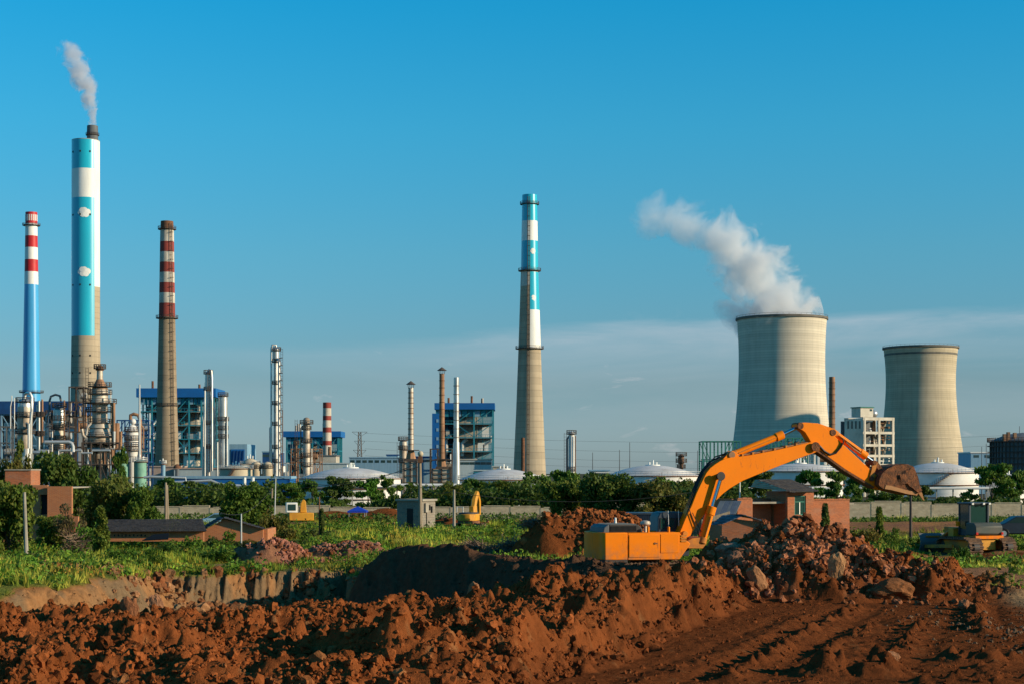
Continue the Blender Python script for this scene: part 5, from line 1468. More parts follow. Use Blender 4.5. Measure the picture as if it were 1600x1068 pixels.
VAR = {}
def variant(kind, seed, W, H, n, leaf, mt):
    """crown and trunk meshes at real size"""
    r = np.random.default_rng(seed)
    pts, blobs = crown_points(kind, n, r)
    pts = pts * np.array([W / 2, W / 2, H])
    V, Fq, C_ = leaves(pts, leaf, r)
    blobtone = np.array([[0.75 + 0.9 * r.random(), 0.8 + 0.55 * r.random(), 0.8 + 0.4 * r.random()]])
    o = np_mesh('crown', V, Fq, M[mt], smooth=False, cols=C_ * blobtone)
    tk = MB()
    hx = lambda b: Vector((b[0] * W / 2, b[1] * W / 2, b[2] * H))
    if kind != 'bush':
        fork = Vector((0.02 * W, 0, H * (.30 if kind == 'layered' else .2)))
        tk.tube([(0, 0, -.5), (0.01 * W, 0, fork.z * .5), fork], [H * .030 + .04, H * .024 + .03, H * .02 + .03], 7)
        for b in blobs[: (16 if kind == 'dead' else 9)]:
            e = hx(b); m_ = fork.lerp(e, .5) + Vector((0, 0, -.06 * H))
            tk.tube([fork, m_, e], [H * .014 + .02, H * .008 + .015, .012], 5)
            if kind == 'dead':
                for q in range(5):
                    e2 = e + Vector(r.normal(size=3) * .09 * H); tk.tube([m_, e2], [.02, .008], 3)
    else:
        for b in blobs[:7]: tk.tube([(0, 0, -.2), hx(b) * .6, hx(b)], [.04, .03, .015], 4)
    tr = tk.build('trunk' if kind != 'bush' else 'stems', M['bark' if kind != 'dead' else 'twig'])
    d = (o.data, tr.data)
    bpy.data.objects.remove(o); bpy.data.objects.remove(tr)
    return d
SPEC = {'round': (8, 6, 10500, .21), 'layered': (8, 6, 4300, .22), 'tall': (3, 6, 3600, .18), 'bush': (3, 2, 1700, .10), 'dead': (4.5, 3, 900, .10)}
def tree(kind, px, D, top, wpx, label, base=None, seed=0, nm=None, cat='tree', group=None, x=None, brown=False):
    key = (kind, seed % 5, brown)
    W, H, n, lf = SPEC[kind]
    if key not in VAR: VAR[key] = variant(kind, 100 + hash_(kind) + seed % 5, W, H, n, lf, 'leaf_brown' if (kind == 'dead' or brown) else 'leaf')
    xx = X(px, D); z0 = gz(xx, D) if base is None else base
    h = (Z(top, D) - z0) / (.93 if kind != 'layered' else .98); w = wpx * D / F * 1.15
    t = thing(nm or ('bush' if kind == 'bush' else 'tree'), label, cat, (xx, D, z0), group)
    for d, nme in zip(VAR[key], ('crown', 'trunk' if kind != 'bush' else 'stems')):
        o = bpy.data.objects.new(nme, d); COL.objects.link(o); o.parent = t
        o.scale = (w / W, w / W, h / H); o.rotation_euler = (0, 0, (seed * 1.7 + px) % 6.28)
    return t
def hash_(s_): return sum(ord(c) * (i + 3) for i, c in enumerate(s_)) % 97

TREES = [
 # ---- near left group
 ('round', 14, 92, 757, 96, 'dark broad tree at the left edge behind the leaning grey pole'),
 ('round', 96, 122, 712, 100, 'tall green tree rising behind the red brick tower at the left'),
 ('round', 22, 128, 716, 64, 'tree at the left edge under the fat silver refinery column'),
 ('round', 178, 116, 748, 96, 'big dense round tree in front of the green riveted tanks'),
 ('round', 222, 114, 762, 62, 'dense rounded tree just right of the big dense round one'),
 ('dead', 107, 103, 782, 62, 'bare reddish brown withered tree in front of the orange brick wall'),
 ('tall', 158, 97, 796, 34, 'slim young tree with light leaves left of the long dark roof'),
 ('layered', 188, 170, 706, 36, 'wispy yellowish tree in front of the rusty cracking tower'),
 ('tall', 30, 150, 700, 24, 'feathery dark conifer in front of the fat silver column'),
 ('round', 385, 128, 758, 80, 'round olive green tree behind the low gabled brick house'),
 ('round', 84, 104, 806, 62, 'low dark tree in front of the orange brick wall, left of the withered tree'),
 ('bush', 136, 100, 800, 56, 'dark bush between the withered tree and the long dark roof'),
 ('bush', 330, 101, 826, 50, 'leafy bush against the wall of the gabled house'),
 ('bush', 425, 124, 783, 50, 'dark bush at the right of the gabled brick house'),
 # ---- row behind the boundary wall
 ('layered', 262, 205, 748, 60, 'tree behind the long dark roof, leftmost in the boundary row'),
 ('layered', 305, 198, 752, 62, 'tree behind the wooden double pole, second in the boundary row'),
 ('round', 345, 210, 755, 55, 'low dark tree under the cream tank'),
 ('layered', 400, 212, 757, 55, 'thin tree below the right end of the blue shed'),
 ('layered', 447, 200, 756, 60, 'layered tree left of the leftmost white tank'),
 ('layered', 480, 215, 752, 55, 'layered tree in front of the left edge of the leftmost white tank'),
 ('layered', 528, 196, 745, 62, 'flat topped tree in front of the middle of the leftmost white tank'),
 ('layered', 574, 208, 750, 56, 'flat topped tree in front of the right half of the leftmost white tank'),
 ('layered', 607, 200, 747, 46, 'thin layered tree just left of the grey block hut'),
 ('round', 700, 200, 756, 66, 'dark tree behind the grey block hut'),
 ('layered', 738, 210, 750, 70, 'feathery tree above the parked far excavator'),
 ('round', 790, 192, 752, 80, 'dark domed tree in front of the second white tank'),
 ('round', 752, 188, 778, 50, 'small dark round tree right above the far excavator'),
 ('layered', 842, 200, 742, 70, 'spreading tree right of the dark domed tree'),
 ('layered', 884, 214, 738, 64, 'spreading tree below the lone white column'),
 ('round', 848, 186, 768, 60, 'low round tree under the spreading one left of centre'),
 ('layered', 935, 205, 742, 70, 'tall spreading tree in front of the blue trimmed cabin'),
 ('round', 975, 196, 756, 70, 'dark tree in front of the third white tank, left'),
 ('layered', 1040, 202, 750, 80, 'dark tree in front of the third white tank, right'),
 ('round', 1075, 196, 752, 64, 'dark tree right behind the lower boom'),
 ('layered', 1150, 200, 738, 64, 'tree framed under the boom, leftmost there'),
 ('layered', 1190, 196, 738, 60, 'tree under the boom left of the brick stair tower'),
 ('layered', 1262, 206, 738, 66, 'tree above the brick house right of its dark tower roof'),
 ('layered', 1306, 200, 736, 66, 'tree above the right half of the brick house'),
 ('layered', 1346, 208, 742, 56, 'tree under the bucket cylinder right of the brick house'),
 ('round', 1385, 196, 768, 60, 'low bushy tree right of the brick house behind the wall'),
 ('layered', 1438, 214, 760, 60, 'low tree behind the wall just right of the bucket teeth'),
 ('round', 1475, 196, 776, 56, 'dark low tree behind the wall above the lone thin pole'),
 ('layered', 1512, 210, 768, 50, 'low tree behind the cab of the bulldozer'),
 ('layered', 1552, 202, 728, 78, 'tall tree with horizontal tiers left of the right edge'),
 ('layered', 1594, 208, 738, 66, 'tiered tree cut by the right edge of the view'),
 # ---- nearer middle trees
 ('round', 884, 140, 752, 74, 'bright green rounded tree in front of the wall near the centre'),
 ('round', 950, 136, 742, 92, 'large olive green tree left of the dug heap and the cab'),
 ('round', 1030, 134, 752, 96, 'dark broad tree behind the cab of the excavator'),
 ('bush', 912, 128, 782, 50, 'bright bush below the large olive green tree'),
 ('bush', 1100, 128, 790, 60, 'dark bush behind the lower boom'),
 ('tall', 1289, 101, 792, 22, 'small round leafed sapling against the brick house wall'),
 ('bush', 1268, 92, 826, 60, 'green bush at the foot of the brick house wall'),
 ('tall', 1374, 112, 796, 20, 'slim leafy sapling standing right of the brick house'),
 ('bush', 1352, 110, 812, 50, 'bright bush at the right corner of the brick house'),
 ('bush', 1400, 108, 818, 34, 'dark small bush right of the slim leafy sapling'),
 ('bush', 1502, 90, 842, 30, 'light green weedy bush in front of the left bulldozer track'),
 ('bush', 1118, 80, 822, 24, 'small bright green bush between boom cylinder and spoil mound'),
 ('bush', 500, 118, 815, 60, 'dark bush in front of the far yellow machine'),
 ('bush', 448, 112, 812, 44, 'dark hedge bush left of the thin sapling'),
 ('bush', 560, 122, 820, 50, 'low bush in front of the blue tent'),
 ('tall', 503, 112, 798, 14, 'thin sapling with a bare stem in the middle left grass'),
 ('bush', 700, 124, 826, 60, 'low grassy bush right of the grey hut'),
 ('bush', 800, 118, 828, 60, 'low bush in the grass below the boundary wall centre'),
 ('bush', 262, 96, 838, 50, 'bright green bush in front of the wall of the long low house'),
 ('bush', 360, 98, 822, 60, 'bright green bush in front of the gabled brick house'),
 ('bush', 250, 92, 836, 60, 'low green bush on the swell left of centre grass'),
 ('bush', 190, 90, 845, 60, 'low green bush below the withered tree'),
 ('bush', 40, 84, 852, 70, 'green bush at the left edge foreground of the grass'),
 ('bush', 395, 92, 838, 60, 'leafy green bush left of the pinkish rubble heap'),
 ('bush', 235, 86, 852, 46, 'rounded green bush near the rim of the pit, left of centre'),
 ('bush', 340, 90, 846, 66, 'broad leafy bush above the cut bank'),
 ('bush', 290, 100, 826, 56, 'large leafy bush in front of the junction of the two low roofs'),
 ('bush', 470, 104, 836, 70, 'bright leafy bush behind the pinkish red rubble heap'),
 ('bush', 12, 70, 886, 44, 'green bush on the left edge beside the pit'),
 ('bush', 620, 112, 826, 60, 'wide low bush in front of the grey block hut'),
 ('bush', 1440, 104, 830, 50, 'straggling weed bush left of the bulldozer blade'),
 ('bush', 1590, 100, 838, 40, 'tall weeds right of the bulldozer at the edge'),
 ('bush', 1340, 96, 836, 44, 'leafy weeds below the right corner of the brick house'),
]
for i, (kd, px_, D_, top_, w_, lb) in enumerate(TREES):
    tree(kd, px_, D_, top_, w_, lb, seed=i, cat='bush' if kd == 'bush' else 'tree', group='trees along the boundary wall' if 185 < D_ < 216 else None)

# dense dark undergrowth along the wall
def hedge():
    r = np.random.default_rng(5)
    n = 42000
    x = r.uniform(-62, 70, n); y = 176 + r.random(n) * 8
    pxx = 800 + F * x / y; open_ = np.maximum(S((pxx - 425) / 20) * (1 - S((pxx - 625) / 15)), S((pxx - 1160) / 30))
    top = (3.0 - 1.5 * open_) + (2.2 - 0.9 * open_) * fbm(x * 0.22, y * 0.1, 3, 300)
    z = r.random(n) ** .7 * np.clip(top, .8, 5) + gz(0, 178)
    V, Fq, C_ = leaves(np.stack([x, y, z], -1), .24, r, tone=(.45, 1.1))
    tag(np_mesh('undergrowth', V, Fq, M['leaf'], cols=C_), 'dark unbroken undergrowth growing along behind the boundary wall', 'undergrowth', kind='stuff')
    n = 16000
    x = r.uniform(-58, 62, n); y = 151 + r.random(n) * 9
    V, Fq, C_ = leaves(np.stack([x, y, r.random(n) * np.where(x < 10, .95, .55) + .05], -1), .16, r)
    tag(np_mesh('verge_weeds', V, Fq, M['leaf'], cols=C_), 'strip of low green weeds along the foot of the boundary wall', 'weeds', kind='stuff')
hedge()

def grass_field():
    r = np.random.default_rng(9)
    def area(n, y0, y1, p=1.0):
        y = y0 + (y1 - y0) * r.random(n) ** p; x = (r.random(n) - .5) * y * .72
        return x, y
    def keep(x, y, thr):
        h, col, g, s, ro, mm_ = ground(x, y, True)
        k = r.random(len(x)) < g * thr
        return x[k], y[k], h[k]
    # blades in tufts
    x, y = area(58000, 60, 165, .8); x, y, h = keep(x, y, 1.0)
    nb = 5; n = len(x)
    tall = 0.18 + 0.36 * S((fbm(x * .25, y * .25, 3, 310) + .2) / .6)
    c = np.repeat(np.stack([x, y, h - .03], -1), nb, 0) + np.concatenate([r.normal(size=(n * nb, 2)) * .10, np.zeros((n * nb, 1))], 1)
    hh = np.repeat(tall, nb)[:, None] * (.5 + .8 * r.random((n * nb, 1)))
    a = r.random(n * nb) * 6.28; wv = np.stack([np.cos(a), np.sin(a), 0 * a], -1) * (.03 + .03 * r.random((n * nb, 1)))
    tip = c + np.concatenate([r.normal(size=(n * nb, 2)) * .12, hh], 1)
    V = np.stack([c - wv, c + wv, tip], 1).reshape(-1, 3)
    t = (.7 + .6 * r.random((n, 1))) * np.array([[1.0, 1.0, 1.0]]); pt_ = fbm(x * .11, y * .11, 3, 330); dry = S((fbm(x * .35, y * .35, 3, 331) - .05) / .35)[:, None]
    t *= (0.62 + 0.75 * S((pt_ + .35) / .7))[:, None]; t = t * (1 - dry) + t * np.array([[1.35, .95, 1.1]]) * dry; t[:, 0] *= (.8 + .6 * r.random(n))
    C_ = np.repeat(t, nb * 3, 0)
    tag(np_mesh('grass', V, np.arange(len(V)).reshape(-1, 3), M['grass'], cols=C_), 'rough sunlit green grass over the waste ground beyond the pit', 'grass', kind='stuff')
    # leafy weeds in drifts
    x, y = area(9500, 60, 160, .8); x, y, h = keep(x, y, 1.0)
    k = (fbm(x * .12, y * .12, 3, 320) + .25 * r.normal(size=len(x))) > .02
    x, y, h = x[k], y[k], h[k]; n = len(x); nl = 46
    sz = .35 + .65 * r.random(n)
    d = r.normal(size=(n, nl, 3)); d /= np.linalg.norm(d, axis=2)[..., None]; d[..., 2] = np.abs(d[..., 2]) * .9
    pts = np.stack([x, y, h], -1)[:, None, :] + d * (sz * .95)[:, None, None] * (r.random((n, nl, 1)) ** .4)
    V, Fq, C_ = leaves(pts.reshape(-1, 3), .10, r)
    ct = np.repeat((.45 + 1.3 * r.random((n, 1)) ** 1.3) * np.array([[1.35, 1.5, .9]]), nl * 4, 0)
    tag(np_mesh('weeds', V, Fq, M['leaf'], cols=C_ * ct), 'leafy green weeds in drifts through the grass', 'weeds', kind='stuff')
grass_field()
# ================================================================ machines
class Frame:
    """a machine's own axes: u forward, v to its left, z up; pixels of the photograph are met with the plane v = const"""
    def __init__(s, x, y, z, heading):
        s.o = Vector((x, y, z)); s.h = heading
        s.u = Vector((math.cos(heading), math.sin(heading), 0)); s.v = Vector((-math.sin(heading), math.cos(heading), 0))
    def at(s, px, py, v=0.0):
        d = Vector(((px - 800) / F, 1, (HZ - py) / F)); o = s.o + s.v * v - Vector((0, 0, EYE))
        t = o.dot(s.v) / d.dot(s.v)
        p = d * t + Vector((0, 0, EYE)) - s.o
        return Vector((p.dot(s.u), v, p.z))
def plate(fr, pts, v0, v1, m=None, ref=None):
    """side outline in photo pixels, traced in the plane v=ref, thickness v0..v1 (machine coordinates)"""
    m = m or MB()
    q = [fr.at(a, b, v0 if ref is None else ref) for a, b in pts]
    A = [(p.x, v0, p.z) for p in q]; B = [(p.x, v1, p.z) for p in q]
    return m.prism(A, B)
def triangulate_ok(o):
    return o

# ---- the big orange excavator
fr = Frame(X(1010, 75), 75.0, Z(875, 73.4) - 1.02, R(16))
exc = thing('excavator', 'large orange crawler excavator with its boom raised and muddy bucket stretched to the right', 'excavator', fr.o, rz=fr.h)
NEARV = -1.35
def B(m, name, mt, parent=exc, bevel=0.0, **k):
    """build in machine coordinates: the parent's own rotation places it"""
    me = bpy.data.meshes.new(name); me.from_pydata(m.v, [], m.f); me.update()
    me.polygons.foreach_set('use_smooth', [True] * len(me.polygons)); me.set_sharp_from_angle(angle=R(35))
    if mt: me.materials.append(M[mt])
    o = bpy.data.objects.new(name, me); COL.objects.link(o); o.parent = parent
    if bevel:
        b = o.modifiers.new('bevel', 'BEVEL'); b.width = bevel; b.segments = 2; b.limit_method = 'ANGLE'; b.angle_limit = R(35)
    for a, c in k.items(): o[a] = c
    return o
a0 = fr.at(946, 835, NEARV); a1 = fr.at(946, 877, NEARV); f0 = fr.at(1062, 829, NEARV); f1 = fr.at(1062, 871, NEARV); f2 = fr.at(1079, 849, NEARV)
zt_, zb_ = (a0.z + f0.z) / 2 + .02, (a1.z + f1.z) / 2
ub, uf, ut = a0.x, f0.x, f2.x
zmid = f2.z
# house: side boxes either side of the boom, counterweight behind
um = ub + (uf - ub) * .30
ud = fr.at(1031, 850, NEARV).x
for s in (1, -1):
    v0, v1 = (NEARV, -.52) if s > 0 else (.52, 1.35)
    side = [(um, zb_), (uf, zb_), (ut, zmid), (ut - .05, zmid + .06), (uf + .15, zt_ - .25), (uf, zt_), (um, zt_)]
    m = MB().prism([(a, v0, b) for a, b in side], [(a, v1, b) for a, b in side])
    B(m, 'body', 'yellow', bevel=.03)
m = MB().prism([(um, -.52, zb_), (uf - .5, -.52, zb_), (uf - .5, -.52, zt_ - .35), (um, -.52, zt_ - .35)], [(um, .52, zb_), (uf - .5, .52, zb_), (uf - .5, .52, zt_ - .35), (um, .52, zt_ - .35)])
B(m, 'deck', 'machine_dark')
# counterweight, rounded at the rear corners
out = [(um - .012, -1.35), (ub + .0, -1.35), (ub - .02, -1.33), (ub - .22, -.95), (ub - .30, 0), (ub - .22, .95), (ub - .02, 1.33), (ub, 1.35), (um - .012, 1.35)]
m = MB().prism([(a, b, zb_ + .02) for a, b in out], [(a, b, zt_ + .01) for a, b in out])
B(m, 'counterweight', 'yellow', bevel=.05)
m = MB().prism([(a * 1 + .0, b * 1.002, zb_ - .10) for a, b in out], [(a, b * 1.002, zb_ + .018) for a, b in out])
B(m, 'skirt', 'machine_dark')
# thin service door on the near side with seams and a latch
m = MB(); m.bx(um + .05, ud - .02, NEARV - .025, NEARV - .002, zb_ + .12, zt_ - .10)
B(m, 'service_door', 'yellow', bevel=.01)
m = MB(); m.bx(ud + .03, uf - .05, NEARV - .022, NEARV - .002, zb_ + .30, zt_ - .08)
B(m, 'service_door', 'yellow', bevel=.01)
p = fr.at(1023, 848, NEARV)
m = MB(); m.cyl((p.x, NEARV - .05, p.z), (p.x, NEARV - .02, p.z), .05, n=10); m.bx(p.x - .02, p.x + .12, NEARV - .045, NEARV - .026, p.z - .02, p.z + .02)
B(m, 'latch', 'rust')
for (pa, pb) in ((1064, 1068), (1065, 1070)):
    pass
for i in range(3):
    p0 = fr.at(1064, 836 + i * 4, NEARV); m = MB(); m.bx(p0.x, p0.x + .26, NEARV - .03, NEARV + .1, p0.z - .05, p0.z + .03)
    B(m, 'step', 'yellow_dirty')
# engine cover: dark louvred hood with a pale rear end
p0, p1 = fr.at(952, 833, -1.0), fr.at(1003, 818.5, -1.0)
m = MB()
prof = [(p0.x - .28, zt_), (p0.x - .24, p1.z - .12), (p0.x - .05, p1.z + .0), (p0.x, p1.z), (p0.x, zt_)]
m.prism([(a, -1.0, b) for a, b in prof], [(a, .9, b) for a, b in prof]); B(m, 'hood_end', 'gas', bevel=.03)
prof = [(p0.x, zt_), (p0.x, p1.z), (p1.x - .18, p1.z), (p1.x, p1.z - .16), (p1.x + .05, zt_)]
m = MB().prism([(a, -1.0, b) for a, b in prof], [(a, .9, b) for a, b in prof]); hood = B(m, 'hood', 'machine_dark', bevel=.03)
n_ = 22
for i in range(n_):
    uu = p0.x + .06 + (p1.x - p0.x - .3) * i / n_
    q = MB().bx(uu, uu + .03, -1.03, -1.0, zt_ + .06, p1.z - .06); B(q, 'louvre', 'hose', parent=hood)
for i in range(10):
    vv = -.9 + 1.7 * i / 9
    q = MB().bx(p0.x + .1, p1.x - .25, vv - .02, vv + .02, p1.z, p1.z + .03); B(q, 'louvre', 'gas', parent=hood)
# exhaust with mushroom cap, yellow posts, mirrors and antennas
p = fr.at(1016, 820, -.9)
m = MB(); m.cyl((p.x - .12, -.6, zt_), (p.x - .12, -.6, p.z + .05), .07, n=12); m.lathe((p.x - .12, -.6, p.z + .02), [(.01, 0), (.22, 0), (.24, .06), (.2, .16), (.08, .2), (.01, .2)], 16)
B(m, 'exhaust', 'steel_old')
for px_ in (1013, 1045):
    p = fr.at(px_, 822, NEARV + .1)
    m = MB().cyl((p.x, NEARV + .12, zt_ - .02), (p.x, NEARV + .12, p.z), .06, n=10); B(m, 'filler_post', 'yellow', bevel=.01)
m = MB().lathe((fr.at(965, 820, 0).x, .3, p1.z), [(.01, .28), (.05, .27), (.07, 0)], 10); B(m, 'breather', 'white_p')
# cab on the far side
cab_v0, cab_v1 = .25, 1.30
c0 = fr.at(1028, 831, cab_v0); c1 = fr.at(1031, 799.5, cab_v0); c2 = fr.at(1070, 799, cab_v0); c3 = fr.at(1074, 830, cab_v0)
base_z = zb_ + .05
prof = [(c0.x, base_z), (c0.x, c1.z - .22), (c0.x + .12, c1.z - .02), (c0.x + .35, c1.z + .03), (c2.x - .1, c1.z), (c2.x + .02, c1.z - .12), (c3.x + .12, base_z + 1.0), (c3.x + .1, base_z)]
m = MB().prism([(a, cab_v0, b) for a, b in prof], [(a, cab_v1, b) for a, b in prof]); cabo = B(m, 'cab', 'cab', bevel=.04)
z0w, z1w = zt_ + .12, c1.z - .28
ww = (c2.x - c0.x)
for i, (a, b) in enumerate(((.10, .28), (.36, .60), (.68, .93))):
    m = MB().bx(c0.x + ww * a, c0.x + ww * b, cab_v0 - .012, cab_v0 - .002, z0w, z1w); w_ = B(m, 'window', 'glass_g', parent=cabo)
    m = MB()
    xa, xb_ = c0.x + ww * a, c0.x + ww * b
    for q in ((xa - .03, xa, z0w - .03, z1w + .03), (xb_, xb_ + .03, z0w - .03, z1w + .03), (xa, xb_, z0w - .03, z0w), (xa, xb_, z1w, z1w + .03)):
        m.bx(q[0], q[1], cab_v0 - .03, cab_v0 - .003, q[2], q[3])
    B(m, 'window_seal', 'hose', parent=cabo)
for px_ in (1045, 1061):
    a = fr.at(px_, 829, .1); b = fr.at(px_ - 1, 797, .1)
    B(MB().tube([(a.x, .1, a.z), (b.x, .1, b.z)], .018, 6), 'handrail', 'galv')
# boom
BM = [(1062, 831), (1071, 809), (1081, 788), (1088, 770), (1095, 755), (1103.5, 738), (1110, 730), (1118, 724), (1126, 719), (1134, 715.5), (1143, 713.5), (1153, 713), (1177, 709.5), (1215, 702), (1243, 695.5), (1262, 691),
      (1270, 689), (1278, 690), (1282, 695), (1280, 702), (1274, 706), (1246, 716), (1218, 727), (1190, 738), (1161, 750), (1140, 762.5), (1129, 771), (1116, 784), (1104, 799), (1094, 812), (1085, 826), (1079, 836), (1071, 840), (1064, 838)]
boom = B(plate(fr, BM, -.33, .33, ref=-.33), 'boom', 'yellow', bevel=.02)
def rib(pts, v, w, h, mt, name, parent):
    m = MB(); q = [fr.at(a, b, v) for a, b in pts]
    m.tube([(p.x, p.y, p.z) for p in q], w, 8); return B(m, name, mt, parent=parent)
# hoses over the boom's back
rib([(1066, 822), (1078, 789), (1091, 754), (1100, 736), (1112, 723), (1126, 714), (1140, 709)], -.20, .035, 0, 'hose', 'hose', boom)
rib([(1066, 820), (1076, 789), (1089, 754), (1098, 735), (1110, 722), (1117, 713), (1130, 709), (1141, 706)], .05, .035, 0, 'hose', 'hose', boom)
rib([(1065, 818), (1074, 789), (1087, 753), (1096, 735), (1108, 721), (1125, 713)], .22, .035, 0, 'hose', 'hose', boom)
rib([(1150, 711.5), (1180, 707), (1215, 700), (1245, 693.5), (1264, 690)], -.18, .03, 0, 'rust_pipe', 'hard_pipe', boom)
rib([(1150, 710.5), (1180, 706), (1215, 699), (1245, 692.5), (1264, 689)], .10, .03, 0, 'rust_pipe', 'hard_pipe', boom)
for px_, py_ in ((1160, 711), (1176, 708.5), (1192, 705.5), (1210, 702), (1228, 698), (1244, 694.5)):
    p = fr.at(px_, py_, -.2); B(MB().bx(p.x - .04, p.x + .04, -.26, .2, p.z - .05, p.z + .08), 'pipe_clamp', 'yellow_dirty', parent=boom)
# pins
def pin(px, py, v0, v1, r, mt='machine_dark', parent=exc, name='pin'):
    p = fr.at(px, py, v0); return B(MB().cyl((p.x, v0, p.z), (p.x, v1, p.z), r, n=18), name, mt, parent=parent, bevel=.01)
pin(1127, 743, -.62, .62, .13); pin(1127, 743, -.66, -.61, .20, 'machine_dark'); pin(1071, 833, -.5, .5, .12, 'yellow_dirty'); pin(1275, 697, -.46, .46, .15, 'rust_pipe')
pin(1275, 697, -.50, -.45, .22, 'mud_steel')
# stick cylinder bracket and cylinder
for v0, v1 in ((-.26, -.16), (.16, .26)):
    B(plate(fr, [(1124, 722), (1132, 713), (1138, 706), (1144, 703.5), (1150, 706), (1154, 713), (1156, 716)], v0, v1, ref=-.2), 'cylinder_bracket', 'yellow', parent=boom, bevel=.01)
pin(1144, 710, -.32, .32, .16, 'rust_pipe')
def ram(a, b, c, v, rb, rr, parent=exc, collar=True):
    """a -> b barrel, b -> c rod (photo pixels) in the plane v"""
    A, Bp, C_ = [fr.at(*q, v) for q in (a, b, c)]
    cy_ = MB().cyl(A, Bp, rb, n=20); o = B(cy_, 'cylinder', 'yellow', parent=parent, bevel=.015)
    d = (Bp - A).normalized()
    if collar:
        B(MB().cyl(Bp - d * .35, Bp + d * .04, rb * 1.25, n=20), 'gland', 'yellow', parent=o, bevel=.02)
        B(MB().cyl(A - d * .05, A + d * .22, rb * 1.15, n=20), 'end_cap', 'yellow_dirty', parent=o, bevel=.02)
        side_ = Vector((0, -rb * 1.15, 0)); up_ = d.cross(Vector((0, 1, 0))).normalized()
        B(MB().tube([A + side_ + d * .25, Bp + side_ - d * .4], .028, 6), 'feed_pipe', 'yellow_dirty', parent=o)
    B(MB().cyl(Bp, C_, rr, n=16), 'rod', 'chrome', parent=o)
    return o
ram((1144, 710), (1222, 678.5), (1251, 664.5), 0.0, .165, .085)
ram((1097, 846), (1112.5, 792), (1127, 743.5), -.52, .165, .085)
ram((1094, 846), (1109.5, 793), (1127, 743.5), .52, .165, .085)
B(plate(fr, [(1070, 846), (1082, 840), (1100, 838), (1104, 848), (1098, 856), (1076, 856), (1070, 852)], -.62, .62, ref=-.6), 'boom_foot_bracket', 'yellow_dirty', bevel=.02)
for a, b in (((1075, 790), (1096, 850)), ((1082, 800), (1101, 846))):
    p, q = fr.at(*a, -.40), fr.at(*b, -.44); mid = (p + q) / 2 + Vector((.10, 0, -.15))
    B(MB().tube([p, p.lerp(mid, .6), mid, q.lerp(mid, .4), q], .02, 6), 'hose', 'hose')
# stick
ST = [(1245, 666), (1245, 662), (1249, 659.8), (1258, 659.2), (1278, 660.5), (1285, 663), (1297, 674), (1308, 684), (1330, 705), (1356, 729), (1368, 740), (1380, 750), (1386, 756), (1386, 762), (1378, 765), (1366, 760), (1354, 752.5), (1338, 743), (1320, 732), (1294, 713), (1284, 705), (1276, 700), (1268, 692), (1263, 683), (1258, 675), (1253, 671), (1248, 670)]
stick = B(plate(fr, ST, -.27, .27, ref=-.27), 'stick', 'yellow', bevel=.02)
B(plate(fr, [(1268, 692), (1276, 700), (1284, 705), (1294, 713), (1320, 732), (1354, 752.5), (1366, 760), (1364, 762), (1318, 734.5), (1292, 715.5), (1272, 702), (1266, 694)], -.30, .30, ref=-.27), 'stick_underplate', 'mud_steel', parent=stick)
pin(1251, 664.5, -.34, .34, .16, 'mud_steel')
for v0, v1 in ((-.25, -.16), (.16, .25)):
    B(plate(fr, [(1281, 661.5), (1292, 665.5), (1303, 669.5), (1308, 674), (1306, 680), (1302, 682), (1294, 672)], v0, v1, ref=-.2), 'cylinder_bracket', 'yellow', parent=stick, bevel=.01)
pin(1302, 675, -.30, .30, .15, 'mud_steel')
ram((1302, 675), (1352, 711.5), (1367, 722.5), 0.0, .155, .08)
# hoses drooping across the stick
for k_, dv in enumerate((0, .05, -.05)):
    rib([(1281, 695 + k_), (1288, 703 + k_), (1297, 708.5 + k_), (1306, 706 + k_ * .7), (1314, 698), (1318, 690), (1317, 684)], -.32 - dv, .028, 0, 'hose', 'hose', stick)
rib([(1322, 690), (1333, 700), (1345, 708)], -.17, .03, 0, 'rust_pipe', 'hard_pipe', stick)
# bucket linkage
for v in (-.34, .30):
    B(plate(fr, [(1363, 722), (1368, 719), (1371, 723), (1367, 736), (1366, 749), (1360, 750), (1359, 743), (1362, 732)], v, v + .05, ref=-.32), 'rocker_arm', 'yellow_dirty', bevel=.01)
for v in (-.22, .17):
    B(plate(fr, [(1366, 719), (1371, 720), (1384, 738), (1388, 746), (1383, 749), (1377, 741), (1366, 724)], v, v + .05, ref=-.2), 'bucket_link', 'mud_steel', bevel=.01)
pin(1367, 722, -.40, .40, .11, 'mud_steel'); pin(1363, 747, -.38, .38, .12, 'mud_steel'); pin(1379, 757, -.38, .38, .13, 'mud_steel'); pin(1385, 745, -.30, .30, .11, 'mud_steel')
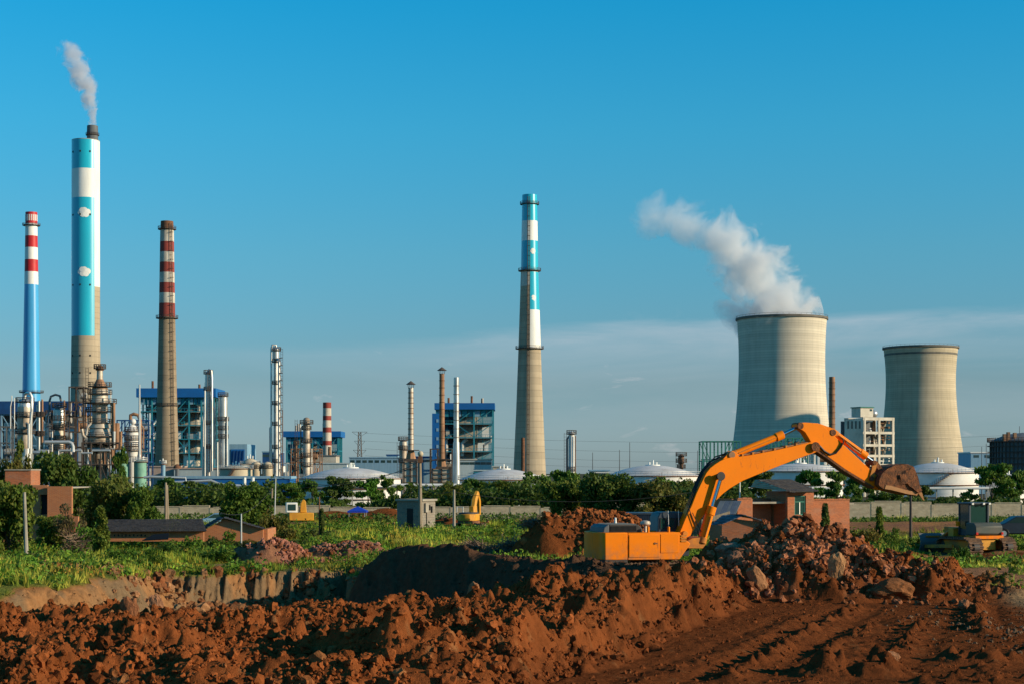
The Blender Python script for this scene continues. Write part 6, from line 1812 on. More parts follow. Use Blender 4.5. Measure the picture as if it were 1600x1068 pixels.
# bucket: curved back, two cheeks, teeth; the mouth looks down and right
BK = [(1377, 741), (1382, 735), (1389, 730), (1399, 726.2), (1410, 724.6), (1420, 725), (1427, 728), (1431, 735), (1434, 745), (1437, 756), (1441, 766)]
BF = [(1441, 766), (1432, 773), (1420, 771.5), (1406, 768), (1392, 764.5), (1380, 763), (1373, 757), (1374, 748)]
side = BK + BF[1:]
HWB = .68
qs = [fr.at(a, b, -HWB) for a, b in side]
bucket = B(MB().prism([(p.x, -HWB, p.z) for p in qs], [(p.x, -HWB + .05, p.z) for p in qs]), 'bucket', 'mud_steel', bevel=.01)
B(MB().prism([(p.x, HWB - .05, p.z) for p in qs], [(p.x, HWB, p.z) for p in qs]), 'side_plate', 'mud_steel', parent=bucket, bevel=.01)
def strip(pts, th, mt, name, bump_=0.0, closed=False):
    """wrapper plate running across the bucket"""
    m = MB(); q = [fr.at(a, b, -HWB) for a, b in pts]; c = fr.at(1405, 748, -HWB)
    q2 = [p + (c - p).normalized() * th for p in q]
    n = len(q); ns = 13; vv = [(-HWB + .012) + (2 * HWB - .024) * i / (ns - 1) for i in range(ns)]
    V = []
    rr = random.Random(3)
    for L_ in (q, q2):
        for i, p in enumerate(L_):
            for v in vv:
                o_ = (rr.random() - .3) * bump_ if L_ is q else 0
                dd = (p - c).normalized() * o_
                V.append((p.x + dd.x, v, p.z + dd.z))
    f = []
    for i in range(n - 1):
        for j in range(ns - 1):
            f.append((i*ns+j, i*ns+j+1, (i+1)*ns+j+1, (i+1)*ns+j)); b0 = n * ns
            f.append((b0+i*ns+j, b0+(i+1)*ns+j, b0+(i+1)*ns+j+1, b0+i*ns+j+1))
    m.add(V, f); return B(m, name, mt, parent=bucket)
strip(BK, .07, 'mud_steel', 'back_plate', .05)
strip([(1432, 773), (1420, 771.5), (1406, 768), (1392, 764.5), (1380, 763), (1373, 757), (1374, 748), (1377, 741)], .06, 'mud_steel', 'floor_plate', .03)
# side cheek reinforcement and mud caked inside
B(plate(fr, [(1384, 757), (1392, 758), (1406, 762), (1421, 766), (1436, 768), (1432, 773), (1418, 771), (1392, 764.5), (1382, 763)], -HWB - .03, -HWB, ref=-HWB), 'wear_plate', 'bare_steel', parent=bucket)
def clay_lump(pts, v0, v1, mt, seed):
    r = np.random.default_rng(seed); q = [fr.at(a, b, -HWB) for a, b in pts]; m = MB(); c = sum(q, Vector()) / len(q)
    nl = 15; V = []
    for i in range(nl):
        v = v0 + (v1 - v0) * i / (nl - 1); s_ = 1 - .18 * abs(2 * i / (nl - 1) - 1) ** 3
        for p in q:
            d = (p - c) * (s_ * (1 + .13 * r.normal())); V.append((c.x + d.x, v + .02 * r.normal(), c.z + d.z))
    n = len(q); f = [(i*n+j, i*n+(j+1)%n, (i+1)*n+(j+1)%n, (i+1)*n+j) for i in range(nl-1) for j in range(n)]
    f += [tuple(range(n))[::-1], tuple(range((nl-1)*n, nl*n))]
    m.add(V, f); return B(m, 'caked_clay', mt, parent=bucket)
clay_lump([(1402, 748), (1404, 740), (1408, 734), (1413, 730), (1418, 727), (1423, 727), (1428, 731), (1430, 738), (1432, 745), (1434, 752), (1436, 759), (1439, 767), (1434, 770), (1429, 768), (1424, 763), (1419, 761), (1414, 757), (1408, 757)], -HWB - .09, HWB - .1, 'mud_steel', 4)
for i in range(5):
    v = -HWB + .08 + (2 * HWB - .16) * i / 4
    p = fr.at(1436, 769, v); q = fr.at(1443, 781, v)
    m = MB(); w_ = .06
    m.prism([(p.x - .12, v - w_, p.z + .05), (p.x + .12, v - w_, p.z + .02), (p.x + .12, v + w_, p.z + .02), (p.x - .12, v + w_, p.z + .05)], [(q.x - .03, v - .025, q.z), (q.x + .03, v - .025, q.z), (q.x + .03, v + .025, q.z), (q.x - .03, v + .025, q.z)])
    B(m, 'tooth', 'bare_steel', parent=bucket, bevel=.006)
# undercarriage
B(MB().cyl((0, 0, .75), (0, 0, zb_ - .05), .75, n=28), 'slew_ring', 'machine_dark')
B(MB().bx(-1.1, 1.1, -.95, .95, .40, .78), 'carbody', 'track_mud', bevel=.03)
for s in (-1, 1):
    L_, hh, w_ = 2.0, .42, .3
    v = s * 1.12; prof = [(-L_, .12), (-L_ + .25, 0.02), (L_ - .25, .02), (L_, .12), (L_ + .14, .42), (L_, .78), (L_ - .25, .88), (-L_ + .25, .88), (-L_, .78), (-L_ - .14, .42)]
    tr = B(MB().prism([(a, v - .14, .45 + (b - .45) * .82) for a, b in prof], [(a, v + .14, .45 + (b - .45) * .82) for a, b in prof]), 'track_frame', 'track_mud')
    per = [Vector((a, 0, b)) for a, b in prof]; per.append(per[0]); tot = sum((per[i+1] - per[i]).length for i in range(len(per) - 1)); step = .20; d = 0
    shoe = None
    k_ = 0
    while k_ * step < tot:
        d = k_ * step; i = 0
        while d > (per[i+1] - per[i]).length and i < len(per) - 2: d -= (per[i+1] - per[i]).length; i += 1
        t_ = (per[i+1] - per[i]).normalized(); p = per[i] + t_ * d
        if shoe is None:
            mm_ = MB().bx(-.09, .09, -.3, .3, -.03, .03); mm_.bx(-.02, .02, -.3, .3, .031, .07); sh = B(mm_, 'track_shoe', 'track_mud', parent=tr); shoe = sh.data
        else:
            sh = bpy.data.objects.new('track_shoe', shoe); COL.objects.link(sh); sh.parent = tr
        sh.location = (p.x, v, p.z); sh.rotation_euler = (0, math.atan2(-t_.z, t_.x) + math.pi, 0)
        k_ += 1
    for i in range(7):
        B(MB().cyl((-1.4 + i * .47, v - .2, .2), (-1.4 + i * .47, v + .2, .2), .13, n=14), 'roller', 'track_mud', parent=tr)
    for u_ in (-L_ + .1, L_ - .1): B(MB().cyl((u_, v - .16, .45), (u_, v + .16, .45), .32, n=20), 'sprocket' if u_ < 0 else 'idler', 'machine_dark', parent=tr)

# ---- bulldozer seen from behind, turned to the left
DZ = 98.0
zg = Z(868, DZ)
fz = Frame(X(1536, DZ), DZ + 1.6, zg, R(90 + 17))
doz = thing('bulldozer', 'muddy yellow bulldozer with a dark glazed cab standing on the right, seen from behind', 'bulldozer', fz.o, rz=fz.h)
def bz(m, name, mt, parent=doz, bevel=.02, **k): return B(m, name, mt, parent=parent, bevel=bevel, **k)
bz(MB().bx(-1.2, 2.6, -.55, .55, .5, 1.15), 'hull', 'yellow_dirty')
bz(MB().bx(-1.35, -1.2, -.5, .5, .35, 1.05), 'rear_plate', 'yellow_old')
m = MB(); prof = [(-1.3, 1.2), (-1.45, 1.3), (-1.45, 1.75), (-1.2, 1.95), (-.4, 1.95), (-.4, 1.2)]
bz(m.prism([(a, -.92, b) for a, b in prof], [(a, .92, b) for a, b in prof]), 'fuel_tank', 'tankgrey', bevel=.06)
bz(MB().bx(-1.5, -.4, -.95, .95, 1.0, 1.195), 'bumper', 'yellow')
for v in (-.85, .85): bz(MB().bx(-1.53, -1.46, v - .07, v + .07, 1.25, 1.4), 'rear_lamp', 'red_lamp', bevel=.01)
# cab: posts, roof, panes
cz0, cz1 = 1.95, 3.02
for u_ in (-.35, .75):
    for v in (-.62, .62): bz(MB().bx(u_ - .05, u_ + .05, v - .05, v + .05, 1.2, cz1), 'cab_post', 'cab', bevel=.01)
rf = bz(MB().bx(-.5, .9, -.72, .72, cz1, cz1 + .12), 'cab_roof', 'cab', bevel=.03)
for v in (-.6, -.2, .55): bz(MB().bx(-.6, -.5, v - .07, v + .07, cz1 - .02, cz1 + .1), 'work_lamp', 'galv', bevel=.01)
bz(MB().bx(-.33, -.31, -.57, .57, cz0 - .02, cz1), 'window', 'glass_g', bevel=0)
for v in (-.625, .605): bz(MB().bx(-.30, .70, v, v + .02, cz0 - .4, cz1), 'window', 'glass_g', bevel=0)
bz(MB().bx(.74, .76, -.57, .57, cz0 - .4, cz1), 'window', 'glass_g', bevel=0)
bz(MB().bx(-.3, .7, -.6, .6, 1.15, 1.6), 'cab_floor', 'cab')
bz(MB().bx(.05, .2, -.25, .25, 1.6, 2.35), 'seat_back', 'frame_green')
bz(MB().bx(.8, 2.7, -.5, .5, 1.15, 1.62), 'engine_hood', 'yellow_dirty', bevel=.05)
bz(MB().cyl((1.5, .15, 1.6), (1.5, .15, 2.3), .07, n=10), 'exhaust', 'rust')
bz(MB().bx(.9, 1.5, .55, .95, 1.05, 1.6), 'step_box', 'yellow_old', bevel=.04)
bz(MB().cyl((.4, .95, 1.7), (.4, .95, 2.0), .13, n=12), 'air_cleaner', 'yellow', bevel=.01)
for s in (-1, 1):
    v = s * 1.13; L_ = 1.75
    prof = [(-L_, .14), (-L_ + .3, .02), (L_ - .3, .02), (L_, .16), (L_ + .12, .5), (L_ - .05, .85), (L_ - .4, .97), (-L_ + .4, 1.0), (-L_ + .02, .86), (-L_ - .14, .5)]
    tr = bz(MB().prism([(a, v - .15, .5 + (b - .5) * .82) for a, b in prof], [(a, v + .15, .5 + (b - .5) * .82) for a, b in prof]), 'track_frame', 'yellow_dirty', bevel=0)
    per = [Vector((a, 0, b)) for a, b in prof]; per.append(per[0]); tot = sum((per[i+1] - per[i]).length for i in range(len(per) - 1)); step = .22; shoe = None; k_ = 0
    while k_ * step < tot:
        d = k_ * step; i = 0
        while d > (per[i+1] - per[i]).length and i < len(per) - 2: d -= (per[i+1] - per[i]).length; i += 1
        t_ = (per[i+1] - per[i]).normalized(); p = per[i] + t_ * d
        if shoe is None:
            mm_ = MB().bx(-.10, .10, -.45, .45, -.03, .03); mm_.bx(-.03, .03, -.45, .45, .031, .11); sh = B(mm_, 'track_shoe', 'track_mud', parent=tr); shoe = sh.data
        else:
            sh = bpy.data.objects.new('track_shoe', shoe); COL.objects.link(sh); sh.parent = tr
        # grousers point outwards
        ang = math.atan2(-t_.z, t_.x) + math.pi
        sh.location = (p.x, v, p.z); sh.rotation_euler = (0, ang, 0)
        k_ += 1
    for u_ in (-L_ + .12, L_ - .12): bz(MB().cyl((u_, v - .18, .5), (u_, v + .18, .5), .36, n=20), 'sprocket' if u_ < 0 else 'idler', 'machine_dark', parent=tr, bevel=0)
    bz(MB().beam((-.3, s * 1.72, .55), (3.1, s * 1.55, .40), .16, .22), 'push_arm', 'yellow_dirty', bevel=.02)
    bz(MB().cyl((1.7, s * .62, 1.45), (2.75, s * .7, .9), .09, n=12), 'lift_cylinder', 'yellow', bevel=0)
m = MB(); arc = [(3.35 - .28 * math.sin(math.pi * i / 8), .05 + 1.15 * i / 8) for i in range(9)]
m.prism([(a, -1.9, b) for a, b in arc] + [(a - .06, -1.9, b) for a, b in arc[::-1]], [(a, 1.9, b) for a, b in arc] + [(a - .06, 1.9, b) for a, b in arc[::-1]])
bz(m, 'blade', 'gas', bevel=0)
bz(MB().bx(3.05, 3.12, -1.5, 1.5, .95, 1.05), 'blade_rib', 'yellow_dirty', bevel=0)

# ---- small far excavator seen from behind, between the wall and the grass
D = 146; zf = Z(812.5, D) - .95
ff = Frame(X(733, D), D, zf, R(78))
fx_ = thing('excavator', 'small far yellow excavator seen from behind in front of the boundary wall, its arm upright', 'excavator', ff.o, rz=ff.h)
W_ = X(747, D) - X(719.5, D)
out = [(.8, -W_/2), (-1.1, -W_/2), (-1.5, -W_/2 + .35), (-1.6, 0), (-1.5, W_/2 - .35), (-1.1, W_/2), (.8, W_/2)]
B(MB().prism([(a, b, .95) for a, b in out], [(a, b, 1.55) for a, b in out]), 'counterweight', 'yellow_old', parent=fx_, bevel=.05)
B(MB().prism([(a * .92, b * .92, 1.555) for a, b in out], [(a * .88, b * .88, 1.68) for a, b in out]), 'deck', 'machine_dark', parent=fx_)
B(MB().prism([(a, b, .72) for a, b in out], [(a, b, .94) for a, b in out]), 'skirt', 'rust', parent=fx_)
B(MB().bx(.8, 2.2, -.2, .2, 1.6, 2.2), 'boom_foot', 'yellow_old', parent=fx_, bevel=.03)
B(MB().tube([(.9, -.1, 1.5), (1.5, -.12, 2.7), (2.4, -.14, 3.4)], [.24, .28, .2], 6), 'boom', 'yellow_old', parent=fx_)
B(MB().tube([(2.4, -.14, 3.4), (3.1, -.14, 2.6), (3.3, -.14, 1.4)], [.2, .2, .14], 6), 'stick', 'yellow_old', parent=fx_)
for v in (.55, 1.1): B(MB().cyl((0, v, 1.68), (0, v, 2.15), .05, n=8), 'handrail_post', 'galv', parent=fx_)
B(MB().bx(0, .06, .5, 1.15, 2.10, 2.16), 'handrail', 'galv', parent=fx_)
for s in (-1, 1): B(MB().prism([(-1.6, s * 1.05 - .25, .05), (-1.8, s * 1.05 - .25, .4), (-1.6, s * 1.05 - .25, .72), (1.6, s * 1.05 - .25, .72), (1.8, s * 1.05 - .25, .4), (1.6, s * 1.05 - .25, .05)], [(-1.6, s * 1.05 + .25, .05), (-1.8, s * 1.05 + .25, .4), (-1.6, s * 1.05 + .25, .72), (1.6, s * 1.05 + .25, .72), (1.8, s * 1.05 + .25, .4), (1.6, s * 1.05 + .25, .05)]), 'track', 'track_mud', parent=fx_)
# ---- half hidden yellow machine with a white framed cab window, far left of centre
D = 150
fm = Frame(X(466, D), D, Z(812, D) - .9, R(12))
fy = thing('excavator', 'half hidden yellow machine with a white framed cab behind the dark bush', 'excavator', fm.o, rz=fm.h)
B(MB().bx(-.9, 1.3, -1.1, 1.1, .9, 1.6), 'body', 'yellow_old', parent=fy, bevel=.05)
B(MB().bx(-1.1, -.1, -.4, .5, 1.61, 2.5), 'cab', 'white_p', parent=fy, bevel=.04)
B(MB().bx(-.95, -.25, -.43, -.41, 1.8, 2.35), 'window', 'glass', parent=fy)
pr_ = [(.15, 1.6), (.2, 2.45), (.32, 2.72), (.5, 2.78), (.66, 2.6), (.74, 1.6)]
B(MB().prism([(a, -.3, b) for a, b in pr_], [(a, .3, b) for a, b in pr_]), 'boom', 'yellow_old', parent=fy, bevel=.05)
for s in (-1, 1): B(MB().bx(-1.5, 1.5, s * 1.0 - .25, s * 1.0 + .25, .05, .75), 'track', 'track_mud', parent=fy, bevel=.08)

# ---- dark car nosing in at the right edge
D = 104
fc = Frame(X(1599, D), D, Z(840, D), R(-6))
car = thing('car', 'dark car cut off by the right edge behind the bulldozer', 'car', fc.o, rz=fc.h)
pr_ = [(-2.1, .28), (-2.2, .5), (-2.1, .8), (-1.3, .95), (-.6, 1.38), (.7, 1.42), (1.4, 1.0), (2.1, .9), (2.2, .5), (2.1, .28)]
B(MB().prism([(a, -.85, b) for a, b in pr_], [(a, .85, b) for a, b in pr_]), 'body', 'cab', parent=car, bevel=.08)
wn = [(-1.15, .98), (-.58, 1.32), (.65, 1.35), (1.2, 1.0)]
for v in (-.86, .855): B(MB().prism([(a, v, b) for a, b in wn], [(a, v + .008, b) for a, b in wn]), 'window', 'glass', parent=car)
for u_ in (-1.35, 1.35):
    for v in (-.88, .68):
        w_ = B(MB().cyl((u_, v, .33), (u_, v + .2, .33), .33, n=20), 'wheel', 'hose', parent=car, bevel=.02)
        B(MB().cyl((u_, v - .01, .33), (u_, v + .21, .33), .17, n=14), 'rim', 'galv', parent=w_)
# white car roof just over the low roof at the left
D = 150
fc = Frame(X(345, D), D, Z(825, D), R(8))
car = thing('car', 'pale blue windscreened car roof showing behind the long dark roof', 'car', fc.o, rz=fc.h)
B(MB().prism([(a, -.85, b) for a, b in pr_], [(a, .85, b) for a, b in pr_]), 'body', 'blue_pale', parent=car, bevel=.08)
for v in (-.86, .855): B(MB().prism([(a, v, b) for a, b in wn], [(a, v + .008, b) for a, b in wn]), 'window', 'glass', parent=car)
for u_ in (-1.35, 1.35):
    for v in (-.88, .68): B(MB().cyl((u_, v, .33), (u_, v + .2, .33), .33, n=20), 'wheel', 'hose', parent=car)
# ================================================================ walls, huts, houses, poles, heaps of branches
# boundary wall: panels between piers, coping on top
t = thing('boundary_wall', 'long weathered concrete boundary wall with coping running across the back of the site', 'wall', (0, 166, 0))
xs = list(np.arange(-66, 84, 3.0))
for i, (xa, xb_) in enumerate(zip(xs[:-1], xs[1:])):
    ya = 166 + .0 * xa; zz = gz((xa + xb_) / 2, 166) ; hh = (1.75 if xa > 6 else 1.3) + .05 * ((i * 7) % 3)
    MB().bx(xa + .16, xb_ - .16, 166, 166.18, zz - .4, zz + hh).build('panel', M['conc_wall'], t, smooth=False)
    MB().bx(xa - .158, xa + .158, 165.97, 166.21, zz - .4, zz + hh - .01).build('pier', M['conc_wall'], t, smooth=False)
    MB().bx(xa + .16, xb_ - .16, 165.95, 166.23, zz + hh + .002, zz + hh + .08).build('coping', M['conc_wall'], t, smooth=False)

def rot_box(m, c, sx, sy, z0, z1, a):
    return m.box((c[0], c[1], (z0 + z1) / 2), (sx, sy, z1 - z0), a)
# grey block hut
D = 128
z0 = Z(823, D); zt = Z(779, D)
corner = Vector((X(659.5, D), D, 0))
aL, aR = R(180 - 24), R(62)        # directions of the two seen walls from the near corner
dL, dR = Vector((math.cos(aL), math.sin(aL), 0)), Vector((math.cos(aR), math.sin(aR), 0))
LL, LR = (X(659.5, D) - X(620, D)) / abs(dL.x) * 1.02, (X(677.5, D) - X(659.5, D)) / abs(dR.x) * 1.05
t = thing('hut', 'small grey block transformer hut with a dark doorway standing in the grass', 'hut', (corner.x, corner.y, z0))
def quadbox(m, a, b, c_, d_, za, zb_): return m.prism([(p.x, p.y, za) for p in (a, b, c_, d_)], [(p.x, p.y, zb_) for p in (a, b, c_, d_)])
A_, B_, C__, D__ = corner, corner + dR * LR, corner + dR * LR + dL * LL, corner + dL * LL
quadbox(MB(), A_, B_, C__, D__, z0 - .5, zt - .15).build('wall', M['block'], t, smooth=False)
e = .12; o_ = (dL + dR) * e
quadbox(MB(), A_ - o_, B_ + dR * e - dL * e, C__ + o_, D__ + dL * e - dR * e, zt - .148, zt).build('roof_slab', M['concrete'], t, smooth=False)
def on_wall(base, d, n, u0, u1, za, zb_, th, mt, name, parent):
    a, b = base + d * u0, base + d * u1
    return quadbox(MB(), a + n * th, b + n * th, b - n * .02, a - n * .02, za, zb_).build(name, M[mt], parent, smooth=False)
nL = Vector((dL.y, -dL.x, 0)); nL = nL if nL.y < 0 else -nL
nR = Vector((dR.y, -dR.x, 0)); nR = nR if nR.y < 0 else -nR
on_wall(A_, dL, nL, LL * .36, LL * .60, z0 + .0, z0 + 1.45, .02, 'dark', 'doorway', t)
on_wall(A_, dR, nR, LR * .15, LR * .38, z0 + 1.15, z0 + 1.85, .16, 'concrete', 'meter_box', t)
on_wall(A_, dR, nR, LR * .5, LR * .56, z0 + 1.3, z0 + 1.7, .1, 'dark', 'switch', t)
on_wall(A_, dR, nR, LR * .66, LR * .72, z0 + 1.1, z0 + 1.6, .1, 'dark', 'switch', t)
on_wall(A_, dR, nR, LR * .3, LR * .33, z0, z0 + 1.15, .05, 'hose', 'conduit', t)

# blue tent
D = 152; z0 = Z(806, D)
t = thing('tent', 'small bright blue canopy tent on thin legs in front of the boundary wall', 'tent', (X(560, D), D, z0))
xa, xb_ = X(546, D), X(572, D); zc = Z(797, D)
for x_ in (xa + .05, xb_ - .05):
    for y_ in (D - .9, D + .9): MB().bx(x_ - .03, x_ + .03, y_ - .03, y_ + .03, z0, zc).build('leg', M['galv'], t, smooth=False)
m = MB(); zp = Z(790, D); xm_ = (xa + xb_) / 2
m.add([(xa - .1, D - 1, zc), (xb_ + .1, D - 1, zc), (xb_ + .1, D + 1, zc), (xa - .1, D + 1, zc), (xm_, D, zp), (xa - .1, D - 1, zc - .15), (xb_ + .1, D - 1, zc - .15), (xb_ + .1, D + 1, zc - .15), (xa - .1, D + 1, zc - .15)],
      [(0, 1, 4), (1, 2, 4), (2, 3, 4), (3, 0, 4), (5, 6, 1, 0), (6, 7, 2, 1), (7, 8, 3, 2), (8, 5, 0, 3)])
m.build('canopy', M['tent'], t, smooth=False)

def tiled_roof(parent, a, b, c_, d_, rows, cols, th=.06, mt='tiles', seed=0, nm='tile_course'):
    """a,b lower edge; d,c upper edge. overlapping courses with uneven lower edges"""
    r = random.Random(seed); a, b, c_, d_ = map(Vector, (a, b, c_, d_))
    n = (b - a).cross(d_ - a).normalized()
    if n.z < 0: n = -n
    for i in range(rows):
        f0, f1 = i / rows, (i + 1) / rows + .03 / rows
        m = MB()
        for j in range(cols):
            g0, g1 = j / cols, (j + .96) / cols
            up0, up1 = n * (th * (1.0 + .5 * r.random())), n * (th * .3)
            def pt(f, g): return (a.lerp(b, g)).lerp(d_.lerp(c_, g), min(f, 1))
            q = [pt(f0, g0), pt(f0, g1), pt(f1, g1), pt(f1, g0)]
            T = [q[0] + up0, q[1] + up0, q[2] + up1, q[3] + up1]
            m.prism(q, T)
        o = m.build(nm, M[mt], parent, smooth=False); o['kind'] = 'stuff'

# brick house right of the boom
D = 118.0
z0 = Z(842, D)
t = thing('brick_house', 'flat topped red brick house with a taller tower part behind the spoil mound', 'house', (X(1226, D), D, z0))
zr = Z(778, D); zr2 = Z(781, D)
xw = [X(a, D) for a in (1152, 1173, 1224, 1226, 1267, 1330)]
TH = .24
def wall(p, q, za, zb_, mt='brick', name='wall', parent=None, th=TH):
    p, q = Vector((*p, 0)), Vector((*q, 0)); d = (q - p).normalized(); n = Vector((-d.y, d.x, 0)) * th
    return quadbox(MB(), p, q, q + n, p + n, za, zb_).build(name, M[mt], parent or t, smooth=False)
# right block front and its side
wall((xw[4], D), (xw[5], D), z0 - .5, zr2)
wall((xw[5], D + .001), (xw[5] + .8, D + 5), z0 - .5, zr2)
wall((xw[4], D + 5.2), (xw[5] + .8, D + 5.2), z0 - .5, zr2)
# tower part front (slightly forward)
zt_ = Z(769, D)
wx0, wx1 = X(1237, D), X(1255, D); wz0, wz1 = Z(804, D), Z(773.5, D)
yF = D - .35
wall((xw[3], yF), (wx0, yF), z0 - .5, zt_); wall((wx1, yF), (xw[4] + .02, yF), z0 - .5, zt_); wall((wx0, yF + .0), (wx1, yF), z0 - .5, wz0); wall((wx0, yF), (wx1, yF), wz1, zt_)
wall((xw[3] + .24, D + 2.6), (xw[3] + .24, yF + .25), z0 - .5, zt_ + .1)
wall((xw[4] - .22, yF + .27), (xw[4] - .22, D + 3.6), z0 - .5, zt_)
# left block: front stub, recessed wall
wall((xw[0], D - .1), (xw[1], D - .1), z0 - .5, zr)
wall((xw[1] + .005, D + 1.6), (xw[3] - .01, D + 1.6), z0 - .5, zr)
wall((xw[1] - .0, D + 1.59), (xw[1] - .0, D + .16), z0 - .5, zr)
wall((xw[0], D + .16), (xw[0] - .3, D + 5), z0 - .5, zr)
MB().bx(xw[0] - .1, X(1228, D), D + .2, D + 5.2, zr - .35, zr - .22).build('roof_slab', M['concrete'], t, smooth=False)
MB().bx(xw[4], xw[5] + .5, D + .25, D + 5.15, zr2 - .35, zr2 - .22).build('roof_slab', M['concrete'], t, smooth=False)
for (xa, xb_, z_, y_) in ((xw[4] + .03, xw[5], zr2, D - .05), (xw[0], xw[1], zr, D - .15)):
    n_ = max(3, int((xb_ - xa) / .26))
    for i in range(n_):
        MB().bx(xa + (xb_ - xa) * i / n_ + .008, xa + (xb_ - xa) * (i + 1) / n_ - .008, y_, y_ + .29, z_ + .002, z_ + .07 + .02 * ((i * 5) % 3)).build('brick', M['brick'], t, smooth=False)
# window with frame, mullions and panes
wf = MB(); wf.bx(wx0 + .001, wx0 + .07, yF + .06, yF + .16, wz0, wz1); wf.bx(wx1 - .07, wx1 - .001, yF + .06, yF + .16, wz0, wz1)
wf.bx(wx0 + .07, wx1 - .07, yF + .06, yF + .16, wz0 + .001, wz0 + .07); wf.bx(wx0 + .07, wx1 - .07, yF + .06, yF + .16, wz1 - .07, wz1 - .001)
win = wf.build('window', M['frame_green'], t, smooth=False)
zsp = wz0 + (wz1 - wz0) * .68; xmid = (wx0 + wx1) / 2
MB().bx(wx0 + .07, wx1 - .07, yF + .07, yF + .14, zsp - .03, zsp + .03).build('transom', M['frame_green'], win, smooth=False)
MB().bx(xmid - .025, xmid + .025, yF + .07, yF + .14, wz0 + .07, zsp - .03).build('mullion', M['galv'], win, smooth=False)
for q in ((wx0 + .07, xmid - .025, wz0 + .07, zsp - .03), (xmid + .025, wx1 - .07, wz0 + .07, zsp - .03), (wx0 + .07, wx1 - .07, zsp + .03, wz1 - .07)):
    MB().bx(q[0], q[1], yF + .10, yF + .11, q[2], q[3]).build('pane', M['glass_g'], win, smooth=False)
MB().bx(wx0 - .08, wx1 + .08, yF - .05, yF + .05, wz0 - .09, wz0 - .002).build('sill', M['concrete'], win, smooth=False)
# dark tiled mono-pitch over the tower
ra, rb_ = P(1222, 768, D - 1.2), P(1268, 767, D - 1.2); rc_, rd_ = P(1258, 748, D + 2.6), P(1206, 748.5, D + 2.6)
tiled_roof(t, ra, rb_, rc_, rd_, 9, 16, .06, seed=2)
m = MB(); la, lb = P(1199, 752, D + 1.5), P(1222, 766, D - 1.0)
tiled_roof(t, P(1222, 767.5, D - 1.2), P(1200, 760, D + 2.8), rd_, P(1209, 748.5, D + 2.4), 5, 8, .06, mt='conc_wall', seed=3)
t.rotation_euler = (0, 0, R(27)); t.scale = (1.22, 1, 1)
# low brick outhouses in front, left
D2 = 108
t2 = thing('outhouse', 'low brick outhouse with a dark sagging gable roof left of the brick house', 'outhouse', (X(1150, D2), D2, Z(842, D2)))
z0 = Z(845, D2)
g = [(X(1128, D2), Z(818, D2)), (X(1150, D2), Z(810, D2)), (X(1197, D2), Z(813, D2) - .1), (X(1197, D2), z0), (X(1128, D2), z0)]
MB().prism([(a, D2, b) for a, b in g], [(a, D2 + .24, b) for a, b in g]).build('gable_wall', M['brick'], t2, smooth=False)
wall((X(1113, D2), D2 + 1.6), (X(1128, D2), D2 + .0), z0, Z(820, D2), parent=t2)
tiled_roof(t2, P(1110, 820, D2 + 1.7), P(1130, 818, D2 - .3), P(1165, 803.5, D2 - .2), P(1130, 804, D2 + 3.2), 6, 10, .05, 'sheet_roof', 4)
tiled_roof(t2, P(1206, 818, D2 - .3), P(1190, 812, D2 + 3.0), P(1135, 803, D2 + 3.2), P(1158, 802.5, D2 - .3), 6, 10, .05, 'sheet_roof', 5)
t3 = thing('outhouse', 'lean-to with a blue corrugated sheet roof between the boom and the brick house', 'outhouse', (X(1140, 113), 113, Z(842, 113)))
for i in range(9):
    a = i * 3.2
    MB().beam(P(1118 + a, 806, 113), P(1129 + a, 782, 115.5), .36, .05).build('roof_sheet', M['sheet_roof' if i % 4 else 'gas'], t3, smooth=False)
wall((X(1116, 113), 113.1), (X(1152, 113), 113.1), Z(842, 113), Z(808, 113), parent=t3)
for i in range(3): MB().beam(P(1096, 812 + i * 3, 112), P(1140, 799 + i * 2, 112.5), .10).build('rafter', M['wood'], t3, smooth=False)
# dark container behind the cab
D = 100
t = thing('container', 'long dark sheet container behind the exhaust and the cab of the excavator', 'container', (X(1000, D), D, Z(840, D)))
MB().bx(X(968, D), X(1030, D), D, D + 2.4, Z(842, D), Z(803, D)).build('wall', M['sheet_roof'], t, smooth=False)
MB().bx(X(966, D), X(1032, D), D - .1, D + 2.5, Z(803, D) + .002, Z(800.5, D)).build('roof', M['cab'], t, smooth=False)
for i in range(24):
    x_ = X(970 + i * 2.5, D); MB().bx(x_, x_ + .04, D - .04, D - .001, Z(840, D), Z(804, D)).build('rib', M['cab'], t, smooth=False)

# left: brick tower and orange wall behind the trees
D = 112; z0 = Z(845, D)
t = thing('brick_tower', 'square red brick tower top rising out of the trees at the left', 'brick building', (X(28, D), D, z0))
MB().bx(X(8, D), X(48, D), D, D + 2.2, z0, Z(734, D)).build('wall', M['brick'], t, smooth=False)
MB().bx(X(7, D), X(49, D), D - .08, D + 2.3, Z(734, D) + .002, Z(732, D)).build('coping', M['concrete'], t, smooth=False)
t = thing('brick_building', 'unfinished orange brick building with dark openings half hidden by trees at the left', 'brick building', (X(60, 110), 110, z0))
D = 110
def wall2(a, b, top_, D_=110, bot=845): return MB().bx(X(a, D_), X(b, D_), D_, D_ + .3, Z(bot, D_), Z(top_, D_)).build('wall', M['brick_pale'], t, smooth=False)
wall2(-20, 62, 757); wall2(74, 112, 759, 109.6); wall2(62, 74, 757, 110, 772); wall2(62, 74, 803)
wall2(112, 122, 806, 109.6)
MB().bx(X(62, D), X(74, D), D + .4, D + .5, Z(803, D), Z(772, D)).build('opening', M['dark'], t, smooth=False)
MB().bx(X(-20, D), X(112, D), D + .35, D + 5, Z(762, D), Z(760, D)).build('roof_slab', M['concrete'], t, smooth=False)
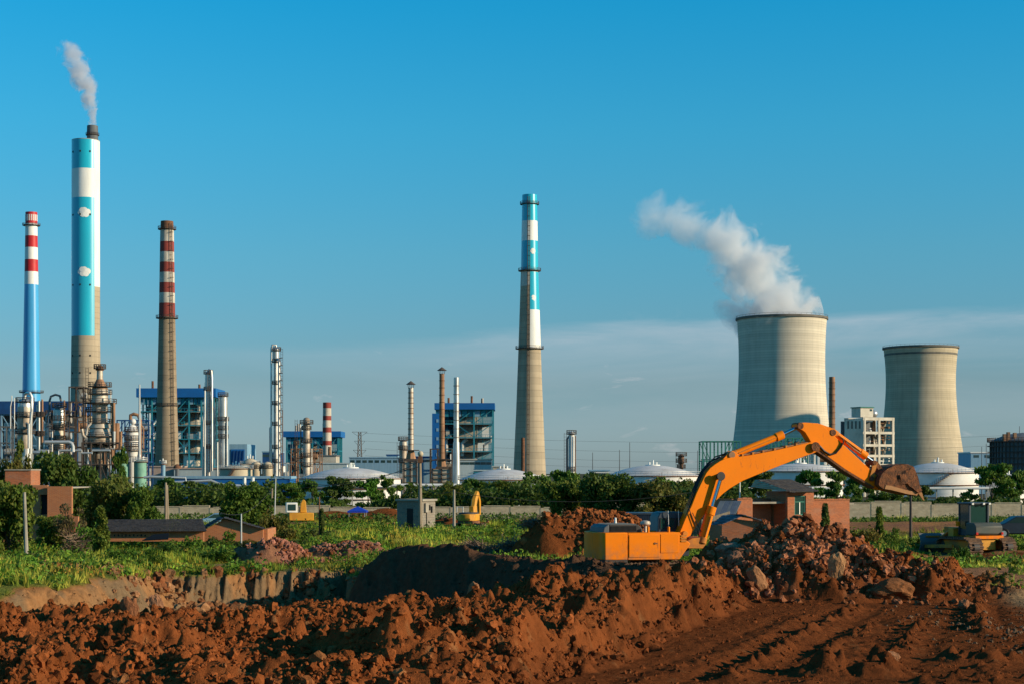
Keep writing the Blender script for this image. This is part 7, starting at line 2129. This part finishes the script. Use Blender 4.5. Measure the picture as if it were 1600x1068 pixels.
# long low house and gabled house
D = 104; z0 = Z(845, D)
t = thing('low_house', 'long low brick house with a dark tiled roof, in front of the dense round trees', 'house', (X(240, D), D, z0))
MB().bx(X(166, D), X(318, D), D, D + .25, z0, Z(829, D)).build('wall', M['brick_pale'], t, smooth=False)
tiled_roof(t, P(160, 830, D - .4), P(322, 829, D - .4), P(316, 810, D + 3.6), P(170, 811, D + 3.6), 11, 60, .05, seed=6)
tiled_roof(t, P(322, 829, D - .38), P(323, 829, D + 5), P(316, 811, D + 3.6), P(315, 812, D + 3.4), 3, 3, .04, seed=7)
for i in range(9):
    MB().bx(X(178 + i * 6, D), X(180 + i * 6, D), D - .03, D + .1, Z(837, D), Z(834.5 - (i % 2), D)).build('vent_hole', M['dark'], t, smooth=False)
tag(MB().prism([P(222, 843, 101), P(263, 841, 101), P(264, 832, 102.2), P(240, 834, 102.2)], [P(222, 844, 101.1) , P(263, 842, 101.1), P(264, 833, 102.3), P(240, 835, 102.3)]).build('sheet', M['leaf_brown']), 'mossy sheet leaning on the wall of the long low house', 'sheet')
D = 106; z0 = Z(845, D)
t = thing('gabled_house', 'small orange brick gabled house at the right end of the long dark roof', 'house', (X(360, D), D, z0))
g = [(X(318, D), Z(828, D)), (X(350, D), Z(810.5, D)), (X(411, D), Z(825, D)), (X(411, D), z0), (X(318, D), z0)]
MB().prism([(a, D, b) for a, b in g], [(a, D + .25, b) for a, b in g]).build('gable_wall', M['brick_pale'], t, smooth=False)
MB().bx(X(411, D), X(411, D) + .25, D + .25, D + 4, z0, Z(826, D)).build('wall', M['brick_pale'], t, smooth=False)
tiled_roof(t, P(413, 826, D - .3), P(412, 824, D + 4.2), P(350, 806.5, D + 4.2), P(350, 808.5, D - .3), 9, 8, .05, seed=8)
tiled_roof(t, P(306, 829, D + 4.0), P(314, 830, D - .3), P(350, 808.5, D - .3), P(343, 806.5, D + 4.2), 7, 8, .05, seed=9)

# poles and wires
def pole(px, D, top, bot, r, label, mt='wood', lean=0.0, arms=0, nm='utility_pole'):
    a, b = P(px, bot, D), P(px + lean, top, D)
    a.z = min(a.z, gz(a.x, a.y)) - .3
    t = thing(nm, label, 'pole', a)
    MB().tube([a, b], [r * 1.25, r * .8], 8).build('shaft', M[mt], t)
    for i in range(arms):
        z = b.z - .3 - .7 * i
        MB().beam((b.x - .8, D - .1, z), (b.x + .8, D - .1, z), .09).build('crossarm', M['wood'], t)
    return t
pole(42, 88, 768, 850, .10, 'leaning pale concrete pole in front of the dark tree at the left edge', 'concrete', -4)
pole(259, 132, 753, 806, .11, 'left one of the paired wooden poles behind the long dark roof', lean=0)
pole(263, 132.4, 757, 806, .09, 'leaning right one of the paired wooden poles behind the long dark roof', lean=-2)
pole(423, 130, 762, 800, .09, 'bent wooden pole beside the round olive tree', lean=2)
pole(377, 98, 802, 828, .05, 'short thin stake in front of the gabled house', 'galv')
pole(499, 112, 775, 836, .05, 'very thin rusty rod beside the bare sapling', 'rust')
pole(709.5, 120, 764, 832, .10, 'pale concrete pole right of the grey hut', 'concrete')
pole(657, 126, 712, 830, .14, 'tall wooden pole with a lamp head at the corner of the grey hut', lean=-1)
pole(1156, 122, 752, 800, .06, 'thin pale pole framed under the boom by the brick house', 'galv')
pole(1423, 116, 772, 838, .10, 'lone thin dark pole in the grass under the bucket', 'frame_dark')
pole(428, 128, 740, 790, .05, 'thin rod right of the round olive tree', 'galv', 3)
t = thing('lamp_head', 'round pale lamp and box fixed on top of the tall wooden pole by the hut', 'lamp', P(656, 712, 126))
MB().ball(P(657, 708, 126), .22, 10).build('globe', M['tank_tan'], t)
MB().bx(X(653, 126), X(660, 126), 125.8, 126.1, Z(722, 126), Z(712, 126)).build('box', M['rust'], t, smooth=False)
for a, b, sg, lb in (((656, 720, 126), (428, 742, 128), 1.2, 'cable sagging left from the tall pole by the hut'), ((423, 764, 130), (345, 800, 110), .8, 'dark cable looping down past the round olive tree'),
        ((656, 728, 126), (263, 757, 132), 1.0, 'lower cable running left to the paired poles'), ((709, 766, 120), (657, 760, 126), .3, 'short cable between the concrete pole and the tall pole'),
        ((709, 768, 120), (1156, 754, 122), 1.0, 'long cable from the concrete pole towards the brick house')):
    line(P(*a), P(*b), sg, .018, lb, nm='cable')

# branch and rubble piles
def brush(px, py, D, w, h, n, label, seed, stones=40):
    r = np.random.default_rng(seed); x0 = X(px, D); z0_ = gz(x0, D); m = MB()
    for i in range(n):
        a = r.random() * 6.28; c = Vector((x0 + r.normal() * w * .3, D + r.normal() * w * .12, 0)); k = max(0, 1 - abs(c.x - x0) / w); c.z = z0_ + r.random() * h * k
        L_ = .25 + .9 * r.random(); d = Vector((math.cos(a), math.sin(a), r.normal() * .5)).normalized() * L_
        mid = c + d * .5 + Vector(r.normal(size=3) * .08)
        m.tube([c - d * .2, mid, c + d], [.02 + .02 * r.random(), .018, .006], 3, caps=False)
    return tag(m.build('branch_pile', M['twig']), label, 'branch pile', kind='stuff')
brush(740, 865, 100, 2.6, .7, 420, 'grey tangle of cut branches at the left of the dark spoil', 1)
brush(800, 860, 98, 2.6, .9, 420, 'tangle of dry branches and roots left of the dug heap', 2)
brush(835, 868, 95, 1.4, .5, 160, 'small scatter of twigs at the foot of the dug heap', 3)
brush(118, 838, 94, 1.1, 1.3, 160, 'dry fallen twigs under the withered tree at the left', 4)
brush(85, 928, 62, 1.6, .25, 200, 'dry root mat along the left rim of the pit', 5)
def stones_at(px, D, w, d, n, smin, smax, colr, label, seed):
    r = np.random.default_rng(seed); x = X(px, D) + r.normal(size=n) * w; y = D + r.normal(size=n) * d
    _m = (r.random((n, 1)) < .40) * (.5 + .5 * r.random((n, 1))); h = ground(x, y, True)[0]; s_ = smin + (smax - smin) * r.random(n) ** 2
    scatter_rocks('rubble', np.stack([x, y, h + s_ * .2], -1), s_, (np.array([colr]) * (1 - _m) + np.array([(.17, .055, .022)]) * _m) * (.6 + .6 * r.random((n, 1))), ICO2, label, 'rubble')
stones_at(455, 91, 1.3, .9, 520, .04, .17, (.36, .15, .10), 'pinkish red broken rubble heap in the grass left of centre', 1)
stones_at(530, 95, 1.6, .6, 260, .04, .16, (.34, .16, .11), 'low spread of pinkish rubble right of the larger rubble heap', 2)
stones_at(940, 95.5, 2.6, 1.6, 900, .05, .2, (.30, .10, .035), 'orange clay lumps covering the dug heap behind the counterweight', 3)
stones_at(780, 99, 3.0, 1.0, 260, .04, .16, (.34, .24, .17), 'pale rubble among the cut branches', 4)
stones_at(1240, 66.5, 2.2, 1.4, 1500, .04, .20, (.38, .150, .075), 'pale pink and orange clay rubble covering the middle of the spoil mound', 5)
stones_at(1185, 67, .85, 1.1, 560, .04, .18, (.38, .16, .085), 'pale broken clay on the left flank of the spoil mound', 8)
stones_at(1380, 65.8, 2.0, 1.3, 800, .04, .2, (.26, .10, .045), 'dark red rubble covering the right tail of the spoil mound', 9)
stones_at(1570, 52, 1.3, 4, 350, .02, .08, (.20, .12, .07), 'grey brown stones on the bare ground at the lower right', 6)
stones_at(660, 152, 3, 1, 200, .06, .25, (.35, .15, .09), 'red rubble strip at the foot of the boundary wall beside the hut', 7)
stones_at(330, 79.5, 3.2, .8, 420, .05, .30, (.30, .15, .07), 'fallen brown clods along the foot of the cut bank', 11)
stones_at(500, 83.0, 2.2, .9, 260, .05, .28, (.27, .13, .06), 'brown clods fallen into the right end of the pit', 12)
stones_at(150, 76.0, 1.6, 1.6, 260, .04, .22, (.32, .16, .08), 'scattered clods on the tan slope at the left of the pit', 13)
# ================================================================ steam and smoke
def plume(name, label, base, path, radii, dens, scale, colr=(0.985, 0.985, 0.985), warp=0.35, thr=0.35, fade=None, step=None):
    """one closed volume: density falls off from a bent centre line and is torn by noise.
    path: points relative to base; x and y of the centre are functions of height-like parameter t along the path"""
    xs_ = [p[0] for p in path]; zs_ = [p[2] for p in path]
    rmax = max(radii) * 1.55
    x0, x1, z1 = min(xs_) - rmax, max(xs_) + rmax, max(zs_) + rmax
    z0 = -radii[0] * .6 if radii[0] > 10 else -3.0
    m = MB()      # a hull that follows the plume keeps the march short
    hull = [Vector((path[0][0], 0, z0))] + [Vector(p) for p in path]
    ln = (Vector(path[-1]) - Vector(path[-2])).normalized()
    hull.append(Vector(path[-1]) + ln * radii[-1] * 1.3)
    rr = [radii[0] * .99] + [r * (1.0 if i == 0 else 1.5) for i, r in enumerate(radii)] + [radii[-1] * .9]
    m.tube(hull, rr, 20)
    me = bpy.data.meshes.new(name); me.from_pydata(m.v, [], m.f); me.update()
    o = bpy.data.objects.new(name, me); COL.objects.link(o); o.location = base
    mt = bpy.data.materials.new(name); mt.use_nodes = True; nt = mt.node_tree; N, L = nt.nodes, nt.links
    N.remove(N['Principled BSDF'])
    out = N['Material Output']
    vol = N.new('ShaderNodeVolumePrincipled'); vol.inputs['Color'].default_value = (*colr, 1); vol.inputs['Anisotropy'].default_value = .2
    tc = N.new('ShaderNodeTexCoord')
    def math_(op, a, b=None, clamp=False):
        n = N.new('ShaderNodeMath'); n.operation = op; n.use_clamp = bool(clamp)
        for i, q in enumerate((a, b)):
            if q is None: continue
            if isinstance(q, (int, float)): n.inputs[i].default_value = q
            else: L.new(q, n.inputs[i])
        return n.outputs[0]
    # torn coordinates
    ns = N.new('ShaderNodeTexNoise'); ns.inputs['Scale'].default_value = scale * .45; ns.inputs['Detail'].default_value = 4
    L.new(tc.outputs['Object'], ns.inputs['Vector'])
    sb = N.new('ShaderNodeVectorMath'); sb.operation = 'SUBTRACT'; L.new(ns.outputs['Color'], sb.inputs[0]); sb.inputs[1].default_value = (.5, .5, .5)
    sc = N.new('ShaderNodeVectorMath'); sc.operation = 'SCALE'; L.new(sb.outputs[0], sc.inputs[0]); sc.inputs['Scale'].default_value = radii[len(radii)//2] * warp * 4
    # no tearing right at the mouth
    ad = N.new('ShaderNodeVectorMath'); ad.operation = 'ADD'; L.new(tc.outputs['Object'], ad.inputs[0]); L.new(sc.outputs[0], ad.inputs[1])
    sep = N.new('ShaderNodeSeparateXYZ'); L.new(ad.outputs[0], sep.inputs[0])
    best = None
    for (p, q, ra, rb) in zip(path[:-1], path[1:], radii[:-1], radii[1:]):
        p, q = Vector(p), Vector(q); d = q - p; l2 = d.length_squared
        px_ = math_('SUBTRACT', sep.outputs['X'], p.x); pz_ = math_('SUBTRACT', sep.outputs['Z'], p.z); py_ = math_('SUBTRACT', sep.outputs['Y'], p.y)
        t_ = math_('DIVIDE', math_('ADD', math_('MULTIPLY', px_, d.x), math_('MULTIPLY', pz_, d.z)), l2, None)
        t_ = math_('ADD', t_, 0, True)
        ex = math_('SUBTRACT', px_, math_('MULTIPLY', t_, d.x)); ez = math_('SUBTRACT', pz_, math_('MULTIPLY', t_, d.z))
        dist = math_('SQRT', math_('ADD', math_('ADD', math_('MULTIPLY', ex, ex), math_('MULTIPLY', ez, ez)), math_('MULTIPLY', py_, py_)))
        rad = math_('ADD', ra, math_('MULTIPLY', t_, rb - ra))
        f = math_('DIVIDE', dist, rad)
        best = f if best is None else math_('MINIMUM', best, f)
    n2 = N.new('ShaderNodeTexNoise'); n2.inputs['Scale'].default_value = scale; n2.inputs['Detail'].default_value = 8; n2.inputs['Roughness'].default_value = .68
    n2.inputs['Distortion'].default_value = .6
    L.new(tc.outputs['Object'], n2.inputs['Vector'])
    core = math_('SUBTRACT', 1.05, best)
    tear = math_('MULTIPLY', math_('SUBTRACT', n2.outputs['Fac'], .53), 4.3)
    v = math_('ADD', core, tear)
    v = math_('MULTIPLY', v, 2.2, True)
    # thins out with distance from the mouth
    zl = path[-1][2]; s2 = N.new('ShaderNodeSeparateXYZ'); L.new(tc.outputs['Object'], s2.inputs[0])
    far = N.new('ShaderNodeMapRange'); far.inputs['From Min'].default_value = fade[0]; far.inputs['From Max'].default_value = fade[1]
    far.inputs['To Min'].default_value = 1; far.inputs['To Max'].default_value = fade[2]
    L.new(math_('SUBTRACT', s2.outputs['Z'], s2.outputs['X']), far.inputs['Value'])
    v = math_('MULTIPLY', math_('MULTIPLY', v, far.outputs[0]), dens)
    L.new(v, vol.inputs['Density']); L.new(vol.outputs[0], out.inputs['Volume'])
    me.materials.append(mt)
    return tag(o, label, 'steam' if 'steam' in name else 'smoke', kind='stuff')
k1 = 1000 / F
def rel(px, py, y=0): return ((px - 1221.5) * k1, y, (498 - py) * k1 - 3)
plume('steam_plume', 'thick white steam drifting up and left out of the larger cooling tower', (X(1221.5, 1000), 1000, Z1_),
      [rel(1221, 500), rel(1192, 448), rel(1154, 398), rel(1115, 358), rel(1078, 338), rel(1042, 322), rel(1004, 336)], [26.5, 22.5, 19, 15.5, 12, 10, 9], .15, .055, fade=(15, 175, .10), warp=.40)
k2 = 800 / F
def rel2(px, py): return ((px - 144.5) * k2, 0, (197 - py) * k2 - .5)
plume('smoke_plume', 'thin pale smoke rising from the flue of the broadest chimney', (X(144.5, 800), 800, Z(197, 800)),
      [rel2(144.5, 197), rel2(143, 165), rel2(136, 135), rel2(124, 108), rel2(108, 80)], [2.2, 3.2, 4.4, 5.2, 5.0], .55, .17, colr=(.9, .9, .93), fade=(0, 50, .35), warp=.25)
